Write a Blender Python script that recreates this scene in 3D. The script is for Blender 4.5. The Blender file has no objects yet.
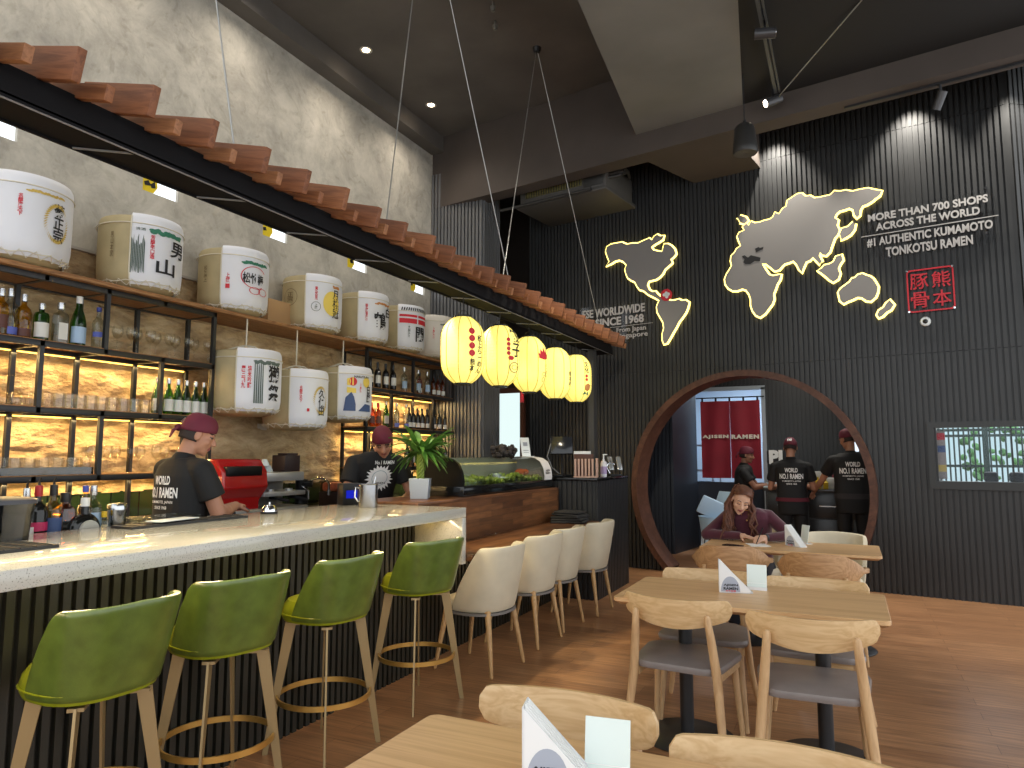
import bpy, bmesh, math, random
from math import sin, cos, pi, radians, sqrt, atan2, hypot
from mathutils import Vector, Matrix, Euler
random.seed(7)
SC = bpy.context.scene
COL = SC.collection
V = Vector

# ------------------------------------------------------------------ camera model
FPX, YAW, PITCH, ROLL, HC = 700.0, .446193, .101032, .00038, 1.45
_f = V((-sin(YAW)*cos(PITCH), cos(YAW)*cos(PITCH), sin(PITCH)))
_r = V((cos(YAW), sin(YAW), 0)); _u = _r.cross(_f)
CAMR = cos(ROLL)*_r + sin(ROLL)*_u
CAMU = -sin(ROLL)*_r + cos(ROLL)*_u
CAMF = _f
def ray(u, v): return CAMR*((u-512)/FPX) - CAMU*((v-384)/FPX) + CAMF
def atz(u, v, z): d = ray(u, v); p = d*((z-HC)/d.z); return V((p.x, p.y, z))
def atx(u, v, x): d = ray(u, v); p = d*(x/d.x); return V((x, p.y, p.z+HC))
def aty(u, v, y): d = ray(u, v); p = d*(y/d.y); return V((p.x, y, p.z+HC))
# the slatted back wall stands at an angle to the bar: local frame s (along), z (up), o (towards the room)
WA, WD = -.162408, 8.5
WT, WN = V((cos(WA), sin(WA), 0)), V((-sin(WA), cos(WA), 0))
def W(s, z, o=0): p = WN*(WD-o) + WT*s; return V((p.x, p.y, z))
def wl(u, v, o=0):
    d = ray(u, v); p = d*((WD-o)/d.dot(WN)); return p.dot(WT), p.z+HC
def wall_mat(s, z, o=0):       # local x along wall, y up the wall, z out of the wall
    m = Matrix.Identity(4)
    m.col[0][:3] = WT; m.col[1][:3] = (0, 0, 1); m.col[2][:3] = -WN
    m.translation = W(s, z, o); return m

# ------------------------------------------------------------------ materials
def lin(c):
    def g(x):
        x /= 255.0
        return x/12.92 if x <= .04045 else ((x+.055)/1.055)**2.4
    return (g(c[0]), g(c[1]), g(c[2]), 1)
MATS = {}
def newmat(name):
    m = bpy.data.materials.new(name); m.use_nodes = True
    nt = m.node_tree
    b = nt.nodes['Principled BSDF']
    return m, nt, b
def M(name, rgb=None, rough=.5, metal=0, coat=0, noise=0, nscale=8, bump=0, bscale=60, spec=None, sheen=0, trans=0, ior=1.45, alpha=1):
    if name in MATS: return MATS[name]
    m, nt, b = newmat(name); N, L = nt.nodes, nt.links
    c = lin(rgb)
    b.inputs['Base Color'].default_value = c
    b.inputs['Roughness'].default_value = rough
    b.inputs['Metallic'].default_value = metal
    b.inputs['Coat Weight'].default_value = coat
    if spec is not None: b.inputs['Specular IOR Level'].default_value = spec
    if sheen: b.inputs['Sheen Weight'].default_value = sheen
    if trans: b.inputs['Transmission Weight'].default_value = trans; b.inputs['IOR'].default_value = ior
    if alpha < 1: b.inputs['Alpha'].default_value = alpha
    if noise or bump:
        tc = N.new('ShaderNodeTexCoord')
    if noise:
        n = N.new('ShaderNodeTexNoise'); n.inputs['Scale'].default_value = nscale; n.inputs['Detail'].default_value = 6
        L.new(tc.outputs['Object'], n.inputs['Vector'])
        r = N.new('ShaderNodeValToRGB')
        r.color_ramp.elements[0].position = .3; r.color_ramp.elements[1].position = .7
        lo = [max(0, x*(1-noise)) for x in c[:3]]; hi = [min(1, x*(1+noise)) for x in c[:3]]
        r.color_ramp.elements[0].color = (*lo, 1); r.color_ramp.elements[1].color = (*hi, 1)
        L.new(n.outputs['Fac'], r.inputs['Fac']); L.new(r.outputs['Color'], b.inputs['Base Color'])
    if bump:
        n2 = N.new('ShaderNodeTexNoise'); n2.inputs['Scale'].default_value = bscale; n2.inputs['Detail'].default_value = 5
        L.new(tc.outputs['Object'], n2.inputs['Vector'])
        bp = N.new('ShaderNodeBump'); bp.inputs['Strength'].default_value = bump; bp.inputs['Distance'].default_value = .02
        L.new(n2.outputs['Fac'], bp.inputs['Height']); L.new(bp.outputs['Normal'], b.inputs['Normal'])
    MATS[name] = m; return m
def emis(name, rgb, strength):
    if name in MATS: return MATS[name]
    m = bpy.data.materials.new(name); m.use_nodes = True; nt = m.node_tree
    nt.nodes.clear()
    e = nt.nodes.new('ShaderNodeEmission'); o = nt.nodes.new('ShaderNodeOutputMaterial')
    e.inputs[0].default_value = lin(rgb); e.inputs[1].default_value = strength
    nt.links.new(e.outputs[0], o.inputs[0]); MATS[name] = m; return m
def glass(name, rgb=(255, 255, 255), gloss=.12, tint=1.0):
    """thin clear glass: tinted see-through plus a mirror-like skin that grows towards grazing angles"""
    if name in MATS: return MATS[name]
    m = bpy.data.materials.new(name); m.use_nodes = True; nt = m.node_tree; N, L = nt.nodes, nt.links
    N.clear()
    t = N.new('ShaderNodeBsdfTransparent'); t.inputs[0].default_value = lin(rgb)
    g = N.new('ShaderNodeBsdfGlossy'); g.inputs['Roughness'].default_value = .05
    f = N.new('ShaderNodeLayerWeight'); f.inputs['Blend'].default_value = .35
    mu = N.new('ShaderNodeMath'); mu.operation = 'MULTIPLY_ADD'; mu.inputs[1].default_value = .45*min(1, gloss*3+.2); mu.inputs[2].default_value = gloss*.12
    mx = N.new('ShaderNodeMixShader'); o = N.new('ShaderNodeOutputMaterial')
    L.new(f.outputs['Facing'], mu.inputs[0]); L.new(mu.outputs[0], mx.inputs[0])
    L.new(t.outputs[0], mx.inputs[1]); L.new(g.outputs[0], mx.inputs[2]); L.new(mx.outputs[0], o.inputs[0])
    MATS[name] = m; return m
def wood(name, c1, c2, axis=0, scale=1.0, rough=.45, stretch=12, ring=7, spec=.4, planks=0, rough_bump=.05):
    """grain runs along the object's axis"""
    if name in MATS: return MATS[name]
    m, nt, b = newmat(name); N, L = nt.nodes, nt.links
    tc = N.new('ShaderNodeTexCoord'); mp = N.new('ShaderNodeMapping')
    sc = [stretch*scale]*3; sc[axis] = 1.0*scale
    mp.inputs['Scale'].default_value = sc
    oi = N.new('ShaderNodeObjectInfo'); ad = N.new('ShaderNodeVectorMath'); ad.operation = 'ADD'
    sm = N.new('ShaderNodeVectorMath'); sm.operation = 'SCALE'; sm.inputs[3].default_value = 20
    cx = N.new('ShaderNodeCombineXYZ')
    for i in range(3): L.new(oi.outputs['Random'], cx.inputs[i])
    L.new(cx.outputs[0], sm.inputs[0]); L.new(tc.outputs['Object'], mp.inputs['Vector'])
    L.new(mp.outputs[0], ad.inputs[0]); L.new(sm.outputs[0], ad.inputs[1])
    n1 = N.new('ShaderNodeTexNoise'); n1.inputs['Scale'].default_value = 1.2; n1.inputs['Detail'].default_value = 3; n1.inputs['Distortion'].default_value = .6
    L.new(ad.outputs[0], n1.inputs['Vector'])
    ml = N.new('ShaderNodeMath'); ml.operation = 'MULTIPLY'; ml.inputs[1].default_value = ring
    L.new(n1.outputs['Fac'], ml.inputs[0])
    fr = N.new('ShaderNodeMath'); fr.operation = 'PINGPONG'; fr.inputs[1].default_value = .5
    L.new(ml.outputs[0], fr.inputs[0])
    n2 = N.new('ShaderNodeTexNoise'); n2.inputs['Scale'].default_value = 9; n2.inputs['Detail'].default_value = 4
    L.new(ad.outputs[0], n2.inputs['Vector'])
    mx = N.new('ShaderNodeMath'); mx.operation = 'MULTIPLY_ADD'; mx.inputs[1].default_value = .55
    L.new(n2.outputs['Fac'], mx.inputs[0]); L.new(fr.outputs[0], mx.inputs[2])
    r = N.new('ShaderNodeValToRGB'); r.color_ramp.elements[0].position = .25; r.color_ramp.elements[1].position = .75
    r.color_ramp.elements[0].color = lin(c1); r.color_ramp.elements[1].color = lin(c2)
    L.new(mx.outputs[0], r.inputs['Fac']); L.new(r.outputs['Color'], b.inputs['Base Color'])
    b.inputs['Roughness'].default_value = rough; b.inputs['Specular IOR Level'].default_value = spec
    bp = N.new('ShaderNodeBump'); bp.inputs['Strength'].default_value = rough_bump; bp.inputs['Distance'].default_value = .01
    L.new(mx.outputs[0], bp.inputs['Height']); L.new(bp.outputs['Normal'], b.inputs['Normal'])
    MATS[name] = m; return m

def brick_mat(name, cols, mortar, size, mortar_w, rot=(0, 0, 0), rough=.4, bump=0, grain=(1, 12, 12), spec=.5, contrast=.25, offset=.5, axis_swap=None):
    """boards or tiles laid in courses, each with its own shade, with grain on top"""
    if name in MATS: return MATS[name]
    m, nt, b = newmat(name); N, L = nt.nodes, nt.links
    tc = N.new('ShaderNodeTexCoord'); mp = N.new('ShaderNodeMapping')
    mp.inputs['Rotation'].default_value = rot
    L.new(tc.outputs['Object'], mp.inputs['Vector'])
    src = mp.outputs[0]
    if axis_swap:
        sp = N.new('ShaderNodeSeparateXYZ'); cb = N.new('ShaderNodeCombineXYZ')
        L.new(src, sp.inputs[0])
        for i, a in enumerate(axis_swap): L.new(sp.outputs[a], cb.inputs[i])
        src = cb.outputs[0]
    bt = N.new('ShaderNodeTexBrick'); bt.offset = offset; bt.offset_frequency = 2
    bt.inputs['Scale'].default_value = 1; bt.inputs['Mortar Size'].default_value = mortar_w
    bt.inputs['Brick Width'].default_value = size[0]; bt.inputs['Row Height'].default_value = size[1]
    bt.inputs['Color1'].default_value = lin(cols[0]); bt.inputs['Color2'].default_value = lin(cols[1]); bt.inputs['Mortar'].default_value = lin(mortar)
    bt.inputs['Bias'].default_value = 0; bt.inputs['Mortar Smooth'].default_value = .2
    L.new(src, bt.inputs['Vector'])
    mp2 = N.new('ShaderNodeMapping'); mp2.inputs['Scale'].default_value = grain; L.new(src, mp2.inputs['Vector'])
    n = N.new('ShaderNodeTexNoise'); n.inputs['Scale'].default_value = 3; n.inputs['Detail'].default_value = 6; L.new(mp2.outputs[0], n.inputs['Vector'])
    r = N.new('ShaderNodeValToRGB'); r.color_ramp.elements[0].position = .3; r.color_ramp.elements[1].position = .7
    r.color_ramp.elements[0].color = (1-contrast,)*3+(1,); r.color_ramp.elements[1].color = (1+contrast*.5,)*3+(1,)
    L.new(n.outputs['Fac'], r.inputs['Fac'])
    mx = N.new('ShaderNodeMix'); mx.data_type = 'RGBA'; mx.blend_type = 'MULTIPLY'; mx.inputs[0].default_value = 1
    L.new(bt.outputs['Color'], mx.inputs[6]); L.new(r.outputs['Color'], mx.inputs[7]); L.new(mx.outputs[2], b.inputs['Base Color'])
    b.inputs['Roughness'].default_value = rough; b.inputs['Specular IOR Level'].default_value = spec
    if bump:
        ad = N.new('ShaderNodeMath'); ad.operation = 'MULTIPLY_ADD'; ad.inputs[1].default_value = -1
        L.new(bt.outputs['Fac'], ad.inputs[0]); L.new(n.outputs['Fac'], ad.inputs[2])
        bp = N.new('ShaderNodeBump'); bp.inputs['Strength'].default_value = bump; bp.inputs['Distance'].default_value = .02
        L.new(ad.outputs[0], bp.inputs['Height']); L.new(bp.outputs['Normal'], b.inputs['Normal'])
    MATS[name] = m; return m

# ------------------------------------------------------------------ mesh building
class MB:
    def __init__(s): s.bm = bmesh.new()
    def _place(s, verts, mat):
        if mat is not None: bmesh.ops.transform(s.bm, matrix=mat, verts=verts)
    def box(s, c, size, rot=None, bev=0, seg=2):
        r = bmesh.ops.create_cube(s.bm, size=1); vs = r['verts']
        bmesh.ops.scale(s.bm, vec=size, verts=vs)
        if bev:
            es = list({e for v in vs for e in v.link_edges})
            rb = bmesh.ops.bevel(s.bm, geom=es, offset=min(bev, min(size)*.49), segments=seg, affect='EDGES', profile=.5)
            vs = list({v for f in rb['faces'] for v in f.verts} | {v for v in vs if v.is_valid})
        m = Matrix.Translation(V(c))
        if rot is not None: m = m @ (rot.to_matrix().to_4x4() if isinstance(rot, Euler) else rot)
        s._place(vs, m); return s
    def bx(s, x0, x1, y0, y1, z0, z1, bev=0):
        return s.box(((x0+x1)/2, (y0+y1)/2, (z0+z1)/2), (abs(x1-x0), abs(y1-y0), abs(z1-z0)), bev=bev)
    def rings(s, rings, close=True, cap0=True, cap1=True):
        """skin a list of rings (lists of points with equal length)"""
        n = len(rings[0]); R = [[s.bm.verts.new(p) for p in r] for r in rings]
        for a, b in zip(R, R[1:]):
            for i in range(n if close else n-1):
                j = (i+1) % n
                try: s.bm.faces.new((a[i], a[j], b[j], b[i]))
                except ValueError: pass
        if cap0: s.bm.faces.new(R[0][::-1])
        if cap1: s.bm.faces.new(R[-1])
        return s
    def tube(s, pts, r, seg=8, closed=False, flat=None):
        """tube along points; r number or list; flat=(a,b) scales the section"""
        pts = [V(p) for p in pts]; n = len(pts)
        rr = r if isinstance(r, (list, tuple)) else [r]*n
        T = []
        for i in range(n):
            a = pts[i-1] if (i > 0 or closed) else pts[i]; b = pts[(i+1) % n] if (i < n-1 or closed) else pts[i]
            T.append((b-a).normalized())
        up = V((0, 0, 1)) if abs(T[0].z) < .9 else V((0, 1, 0))
        x = T[0].cross(up).normalized(); out = []
        fa, fb = flat or (1, 1)
        for i in range(n):
            x = (x - T[i]*x.dot(T[i])).normalized(); y = T[i].cross(x)
            out.append([pts[i] + (x*cos(2*pi*k/seg)*fa + y*sin(2*pi*k/seg)*fb)*rr[i] for k in range(seg)])
        if closed: return s.rings(out+[out[0]], cap0=False, cap1=False)
        return s.rings(out)
    def cyl(s, p0, p1, r0, r1=None, seg=16):
        return s.tube([p0, p1], [r0, r0 if r1 is None else r1], seg)
    def lathe(s, prof, c=(0, 0, 0), seg=24, a0=0, a1=2*pi, cap=False, wob=None):
        c = V(c); full = abs(a1-a0-2*pi) < 1e-6; n = seg if full else seg+1
        R = []
        for r, z in prof:
            ring = []
            for k in range(n):
                a = a0+(a1-a0)*k/seg; q = r*(wob(a, z) if wob else 1)
                ring.append(c+V((q*cos(a), q*sin(a), z)))
            R.append(ring)
        return s.rings(R, close=full, cap0=cap and full, cap1=cap and full)
    def prism(s, poly, z0, z1, mat=None):
        a = [s.bm.verts.new((p[0], p[1], z0)) for p in poly]; b = [s.bm.verts.new((p[0], p[1], z1)) for p in poly]
        n = len(poly)
        s.bm.faces.new(a[::-1]); s.bm.faces.new(b)
        for i in range(n): s.bm.faces.new((a[i], a[(i+1) % n], b[(i+1) % n], b[i]))
        s._place(a+b, mat); return s
    def sphere(s, c, r, seg=16, rot=None):
        rr = r if isinstance(r, (tuple, list)) else (r, r, r)
        q = bmesh.ops.create_uvsphere(s.bm, u_segments=seg, v_segments=max(6, seg//2), radius=1)
        m = Matrix.Translation(V(c)) @ (rot.to_matrix().to_4x4() if rot else Matrix.Identity(4)) @ Matrix.Diagonal((*rr, 1))
        s._place(q['verts'], m); return s
    def cone(s, p0, p1, r0, r1, seg=12):
        """rounded tapered limb"""
        p0, p1 = V(p0), V(p1); d = (p1-p0); L = d.length
        if L < 1e-6: return s.sphere(p0, max(r0, r1), seg)
        d /= L; x = d.orthogonal().normalized(); y = d.cross(x); R = []
        for k in range(5):
            t = -pi/2 + (pi/2)*(k+.3)/5.3; R.append((p0+d*(sin(t)*r0), r0*cos(t)))
        for k in range(5):
            t = (pi/2)*k/5.3; R.append((p1+d*(sin(t)*r1), r1*cos(t)))
        return s.rings([[c+(x*cos(2*pi*i/seg)+y*sin(2*pi*i/seg))*r for i in range(seg)] for c, r in R])
    def grid(s, fn, nu, nv, thick=None):
        """surface fn(u,v) -> point, 0..1"""
        P = [[s.bm.verts.new(fn(i/nu, j/nv)) for j in range(nv+1)] for i in range(nu+1)]
        for i in range(nu):
            for j in range(nv): s.bm.faces.new((P[i][j], P[i+1][j], P[i+1][j+1], P[i][j+1]))
        return s
    def addmesh(s, me, mat=None):
        n0 = len(s.bm.verts); s.bm.from_mesh(me); s.bm.verts.ensure_lookup_table()
        s._place(s.bm.verts[n0:], mat); return s
    def solid(s, t):
        bmesh.ops.recalc_face_normals(s.bm, faces=s.bm.faces[:])
        bmesh.ops.solidify(s.bm, geom=s.bm.faces[:], thickness=t); return s
    def xf(s, mat): bmesh.ops.transform(s.bm, matrix=mat, verts=s.bm.verts[:]); return s
    def mesh(s, name, smooth=True, ang=38):
        bmesh.ops.recalc_face_normals(s.bm, faces=s.bm.faces[:])
        me = bpy.data.meshes.new(name); s.bm.to_mesh(me); s.bm.free()
        if smooth:
            me.polygons.foreach_set('use_smooth', [True]*len(me.polygons)); me.set_sharp_from_angle(angle=radians(ang))
        return me

def link(o): COL.objects.link(o); return o
def tag(o, label=None, cat=None, group=None, kind=None):
    if label: o['label'] = label
    if cat: o['category'] = cat
    if group: o['group'] = group
    if kind: o['kind'] = kind
    return o
def thing(name, label, cat, loc=(0, 0, 0), rz=0, group=None, mat=None):
    o = link(bpy.data.objects.new(name, None)); o.empty_display_size = .1
    o.location = loc; o.rotation_euler = (0, 0, rz)
    if mat is not None: o.matrix_world = mat
    return tag(o, label, cat, group)
def part(mb, name, mat, parent=None, label=None, smooth=True, ang=38, sub=0, bevel=0):
    me = mb if isinstance(mb, bpy.types.Mesh) else mb.mesh(name, smooth, ang)
    o = link(bpy.data.objects.new(name, me))
    if mat is not None:
        if len(me.materials): me.materials[0] = mat
        else: me.materials.append(mat)
    if parent is not None: o.parent = parent
    if label: o['label'] = label
    if bevel:
        bv = o.modifiers.new('bevel', 'BEVEL'); bv.width = bevel; bv.segments = 2; bv.limit_method = 'ANGLE'
    if sub:
        sb = o.modifiers.new('subdivision', 'SUBSURF'); sb.levels = sub; sb.render_levels = sub
    return o
def single(mb, name, mat, label, cat, loc=(0, 0, 0), rz=0, group=None, smooth=True, ang=38, m4=None, kind=None):
    o = part(mb, name, mat, smooth=smooth, ang=ang)
    o.location = loc; o.rotation_euler = (0, 0, rz)
    if m4 is not None: o.matrix_world = m4
    return tag(o, label, cat, group, kind)
def struct(mb, name, mat, smooth=False, loc=(0, 0, 0)):
    o = part(mb, name, mat, smooth=smooth); o['kind'] = 'structure'; o.location = loc; return o
def clone(src, loc=None, rz=None, label=None, group=None, parent=None, m4=None):
    c = src.copy(); COL.objects.link(c)
    if parent is not None: c.parent = parent
    for ch in src.children: clone(ch, parent=c)
    if loc is not None: c.location = loc
    if rz is not None: c.rotation_euler = (0, 0, rz)
    if m4 is not None: c.matrix_world = m4
    if label: c['label'] = label
    if group: c['group'] = group
    return c
ORD = ['first', 'second', 'third', 'fourth', 'fifth', 'sixth', 'seventh', 'eighth', 'ninth', 'tenth', 'eleventh', 'twelfth', 'thirteenth', 'fourteenth', 'fifteenth', 'sixteenth',
       'seventeenth', 'eighteenth', 'nineteenth', 'twentieth', 'twenty-first', 'twenty-second', 'twenty-third', 'twenty-fourth', 'twenty-fifth', 'twenty-sixth', 'twenty-seventh', 'twenty-eighth', 'twenty-ninth', 'thirtieth']
def nth(i, n): return 'leftmost' if i == 0 else ('rightmost' if i == n-1 and n > 1 else ORD[i]+' from left')

_TXT = {}
def text_mesh(body, size, ext=0, bold=0, align='CENTER', line=1.0, squeeze=1.0, space=1.0):
    """writing as a mesh in the XY plane, centred on the origin"""
    key = (body, size, ext, bold, align, line, squeeze, space)
    if key in _TXT: return _TXT[key].copy()
    cu = bpy.data.curves.new('lettering', 'FONT'); cu.body = body; cu.size = size; cu.extrude = ext; cu.offset = bold
    cu.align_x = align; cu.space_line = line; cu.resolution_u = 3; cu.space_character = space
    o = bpy.data.objects.new('lettering', cu); COL.objects.link(o)
    bpy.context.view_layer.update()
    me = bpy.data.meshes.new_from_object(o.evaluated_get(bpy.context.evaluated_depsgraph_get()))
    bpy.data.objects.remove(o); bpy.data.curves.remove(cu)
    me.materials.clear()
    if len(me.vertices):
        xs = [v.co.x for v in me.vertices]; ys = [v.co.y for v in me.vertices]
        cx, cy = (min(xs)+max(xs))/2, (min(ys)+max(ys))/2
        for v in me.vertices: v.co.x = (v.co.x-cx)*squeeze; v.co.y -= cy
    _TXT[key] = me; return me.copy()
def text_fit(body, w, h, ext=0, bold=0, line=1.0, space=1.0):
    """writing scaled to a w by h box"""
    me = text_mesh(body, .1, 0, bold, line=line, space=space)
    xs = [v.co.x for v in me.vertices]; ys = [v.co.y for v in me.vertices]
    sx = w/max(1e-6, max(xs)-min(xs)); sy = h/max(1e-6, max(ys)-min(ys))
    for v in me.vertices: v.co.x *= sx; v.co.y *= sy
    if ext:
        mb = MB(); mb.addmesh(me)
        r = bmesh.ops.extrude_face_region(mb.bm, geom=mb.bm.faces[:])
        bmesh.ops.translate(mb.bm, vec=(0, 0, ext), verts=[g for g in r['geom'] if isinstance(g, bmesh.types.BMVert)])
        me2 = bpy.data.meshes.new('lettering'); mb.bm.to_mesh(me2); mb.bm.free(); return me2
    return me
def wrap(me, R, a_c, z_c, off=.004, cut=.03, prof=None):
    """bend a flat print round a vertical cylinder of radius R at angle a_c and height z_c"""
    mb = MB(); mb.addmesh(me); bm = mb.bm
    if not bm.verts: return mb
    xs = [v.co.x for v in bm.verts]; x = min(xs)+cut
    while x < max(xs):
        bmesh.ops.bisect_plane(bm, geom=bm.verts[:]+bm.edges[:]+bm.faces[:], plane_co=(x, 0, 0), plane_no=(1, 0, 0)); x += cut
    for v in bm.verts:
        z = z_c+v.co.y; r = (prof(z) if prof else R)+off+v.co.z; a = a_c+v.co.x/R
        v.co = V((r*cos(a), r*sin(a), z))
    return mb
from mathutils.geometry import tessellate_polygon
def tess(p):
    return [t for t in tessellate_polygon([[V((q[0], q[1], 0)) for q in p]]) if len(set(t)) == 3]
def fill_prism(mb, p, z0, z1):
    a = [mb.bm.verts.new((q[0], q[1], z0)) for q in p]; b = [mb.bm.verts.new((q[0], q[1], z1)) for q in p]; n = len(p)
    for t in tess(p):
        for f in ([a[i] for i in t], [b[i] for i in t]): mb.bm.faces.new(f)
    for i in range(n): mb.bm.faces.new((a[i], a[(i+1) % n], b[(i+1) % n], b[i]))
def poly_mesh(polys):
    """flat filled polygons in XY as one mesh"""
    mb = MB()
    for p in polys:
        vs = [mb.bm.verts.new((q[0], q[1], 0)) for q in p]
        for t in tess(p): mb.bm.faces.new([vs[i] for i in t])
    me = bpy.data.meshes.new('print'); mb.bm.to_mesh(me); mb.bm.free(); return me
def disc(r, cx=0, cy=0, n=20, ry=None): return [(cx+r*cos(2*pi*k/n), cy+(ry or r)*sin(2*pi*k/n)) for k in range(n)]
def ringpolys(r0, r1, cx=0, cy=0, n=24, ky=1):
    return [[(cx+r*cos(a), cy+ky*r*sin(a)) for r, a in ((r0, 2*pi*k/n), (r1, 2*pi*k/n), (r1, 2*pi*(k+1)/n), (r0, 2*pi*(k+1)/n))] for k in range(n)]
# ================================================================== SETTING
BLACK_SLAT = M('charcoal_slat', (42, 43, 44), rough=.42, noise=.15, nscale=3)
BAR_SLAT = M('bar_slat', (40, 40, 34), rough=.36, noise=.2, nscale=4)
DARK_BACK = M('slat_backing', (20, 20, 21), rough=.6)
CEIL = M('ceiling_charcoal', (92, 88, 84), rough=.75, noise=.25, nscale=1.2)
CEIL2 = M('bulkhead_grey', (118, 118, 114), rough=.6, noise=.2, nscale=.9)
CEIL3 = M('black_soffit', (28, 28, 28), rough=.7)
BEAMM = M('brown_beam', (76, 68, 63), rough=.7, noise=.15, nscale=1.5)
BLACK_STEEL = M('black_steel', (34, 35, 38), rough=.4, noise=.1, nscale=5)
WALNUT = wood('walnut_ring', (74, 47, 36), (104, 69, 53), axis=2, scale=6, rough=.5, stretch=1, ring=2)

FLOORM = brick_mat('wood_plank_floor', [(154, 110, 76), (174, 128, 90)], (112, 76, 52), (1.22, .125), .0018, rough=.3, bump=.04, grain=(1.2, 16, 1), spec=.45, contrast=.38)
fl = MB(); fl.bx(-6.2, 4.5, -3.5, 16, -.1, 0)
struct(fl, 'floor', FLOORM)

# --- concrete wall with its row of small square windows
def concrete():
    m, nt, b = newmat('raw_concrete'); N, L = nt.nodes, nt.links
    tc = N.new('ShaderNodeTexCoord')
    n1 = N.new('ShaderNodeTexNoise'); n1.inputs['Scale'].default_value = 2.4; n1.inputs['Detail'].default_value = 12; n1.inputs['Roughness'].default_value = .72; n1.inputs['Distortion'].default_value = .35
    L.new(tc.outputs['Object'], n1.inputs['Vector'])
    r = N.new('ShaderNodeValToRGB'); e = r.color_ramp.elements
    e[0].position = .30; e[0].color = lin((146, 143, 135)); e[1].position = .70; e[1].color = lin((200, 195, 184))
    k = e.new(.46); k.color = lin((170, 166, 156)); k = e.new(.56); k.color = lin((185, 181, 170))
    L.new(n1.outputs['Fac'], r.inputs['Fac'])
    n2 = N.new('ShaderNodeTexNoise'); n2.inputs['Scale'].default_value = 4.5; n2.inputs['Detail'].default_value = 5; n2.inputs['Distortion'].default_value = 2.2
    L.new(tc.outputs['Object'], n2.inputs['Vector'])
    r2 = N.new('ShaderNodeValToRGB'); f = r2.color_ramp.elements
    f[0].position = .33; f[0].color = (.72, .71, .68, 1); f[1].position = .43; f[1].color = (1, 1, 1, 1)
    L.new(n2.outputs['Fac'], r2.inputs['Fac'])
    mx = N.new('ShaderNodeMix'); mx.data_type = 'RGBA'; mx.blend_type = 'MULTIPLY'; mx.inputs[0].default_value = .55
    L.new(r.outputs[0], mx.inputs[6]); L.new(r2.outputs[0], mx.inputs[7]); L.new(mx.outputs[2], b.inputs['Base Color'])
    b.inputs['Roughness'].default_value = .85
    bp = N.new('ShaderNodeBump'); bp.inputs['Strength'].default_value = .15; bp.inputs['Distance'].default_value = .03
    L.new(n1.outputs['Fac'], bp.inputs['Height']); L.new(bp.outputs['Normal'], b.inputs['Normal'])
    return m
CONC = concrete()
XW = -5.2
winy = [(2.42, 2.77), (3.75, 4.09), (5.08, 5.42), (6.40, 6.77), (7.72, 8.06)]
WZ0, WZ1 = 3.645, 4.28
w = MB()
w.bx(XW-.2, XW, -1.5, 9.2, 0, WZ0); w.bx(XW-.2, XW, -1.5, 9.2, WZ1, 6.1)
ys = [-1.5]+[q for p in winy for q in p]+[9.2]
for a, b2 in zip(ys[::2], ys[1::2]): w.bx(XW-.2, XW, a, b2, WZ0, WZ1)
struct(w, 'wall_left', CONC)
PANE = glass('clear_pane', (250, 252, 255), .1)
FROST = emis('bright_daylight_pane', (245, 250, 255), 1.5)
YEL = M('yellow_sticker', (226, 200, 30), rough=.6); BLK = M('black_ink', (22, 22, 24), rough=.6)
for i, (a, b2) in enumerate(winy):
    p = MB(); p.bx(XW-.05, XW-.03, a, b2, WZ0, WZ1)
    o = struct(p, 'window_%d' % (i+1), FROST)
    # torn yellow sticker with black strokes on the near half of the pane
    st = poly_mesh([[(a+.0+.0*k, 0) for k in range(0)] or [(0, 0), (.12, .0), (.16, .06), (.14, .2), (.17, .3), (.1, .42), (0, .42)]])
    mt = Matrix(((0, 0, 1, XW-.027), (1, 0, 0, a), (0, 1, 0, WZ0+.01), (0, 0, 0, 1)))
    s = MB(); s.addmesh(st, mt); so = part(s, 'yellow_sticker', YEL, o, label='torn yellow sticker')
    s = MB()
    rr = random.Random(i)
    for k in range(6):
        x, z = .03+rr.random()*.09, .04+rr.random()*.3
        s.addmesh(poly_mesh([[(x, z), (x+.05*rr.random()+.02, z+.01), (x+.03, z+.05*rr.random()+.03), (x-.01, z+.03)]]), Matrix(((0, 0, 1, XW-.025), (1, 0, 0, a), (0, 1, 0, WZ0+.01), (0, 0, 0, 1))))
    part(s, 'black_strokes', BLK, so)

# --- rough stone cladding behind the racks, green splashback tiles below it
def stone():
    m, nt, b = newmat('split_stone'); N, L = nt.nodes, nt.links
    tc = N.new('ShaderNodeTexCoord'); mp = N.new('ShaderNodeMapping'); mp.inputs['Scale'].default_value = (1, .7, 1.5); L.new(tc.outputs['Object'], mp.inputs[0])
    n1 = N.new('ShaderNodeTexNoise'); n1.inputs['Scale'].default_value = 5; n1.inputs['Detail'].default_value = 10; n1.inputs['Roughness'].default_value = .65; n1.inputs['Distortion'].default_value = .5; L.new(mp.outputs[0], n1.inputs['Vector'])
    r = N.new('ShaderNodeValToRGB'); e = r.color_ramp.elements
    e[0].position = .32; e[0].color = lin((150, 124, 90)); e[1].position = .66; e[1].color = lin((214, 192, 152)); k = e.new(.48); k.color = lin((190, 164, 124))
    L.new(n1.outputs['Fac'], r.inputs['Fac']); L.new(r.outputs[0], b.inputs['Base Color']); b.inputs['Roughness'].default_value = .9
    n2 = N.new('ShaderNodeTexNoise'); n2.inputs['Scale'].default_value = 22; n2.inputs['Detail'].default_value = 8; L.new(mp.outputs[0], n2.inputs['Vector'])
    bp = N.new('ShaderNodeBump'); bp.inputs['Strength'].default_value = .9; bp.inputs['Distance'].default_value = .035; L.new(n2.outputs['Fac'], bp.inputs['Height']); L.new(bp.outputs['Normal'], b.inputs['Normal'])
    MATS['split_stone'] = m; return m
STONE = stone()
from mathutils import noise as mnoise
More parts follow.
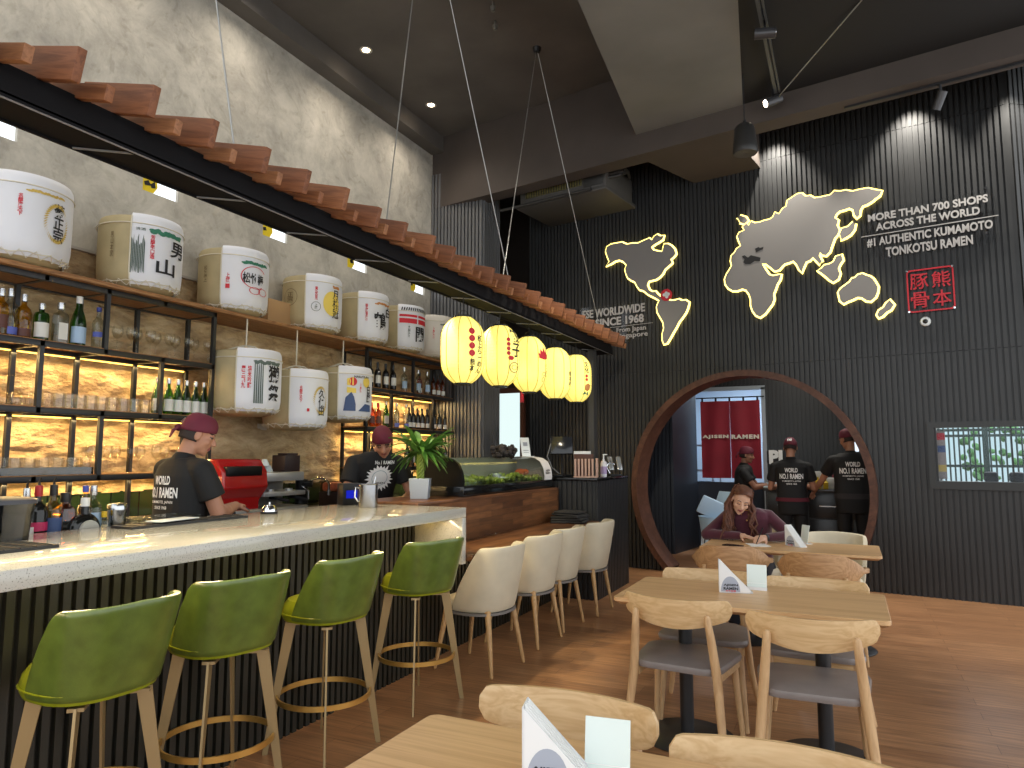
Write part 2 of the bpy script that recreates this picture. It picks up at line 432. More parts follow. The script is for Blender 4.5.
def crag(u, v):
    y, z = -1.0+u*9.15, 1.16+v*1.84; row = int(z/.37); p = V((0, y*3+row*3.7, z*7))
    d = mnoise.fractal(p*1.5, .9, 2.1, 5)*.026+.014*mnoise.noise(V((row*1.7, y*1.3, 0)))
    d -= .014*max(0, 1-abs((z % .37)-.0)/.012)
    return V((XW+.045+d if z < 2.62 else XW+.012+.2*d, y, z))
w = MB(); w.grid(crag, 420, 110)
w.bx(XW, XW+.02, -1.0, 8.15, 1.16, 3.0)
struct(w, 'wall_stone', STONE, smooth=True)
GTILE = brick_mat('green_tile', [(30, 44, 28), (40, 56, 34)], (18, 24, 18), (.24, .24), .006, rough=.15, bump=.1, grain=(1, 1, 1), offset=0, axis_swap=(1, 2, 0))
w = MB(); w.bx(XW, XW+.04, -1.0, 8.15, .9, 1.17); struct(w, 'trim_1', GTILE)
w = MB(); w.bx(XW, XW+.06, -1.0, 8.15, 2.98, 3.0); struct(w, 'trim_2', M('ledge_grey', (170, 166, 158), rough=.8))

# --- column clad in grey slats between the concrete wall and the back wall
def slat_strip(mb, p0, d, n, L, pitch, sw, sd, intervals):
    """upright slats from p0 along d (unit) with outward n; intervals(s) -> list of (z0,z1)"""
    k = int(L/pitch)
    rot = Matrix(((d.x, n.x, 0), (d.y, n.y, 0), (0, 0, 1))).to_4x4()
    for i in range(k+1):
        s = i*pitch+pitch/2
        if s > L: break
        for z0, z1 in intervals(s):
            c = p0+d*s+n*(sd/2); mb.box((c.x, c.y, (z0+z1)/2), (sw, sd, z1-z0), rot=rot)
GREY_SLAT = M('grey_metal_slat', (112, 113, 116), rough=.38, metal=.25, noise=.1, nscale=2)
cx0, cx1, cyf, cyb = XW, -4.36, 8.2, 8.73
w = MB(); w.bx(cx0, cx1-.03, cyf+.03, cyb, 0, 5.45)
slat_strip(w, V((cx0, cyf+.03, 0)), V((1, 0, 0)), V((0, -1, 0)), cx1-cx0-.02, .055, .034, .03, lambda s: [(0, 2.9), (2.906, 5.42)])
slat_strip(w, V((cx1-.03, cyf+.03, 0)), V((0, 1, 0)), V((1, 0, 0)), cyb-cyf-.03, .055, .034, .03, lambda s: [(0, 2.9), (2.906, 5.42)])
struct(w, 'wall_column', GREY_SLAT)

# --- recess beside the column: brown panel and a bright doorway
w = MB(); w.bx(-5.6, -3.9, 10.3, 10.4, 0, 6); w.bx(-5.7, -5.6, 8.3, 10.4, 0, 6)  # side wall added, unseen, to keep outside light out of the recess
struct(w, 'wall_recess', M('brown_panel', (52, 44, 40), rough=.6))
s0, s1 = V((-4.45, 9.6, 0)), 0
DOORG = emis('daylit_corridor', (222, 240, 238), 1.05)
w = MB(); w.bx(-5.14, -4.74, 10.24, 10.3, 0, 2.45)
d1 = struct(w, 'door_1', DOORG)
w = MB(); w.bx(-5.22, -5.14, 10.2, 10.3, 0, 2.53); w.bx(-4.74, -4.68, 10.2, 10.3, 0, 2.53); w.bx(-5.22, -4.68, 10.2, 10.3, 2.45, 2.53)
part(w, 'door_frame', M('reddish_frame', (96, 58, 44), rough=.5), d1)

# --- main slatted wall with the moon gate and the strip window
RS, RZ, RR = -2.545, 1.04, 1.43
PS0, PS1, PZ0, PZ1 = -.567, .19, 1.184, 1.731
def gaps(s):
    s -= 5.6
    out = [(0.0, 5.6)]
    def cut(a, b):
        nonlocal out
        q = []
        for z0, z1 in out:
            if b <= z0 or a >= z1: q.append((z0, z1)); continue
            if a > z0: q.append((z0, a))
            if b < z1: q.append((b, z1))
        out = q
    h2 = (RR-.035)**2-(s-RS)**2
    if h2 > 0: cut(RZ-sqrt(h2), RZ+sqrt(h2))
    if PS0 < s < PS1: cut(PZ0, PZ1)
    return out
def seamed(s):
    q = []
    for z0, z1 in gaps(s):
        for a, b in ((0, 2.515), (2.521, 5.012), (5.018, 5.6)):
            lo, hi = max(z0, a), min(z1, b)
            if hi-lo > .004: q.append((lo, hi))
    return q
w = MB(); p0 = W(-5.6, 0)
slat_strip(w, p0, WT, -WN, 5.85, .055, .036, .022, seamed)
slat_strip(w, p0+WN*.06, WT, -WN, 5.85, .0275, .0276, .06, gaps)
struct(w, 'wall_back', BLACK_SLAT)
# return of the wall beyond the right-hand corner
w = MB(); dd = V((cos(WA+radians(42)), sin(WA+radians(42)), 0)); nn = V((dd.y, -dd.x, 0))
slat_strip(w, W(.25, 0), dd, nn, 1.6, .055, .036, .022, lambda s: [(0, 5.01), (5.016, 5.6)])
slat_strip(w, W(.25, 0)-nn*.05, dd, nn, 1.6, .0275, .0276, .05, lambda s: [(0, 5.6)])
struct(w, 'wall_right', BLACK_SLAT)

# moon gate frame (a deep bent-wood ring that stops at the floor)
def arc_ring(r0, r1, o0, o1, n=120):
    amin = math.asin(max(-1, min(1, (0-RZ)/r1)))
    R = []
    for k in range(n+1):
        a = amin+(pi-2*amin)*k/n
        pts = []
        for r, o in ((r0, o0), (r1, o0), (r1, o1), (r0, o1)):
            pts.append(W(RS+r*cos(a), max(.0, RZ+r*sin(a)), o))
        R.append(pts)
    return R
w = MB(); w.rings(arc_ring(RR-.075, RR, .085, -.26))
struct(w, 'trim_3', WALNUT)

# strip window: black frame, the terrace outside
w = MB()
for (a, b, z0, z1) in ((PS0-.06, PS1+.06, PZ1, PZ1+.06), (PS0-.06, PS1+.06, PZ0-.08, PZ0), (PS0-.06, PS0, PZ0, PZ1), (PS1, PS1+.06, PZ0, PZ1)):
    m = wall_mat((a+b)/2, (z0+z1)/2, 0)
    w.box((0, 0, 0), (b-a, z1-z0, .14), rot=None); 
    w.bm.verts.ensure_lookup_table(); bmesh.ops.transform(w.bm, matrix=m, verts=w.bm.verts[-8:])
wf = struct(w, 'window_6', M('window_black_frame', (40, 42, 42), rough=.4))
w = MB(); w.box((0, 0, 0), (PS1-PS0, PZ1-PZ0, .006)); w.xf(wall_mat((PS0+PS1)/2, (PZ0+PZ1)/2, -.03))
part(w, 'pane', PANE, wf)
w = MB(); w.box((0, 0, 0), (.012, PZ1-PZ0, .02)); w.xf(wall_mat(.085, (PZ0+PZ1)/2, -.03)); part(w, 'mullion', M('window_black_frame'), wf)

# --- ceilings and beams
ZC, ZB, ZS = 5.95, 5.18, 4.93
w = MB(); w.bx(-5.4, -1.6, -1.5, 9.2, ZC, ZC+.15)
struct(w, 'ceiling', CEIL)
w = MB(); a = [(-1.62, 0), (-1.85, 5.12), (-2.10, 7.9), (-.9, 7.9), (-.66, 5.69), (-.2, 0)]
w.prism(a, ZB, ZC+.1); struct(w, 'ceiling_bulkhead', CEIL2)
w = MB(); w.prism([(-.2, -1.5), (-.66, 5.69), (-.9, 7.9), (3.4, 7.9), (3.4, -1.5)], ZB+.004, ZB+.4); struct(w, 'ceiling_right', CEIL3)
w = MB(); w.bx(-5.2, -5.0, -1.5, 8.2, 5.72, ZC); struct(w, 'beam_left', CEIL)
def wprism(pts, z0, z1, mb):
    q = [W(s, 0, o) for s, o in pts]; mb.prism([(p.x, p.y) for p in q], z0, z1)
w = MB(); wprism([(-7.2, 1.22), (1.3, 1.22), (1.3, .97), (-7.2, .97)], ZS, ZC+.1, w)
struct(w, 'beam_back', BEAMM)
w = MB(); wprism([(-3.32, 1.2), (-2.22, 1.2), (-2.22, 0), (-3.05, 0)], ZS+.002, ZC, w)
struct(w, 'ceiling_soffit', BEAMM)
w = MB(); wprism([(-7.2, .97), (1.3, .97), (1.3, -.6), (-2.9, -2.6), (-7.2, -2.6)], 5.6, 5.7, w)  # carried on unseen over the recess to block outside light
struct(w, 'ceiling_back', CEIL3)

# --- kitchen behind the moon gate
KW = M('kitchen_black_slat', (40, 42, 44), rough=.45)
NAVY = M('navy_slat', (34, 39, 48), rough=.45)
w = MB(); w.bx(-3.6, -2.40, 10.5, 10.6, 0, 3.4); w.prism([(-2.43, 10.5), (-2.36, 10.5), (-2.20, 11.5), (-2.27, 11.5)], 0, 3.4)
slat_strip(w, V((-3.6, 10.5, 0)), V((1, 0, 0)), V((0, -1, 0)), 1.2, .06, .038, .02, lambda s: [(0, 3.4)])
dv = V((.16, 1, 0)).normalized(); slat_strip(w, V((-2.38, 10.5, 0)), dv, V((dv.y, -dv.x, 0)), 1.0, .06, .038, .02, lambda s: [(0, 3.4)])
struct(w, 'wall_kitchen_left', NAVY)
w = MB(); w.bx(-1.15, .62, 11.5, 11.6, 0, 3.4); w.bx(-2.3, -1.15, 11.5, 11.6, 2.5, 3.4)
slat_strip(w, V((-1.15, 11.5, 0)), V((1, 0, 0)), V((0, -1, 0)), 1.28, .06, .038, .02, lambda s: [(0, 3.4)])
slat_strip(w, V((.29, 11.5, 0)), V((1, 0, 0)), V((0, -1, 0)), .33, .06, .038, .02, lambda s: [(0, 3.4)])
slat_strip(w, V((-2.3, 11.5, 0)), V((1, 0, 0)), V((0, -1, 0)), 1.15, .06, .038, .02, lambda s: [(2.55, 3.4)])
struct(w, 'wall_kitchen', KW)
w = MB(); w.bx(-2.27, -2.21, 11.46, 11.54, 0, 2.5); w.bx(-1.19, -1.13, 11.46, 11.54, 0, 2.5); w.bx(-2.27, -1.13, 11.46, 11.54, 2.47, 2.53)
struct(w, 'trim_4', M('door_casing', (150, 160, 168), rough=.4))
w = MB(); w.bx(.03, .14, 11.46, 11.47, 1.5, 2.32); struct(w, 'window_7', emis('kitchen_side_light', (225, 238, 250), 1.2))
w = MB(); w.prism([(-4.0, 9.4), (.62, 8.65), (.62, 11.6), (-4.0, 11.6)], 3.4, 3.5); struct(w, 'ceiling_kitchen', CEIL3)
PALE = M('pale_blue_wall', (176, 196, 214), rough=.6)
w = MB(); w.bx(-3.4, .2, 14.2, 14.3, 0, 3.2); w.bx(-3.5, -3.4, 11.6, 14.3, 0, 3.2); w.bx(.1, .2, 11.6, 14.3, 0, 3.2)
struct(w, 'wall_scullery', PALE)
w = MB(); w.bx(-3.5, .2, 11.6, 14.3, 3.0, 3.1); struct(w, 'ceiling_scullery', PALE)
w = MB(); w.bx(-2.27, -1.2, 11.66, 11.7, 0, 1.02); struct(w, 'door_2', M('navy_half_door', (28, 38, 54), rough=.5))
# ================================================================== BAR
# --- bar counter
def quartz():
    m, nt, b = newmat('speckled_quartz'); N, L = nt.nodes, nt.links
    tc = N.new('ShaderNodeTexCoord'); n = N.new('ShaderNodeTexNoise'); n.inputs['Scale'].default_value = 170; n.inputs['Detail'].default_value = 2
    L.new(tc.outputs['Object'], n.inputs['Vector'])
    r = N.new('ShaderNodeValToRGB'); e = r.color_ramp.elements
    e[0].position = .33; e[0].color = lin((140, 137, 126)); e[1].position = .41; e[1].color = lin((198, 195, 184))
    L.new(n.outputs['Fac'], r.inputs['Fac']); L.new(r.outputs[0], b.inputs['Base Color'])
    b.inputs['Roughness'].default_value = .13; b.inputs['Coat Weight'].default_value = .3
    MATS['quartz'] = m; return m
QUARTZ = quartz()
GOLD = M('brushed_brass', (206, 166, 90), rough=.32, metal=.75)
CHAMP = M('champagne_paint', (160, 138, 98), rough=.36, metal=.45)
STEEL = M('polished_steel', (190, 192, 195), rough=.18, metal=1)
CHROME = M('chrome', (225, 227, 230), rough=.07, metal=1)
BLKP = M('black_plastic', (22, 23, 25), rough=.35, spec=.25)
WHITEP = M('white_print', (240, 240, 238), rough=.6)
REDP = M('red_print', (206, 34, 50), rough=.6)
BLUEP = M('blue_print', (62, 84, 128), rough=.6)
LED_W = emis('warm_led_strip', (255, 205, 110), 9)
LED_Y = emis('amber_led_strip', (255, 200, 90), 5)

CX, CB, CP, CE, CZ = -2.33, -3.30, -2.70, 4.16, 1.10
bar = thing('bar_counter', 'long bar counter with speckled white stone top over a black slatted front', 'counter', (-2.7, 2, 0))
def rel(o, mb): return mb.xf(Matrix.Translation(-V(o.location)))
m = MB(); m.bx(CB, CX, -1.2, CE, CZ-.066, CZ, bev=.004); part(rel(bar, m), 'worktop', QUARTZ, bar)
m = MB(); m.bx(CP-.03, CX, CE-.05, CE, .73, CZ-.067, bev=.003); part(rel(bar, m), 'end_panel', QUARTZ, bar)
m = MB(); m.bx(CP-.04, CP-.012, -1.2, CE-.05, 0, CZ-.066)
slat_strip(m, V((CP-.012, -1.2, 0)), V((0, 1, 0)), V((1, 0, 0)), CE+1.15, .05, .03, .022, lambda s: [(.0, CZ-.067)])
part(rel(bar, m), 'slat_panel', BAR_SLAT, bar)
m = MB(); m.bx(CB, CP-.04, CE-.06, CE, 0, CZ-.067); m.bx(CB+.02, CB+.05, -1.2, CE, 0, CZ-.067); part(rel(bar, m), 'rear_panel', DARK_BACK, bar)
m = MB(); m.bx(-2.60, -2.585, -1.0, CE-.07, CZ-.074, CZ-.0665); part(rel(bar, m), 'led_strip', LED_W, bar, label='warm light strip')

# --- sushi bar: wooden upstand and ledge, black slats below
def butcher(name, c, mort, size, swap):
    return brick_mat(name, c, mort, size, .001, rough=.32, grain=(1.5, 14, 1), contrast=.4, spec=.5, axis_swap=swap)
BW1 = butcher('walnut_block_front', [(84, 52, 31), (128, 84, 51)], (56, 34, 20), (.42, .052), (1, 2, 0))
BW2 = butcher('walnut_block_top', [(92, 58, 36), (122, 80, 50)], (62, 38, 22), (.42, .052), (1, 0, 2))
sb = thing('sushi_bar', 'walnut block sushi counter with raised back and lower dining ledge', 'counter', (-2.7, 5.5, 0))
m = MB(); m.bx(-2.76, -2.28, CE+.005, 6.80, .745, .79, bev=.003); part(rel(sb, m), 'ledge', BW2, sb)
m = MB(); m.bx(-2.76, -2.72, CE+.005, 6.80, .79, 1.098); part(rel(sb, m), 'upstand', BW1, sb)
m = MB(); m.bx(-3.3, -2.72, CE+.01, 6.80, 1.098, 1.116, bev=.002); part(rel(sb, m), 'top_board', BW2, sb)
m = MB(); m.bx(-2.80, -2.765, CE+.01, 6.8, 0, .745)
slat_strip(m, V((-2.765, CE+.01, 0)), V((0, 1, 0)), V((1, 0, 0)), 2.6, .055, .034, .022, lambda s: [(0, .744)]); part(rel(sb, m), 'slat_panel', BAR_SLAT, sb)
m = MB(); m.bx(-3.3, -3.25, CE+.01, 6.8, 0, 1.098); part(rel(sb, m), 'rear_panel', DARK_BACK, sb)

# --- refrigerated display case on the sushi bar
dc = thing('display_case', 'black sushi display case with curved glass front and green salad inside', 'display case', (-2.98, 5.9, 1.116))
Y0, Y1 = -1.0, .86
curve = [(.20, .08), (.205, .12), (.19, .20), (.155, .265), (.10, .30), (.02, .315), (-.2, .318)]
m = MB(); m.bx(-.2, .21, Y0, Y1, 0, .085, bev=.006); part(m, 'base', M('gloss_black', (16, 17, 18), rough=.12), dc)
def endcap(y0, y1): 
    mm = MB(); pl = [(-.2, .08)]+curve
    mm.prism([(p[0], p[1]) for p in pl], 0, y1-y0, Matrix(((1, 0, 0, 0), (0, 0, 1, y0), (0, 1, 0, 0), (0, 0, 0, 1)))); return mm
part(endcap(Y0, Y0+.03), 'end_cap', M('case_black', (12, 12, 13), rough=.3, spec=.2), dc, label='black end cap')
ec = part(endcap(Y1-.03, Y1), 'end_cap', M('white_vinyl', (226, 222, 220), rough=.4), dc, label='white end cap')
m = MB(); m.grid(lambda u, v: V((lambda q: (q[0], Y0+.03+v*(Y1-Y0-.06), q[1]))((lambda t: (curve[int(t)][0]+(curve[min(6, int(t)+1)][0]-curve[int(t)][0])*(t-int(t)), curve[int(t)][1]+(curve[min(6, int(t)+1)][1]-curve[int(t)][1])*(t-int(t))))(min(5.999, u*6)))), 18, 1)
part(m, 'curved_glass', glass('case_glass', (222, 226, 216), .5), dc)
m = MB(); m.bx(-.2, -.185, Y0+.03, Y1-.03, .08, .31); part(m, 'back_panel', M('case_back', (196, 198, 188), rough=.3), dc)
m = MB()
for k in range(6):
    m.tube([(.206-.0, Y1-.03+.0, .12), (.2, Y1-.028, .2)], .001, 4)
part(m, 'trim_line', STEEL, dc)
# print on the white end of the case: wraps on to the curved front
def case_print():
    me = text_fit('AJISEN\nRAMEN', .11, .045, bold=.003)
    mm = MB(); mm.addmesh(me, Matrix(((0, 0, 1, .207), (1, 0, 0, Y1-.11), (0, 1, 0, .165), (0, 0, 0, 1)))); return mm
m = MB(); m.grid(lambda u, v: V((lambda q: (q[0]+.003, Y1-.20+v*.2, q[1]+.002))((lambda t: (curve[int(t)][0]+(curve[min(6, int(t)+1)][0]-curve[int(t)][0])*(t-int(t)), curve[int(t)][1]+(curve[min(6, int(t)+1)][1]-curve[int(t)][1])*(t-int(t))))(min(5.999, u*6)))), 18, 1)
part(m, 'vinyl_wrap', M('white_vinyl'), dc); part(case_print(), 'lettering', M('black_ink'), dc)
LET = M('lettuce', (128, 150, 58), rough=.5, noise=.5, nscale=30); rr = random.Random(3)
m = MB()
for k in range(380):
    x, y = rr.uniform(-.14, .15), rr.uniform(Y0+.08, Y1-.14); z = .095+rr.random()*.035+.018*sin(y*9)
    r = rr.uniform(.014, .030)
    m.sphere((x, y, z), (r, r, r*rr.uniform(.3, .8)), 6, Euler((rr.random()*3, rr.random()*3, 0)))
tag(part(m, 'salad_leaves', LET, smooth=True), 'bed of green salad leaves inside the curved glass display case', 'salad', kind='stuff').location = dc.location
m = MB(); m.sphere((0, 0, .03), (.05, .085, .035), 14); m.sphere((.02, .07, .03), (.04, .05, .03), 12)
single(m, 'salmon_fillet', M('salmon', (212, 106, 62), rough=.4, noise=.3, nscale=14), 'orange salmon piece at the far end of the display case', 'fish', (-2.98, 6.42, 1.25))

# things on top of the display case
m = MB(); rr = random.Random(5)
for k in range(60):
    m.sphere((rr.uniform(-.06, .06), rr.uniform(-.15, .15), rr.uniform(.0, .10)), (.03, .03, .016), 6, Euler((rr.random()*3, rr.random()*3, 0)))
single(m, 'dark_sponge_bundle', M('dark_mesh', (40, 34, 34), rough=.8), 'dark knobbly bundle lying on the display case before the bright doorway', 'bundle', (-3.08, 6.25, 1.435))
def card_stand(name, label, loc, rz, w, h, lines=True, tilt=-12):
    t = thing(name, label, 'sign card', loc, rz)
    r = Matrix.Rotation(radians(tilt), 4, 'X')
    m = MB(); m.box((0, 0, h/2), (w, .004, h), bev=.001); m.xf(r); c = part(m, 'card', M('card_white', (228, 232, 230), rough=.3), t)
    m = MB(); m.box((0, -.03, .002), (w, .07, .004)); part(m, 'foot', M('card_white'), t)
    if lines:
        me = poly_mesh([[(-w*.25, h*.55), (w*.25, h*.55), (w*.25, h*.75), (-w*.25, h*.75)], [(-w*.3, h*.3), (w*.3, h*.3), (w*.3, h*.34), (-w*.3, h*.34)], [(-w*.3, h*.2), (w*.3, h*.2), (w*.3, h*.23), (-w*.3, h*.23)]])
        m = MB(); m.addmesh(me, r @ Matrix(((1, 0, 0, 0), (0, 0, -1, -.0035), (0, 1, 0, 0), (0, 0, 0, 1)))); part(m, 'print', M('grey_print', (150, 152, 158), rough=.6), c)
    return t
card_stand('table_card', 'white leaning card with grey print on top of the display case', (-3.0, 6.62, 1.434), radians(60), .11, .2)
card_stand('table_card', 'white leaning card with grey print on the wooden sushi ledge', tuple(atz(489, 533, .79)), radians(62), .055, .105)
rr = random.Random(8); t = thing('folded_apron_pile', 'pile of folded black cloths at the far end of the sushi ledge', 'cloth', (-2.5, 6.55, .79))
for k in range(5):
    m = MB(); m.box((0, 0, .012+.022*k), (.34-.02*k, .30-.015*k, .024), Euler((0, rr.uniform(-.05, .05), rr.uniform(-.2, .2))), bev=.011, seg=3); part(m, 'folded_cloth', M('black_cloth', (24, 24, 26), rough=.8, noise=.3, nscale=30), t)

# --- podium (host desk) with its clutter
pd = thing('host_desk', 'tall black slatted host desk at the end of the sushi bar', 'desk', (-2.6, 7.4, 0))
px0, px1, py0, py1, pz = -3.3, -2.32, 6.84, 7.95, 1.215
m = MB(); m.bx(px0, px1-.02, py0+.02, py1, 0, pz-.03)
slat_strip(m, V((px0, py0+.02, 0)), V((1, 0, 0)), V((0, -1, 0)), .96, .055, .036, .018, lambda s: [(0, pz-.03)])
slat_strip(m, V((px1-.02, py0+.02, 0)), V((0, 1, 0)), V((1, 0, 0)), 1.08, .055, .036, .018, lambda s: [(0, pz-.03)])
part(rel(pd, m), 'slat_body', BLACK_SLAT, pd)
m = MB(); m.bx(px0, px1+.012, py0-.012, py1, pz-.03, pz, bev=.004); part(rel(pd, m), 'top', M('gloss_black'), pd)
ph = thing('menu_holder', 'wooden slat box of menus on the host desk', 'menu holder', (-2.5, 7.02, pz), radians(12))
m = MB(); m.box((0, 0, .008), (.24, .13, .016)); m.box((.12, 0, .1), (.014, .13, .2), bev=.002); part(m, 'box', M('pink_beech', (206, 168, 146), rough=.5), ph)
for k in range(6):
    m = MB(); m.box((-.10+.036*k, -.055, .1), (.02, .012, .19), bev=.002); part(m, 'slat', M('pink_beech'), ph)
m = MB(); m.box((-.02, .01, .13), (.2, .06, .23), bev=.002); part(m, 'menu_stack', M('menu_brown', (84, 52, 40), rough=.6), ph)
m = MB(); m.box((-.04, .045, .15), (.18, .012, .25), bev=.002); part(m, 'white_sheets', M('card_white'), ph)
pm = thing('payment_terminal', 'black checkout screen on a stalk standing on the host desk', 'terminal', (-2.86, 7.25, pz), radians(25))
m = MB(); m.box((0, 0, .012), (.2, .2, .024), bev=.006); part(m, 'foot', BLKP, pm)
m = MB(); m.tube([(0, .03, .02), (0, .05, .15), (0, .02, .26)], .016, 8); part(m, 'stalk', BLKP, pm)
m = MB(); m.box((0, 0, .34), (.24, .035, .2), Euler((radians(-15), 0, 0)), bev=.008); part(m, 'screen', M('dark_screen', (30, 32, 38), rough=.15), pm)
m = MB(); m.tube([(-.12, -.02, .36), (-.16, -.04, .22), (-.11, -.05, .1), (-.02, -.05, .02)], .006, 6); part(m, 'cable', M('grey_cable', (110, 112, 115), rough=.4), pm)
m = MB(); m.box((0, 0, .02), (.3, .16, .02), bev=.005); single(m, 'keyboard_tray', BLKP, 'flat black keyboard tray at the front edge of the host desk', 'tray', (-2.88, 6.98, pz), radians(8))
hb = thing('sanitizer_bottle', 'white pump bottle between menus and card reader on the host desk', 'bottle', (-2.42, 7.38, pz))
m = MB(); m.lathe([(0, 0), (.033, 0), (.035, .01), (.035, .14), (.028, .165), (.012, .175), (.012, .19), (0, .19)], seg=16); part(m, 'body', M('white_bottle', (224, 222, 226), rough=.3), hb)
m = MB(); m.cyl((0, 0, .19), (0, 0, .235), .008); m.box((.015, 0, .24), (.05, .016, .012), bev=.004); part(m, 'pump', M('card_white'), hb)
m = MB(); m.lathe([(.0356, .03), (.0356, .11)], seg=16); part(m, 'label', M('lilac_label', (170, 150, 190), rough=.5), hb)
cr = thing('card_reader', 'chrome tilted card reader stand on the host desk right end', 'card reader', (-2.40, 7.72, pz), radians(35))
m = MB(); m.box((0, 0, .01), (.14, .12, .02), bev=.004); part(m, 'foot', BLKP, cr)
for k in (-1, 1):
    m = MB(); m.box((.05*k, 0, .14), (.055, .02, .17), Euler((radians(-28), 0, 0)), bev=.006); part(m, 'panel', M('reader_grey', (176, 180, 184), rough=.2, metal=.6), cr)
m = MB(); m.tube([(-.07, -.03, .03), (-.11, -.03, .1), (-.06, -.02, .17), (.0, .02, .12)], .009, 8); part(m, 'arm', CHROME, cr)

# --- bar stools
LEATHER = M('olive_leather', (88, 106, 42), rough=.28, coat=.4, noise=.22, nscale=14, bump=.05, bscale=180)
LEATHER_LIT = M('lit_seat_leather', (132, 142, 26), rough=.3, coat=.15, noise=.15, nscale=14)  # brighter lime than the back: warm light put into the seat colour
def make_stool(label):
    t = thing('bar_stool', label, 'bar stool', group='green bar stools along the counter')   # front = +Y
    m = MB(); N = 40; prof = [(.0, .630), (.80, .630), (.95, .638), (1.0, .66), (1.0, .685), (.97, .71), (.88, .735), (.6, .75), (.0, .755)]
    def sq(a, s): 
        c, q = cos(a), sin(a); k = (abs(c)**2.6+abs(q)**2.6)**(-1/2.6); return V((c*k*.202*s, q*k*.195*s, 0))
    m.rings([[sq(2*pi*i/N, max(p[0], .001))+V((0, .0, p[1])) for i in range(N)] for p in prof]); part(m, 'seat', LEATHER_LIT, t)
    m = MB()
    def seam(a): return sq(a, 1.012)+V((0, 0, .673))
    m.tube([seam(2*pi*i/N) for i in range(N)], .004, 6, closed=True); part(m, 'piping', LEATHER_LIT, t)
    # wrap-round back shell
    m = MB()
    def outer(u, v, off):
        a = radians(-90)+radians(106-30*v**1.2)*(u*2-1)         # wraps farther round at the seat than at the top
        e = abs(u*2-1)
        zt = .962-.012*e-.05*max(0, (e-.86)/.14)**2
        z0 = .645; z = z0+(zt-z0)*v
        s = (1.04+.10*v-.04*(1-v)**2)+off
        p = sq(a, s); p.y -= .055*v; p.z = z
        return p
    nu, nv = 40, 12; o, i2 = [], []
    for a in range(nu+1):
        col = [outer(a/nu, b/nv, 0) for b in range(nv+1)]+[outer(a/nu, 1-b/nv, -.16) for b in range(nv+1)]
        o.append(col)
    m.rings(o); part(m, 'backrest', LEATHER, t, sub=1)
    # two crossed flat-bar leg frames
    for k, ang in enumerate((45, 135)):
        m = MB(); d = V((cos(radians(ang)), sin(radians(ang)), 0)); nrm = V((-d.y, d.x, 0)); th = .009
        m.box((0, 0, .620-.004*k), (.38, .05, .012), Euler((0, 0, radians(ang)))); part(m, 'seat_bar', CHAMP, t)
        for sgn in (1, -1):
            m = MB(); top0, top1, bot0, bot1 = .195, .142, .285, .260
            q = [(sgn*top0, .626), (sgn*top1, .626), (sgn*bot1, 0), (sgn*bot0, 0)]
            rot = Matrix(((d.x, 0, nrm.x, 0), (d.y, 0, nrm.y, 0), (0, 1, 0, 0), (0, 0, 0, 1)))
            m.prism(q, -th/2, th/2, rot); part(m, 'leg', CHAMP, t)
    m = MB(); m.lathe([(.222, .25), (.230, .25), (.230, .275), (.222, .275), (.222, .25)], seg=48); part(m, 'foot_ring', GOLD, t)
    return t
SY = [(-2.44, 1.67, 88), (-2.45, 2.25, 78), (-2.42, 2.88, 87), (-2.39, 3.67, 75)]
SL = ['green leather bar stool nearest the viewer at far left of the photo', 'green leather bar stool second along the counter from the left, in front of the working bartender in cap', 'green leather bar stool third along the counter from the left', 'green leather bar stool at the white end panel of the counter']
SL[1] = 'green leather bar stool second along the counter from the left'
for i, (x, y, r) in enumerate(SY):
    if i == 0: st0 = make_stool(SL[0]); o = st0
    else: o = clone(st0, label=SL[i])
    o.location = (x, y, 0); o.rotation_euler = (0, 0, radians(r))

# --- cream tub chairs at the sushi ledge
CREAM = M('cream_leatherette', (206, 196, 172), rough=.5, noise=.06, nscale=9, bump=.04, bscale=120)
OAK = wood('pale_oak', (176, 136, 88), (204, 166, 116), axis=2, scale=2, rough=.45)
def make_tub(label):
    t = thing('tub_chair', label, 'chair', group='cream tub chairs at the sushi ledge')
    N = 40
    def sq(a, s): 
        c, q = cos(a), sin(a); k = (abs(c)**2.5+abs(q)**2.5)**(-1/2.5); return V((c*k*.235*s, q*k*.235*s, 0))
    m = MB(); prof = [(0, .40), (.85, .40), (.97, .42), (.97, .45), (.9, .475), (.5, .485), (0, .487)]
    m.rings([[sq(2*pi*i/N, max(p[0], .001))+V((0, 0, p[1])) for i in range(N)] for p in prof]); part(m, 'seat', CREAM, t)
    m = MB(); o = []
    def outer(u, v, off):
        a = radians(-90)+radians(118-44*v**1.1)*(u*2-1); e = abs(u*2-1)
        zt = .848-.012*e-.045*max(0, (e-.86)/.14)**2; z0 = .40
        s = 1.03+.10*v-.06*(1-v)**2+off; p = sq(a, s); p.y -= .045*v; p.z = z0+(zt-z0)*v; return p
    for a in range(41): o.append([outer(a/40, b/10, 0) for b in range(11)]+[outer(a/40, 1-b/10, -.15) for b in range(11)])
    m.rings(o); part(m, 'backrest', CREAM, t, sub=1)
    m = MB(); m.rings([[sq(2*pi*i/N, s)+V((0, 0, z)) for i in range(N)] for s, z in ((.9, .38), (1.0, .385), (1.0, .402), (.9, .402))]); part(m, 'base_rim', M('grey_rim', (120, 116, 112), rough=.5), t)
    for sx in (-1, 1):
        for sy in (-1, 1):
            m = MB(); m.cone((sx*.165, sy*.165, .40), (sx*.215, sy*.225, .012), .023, .012, 12); part(m, 'leg', OAK, t)
    return t
TUB = [(-2.36, 4.42, 86), (-2.37, 5.17, 88), (-2.38, 5.72, 88), (-2.32, 6.38, 90)]
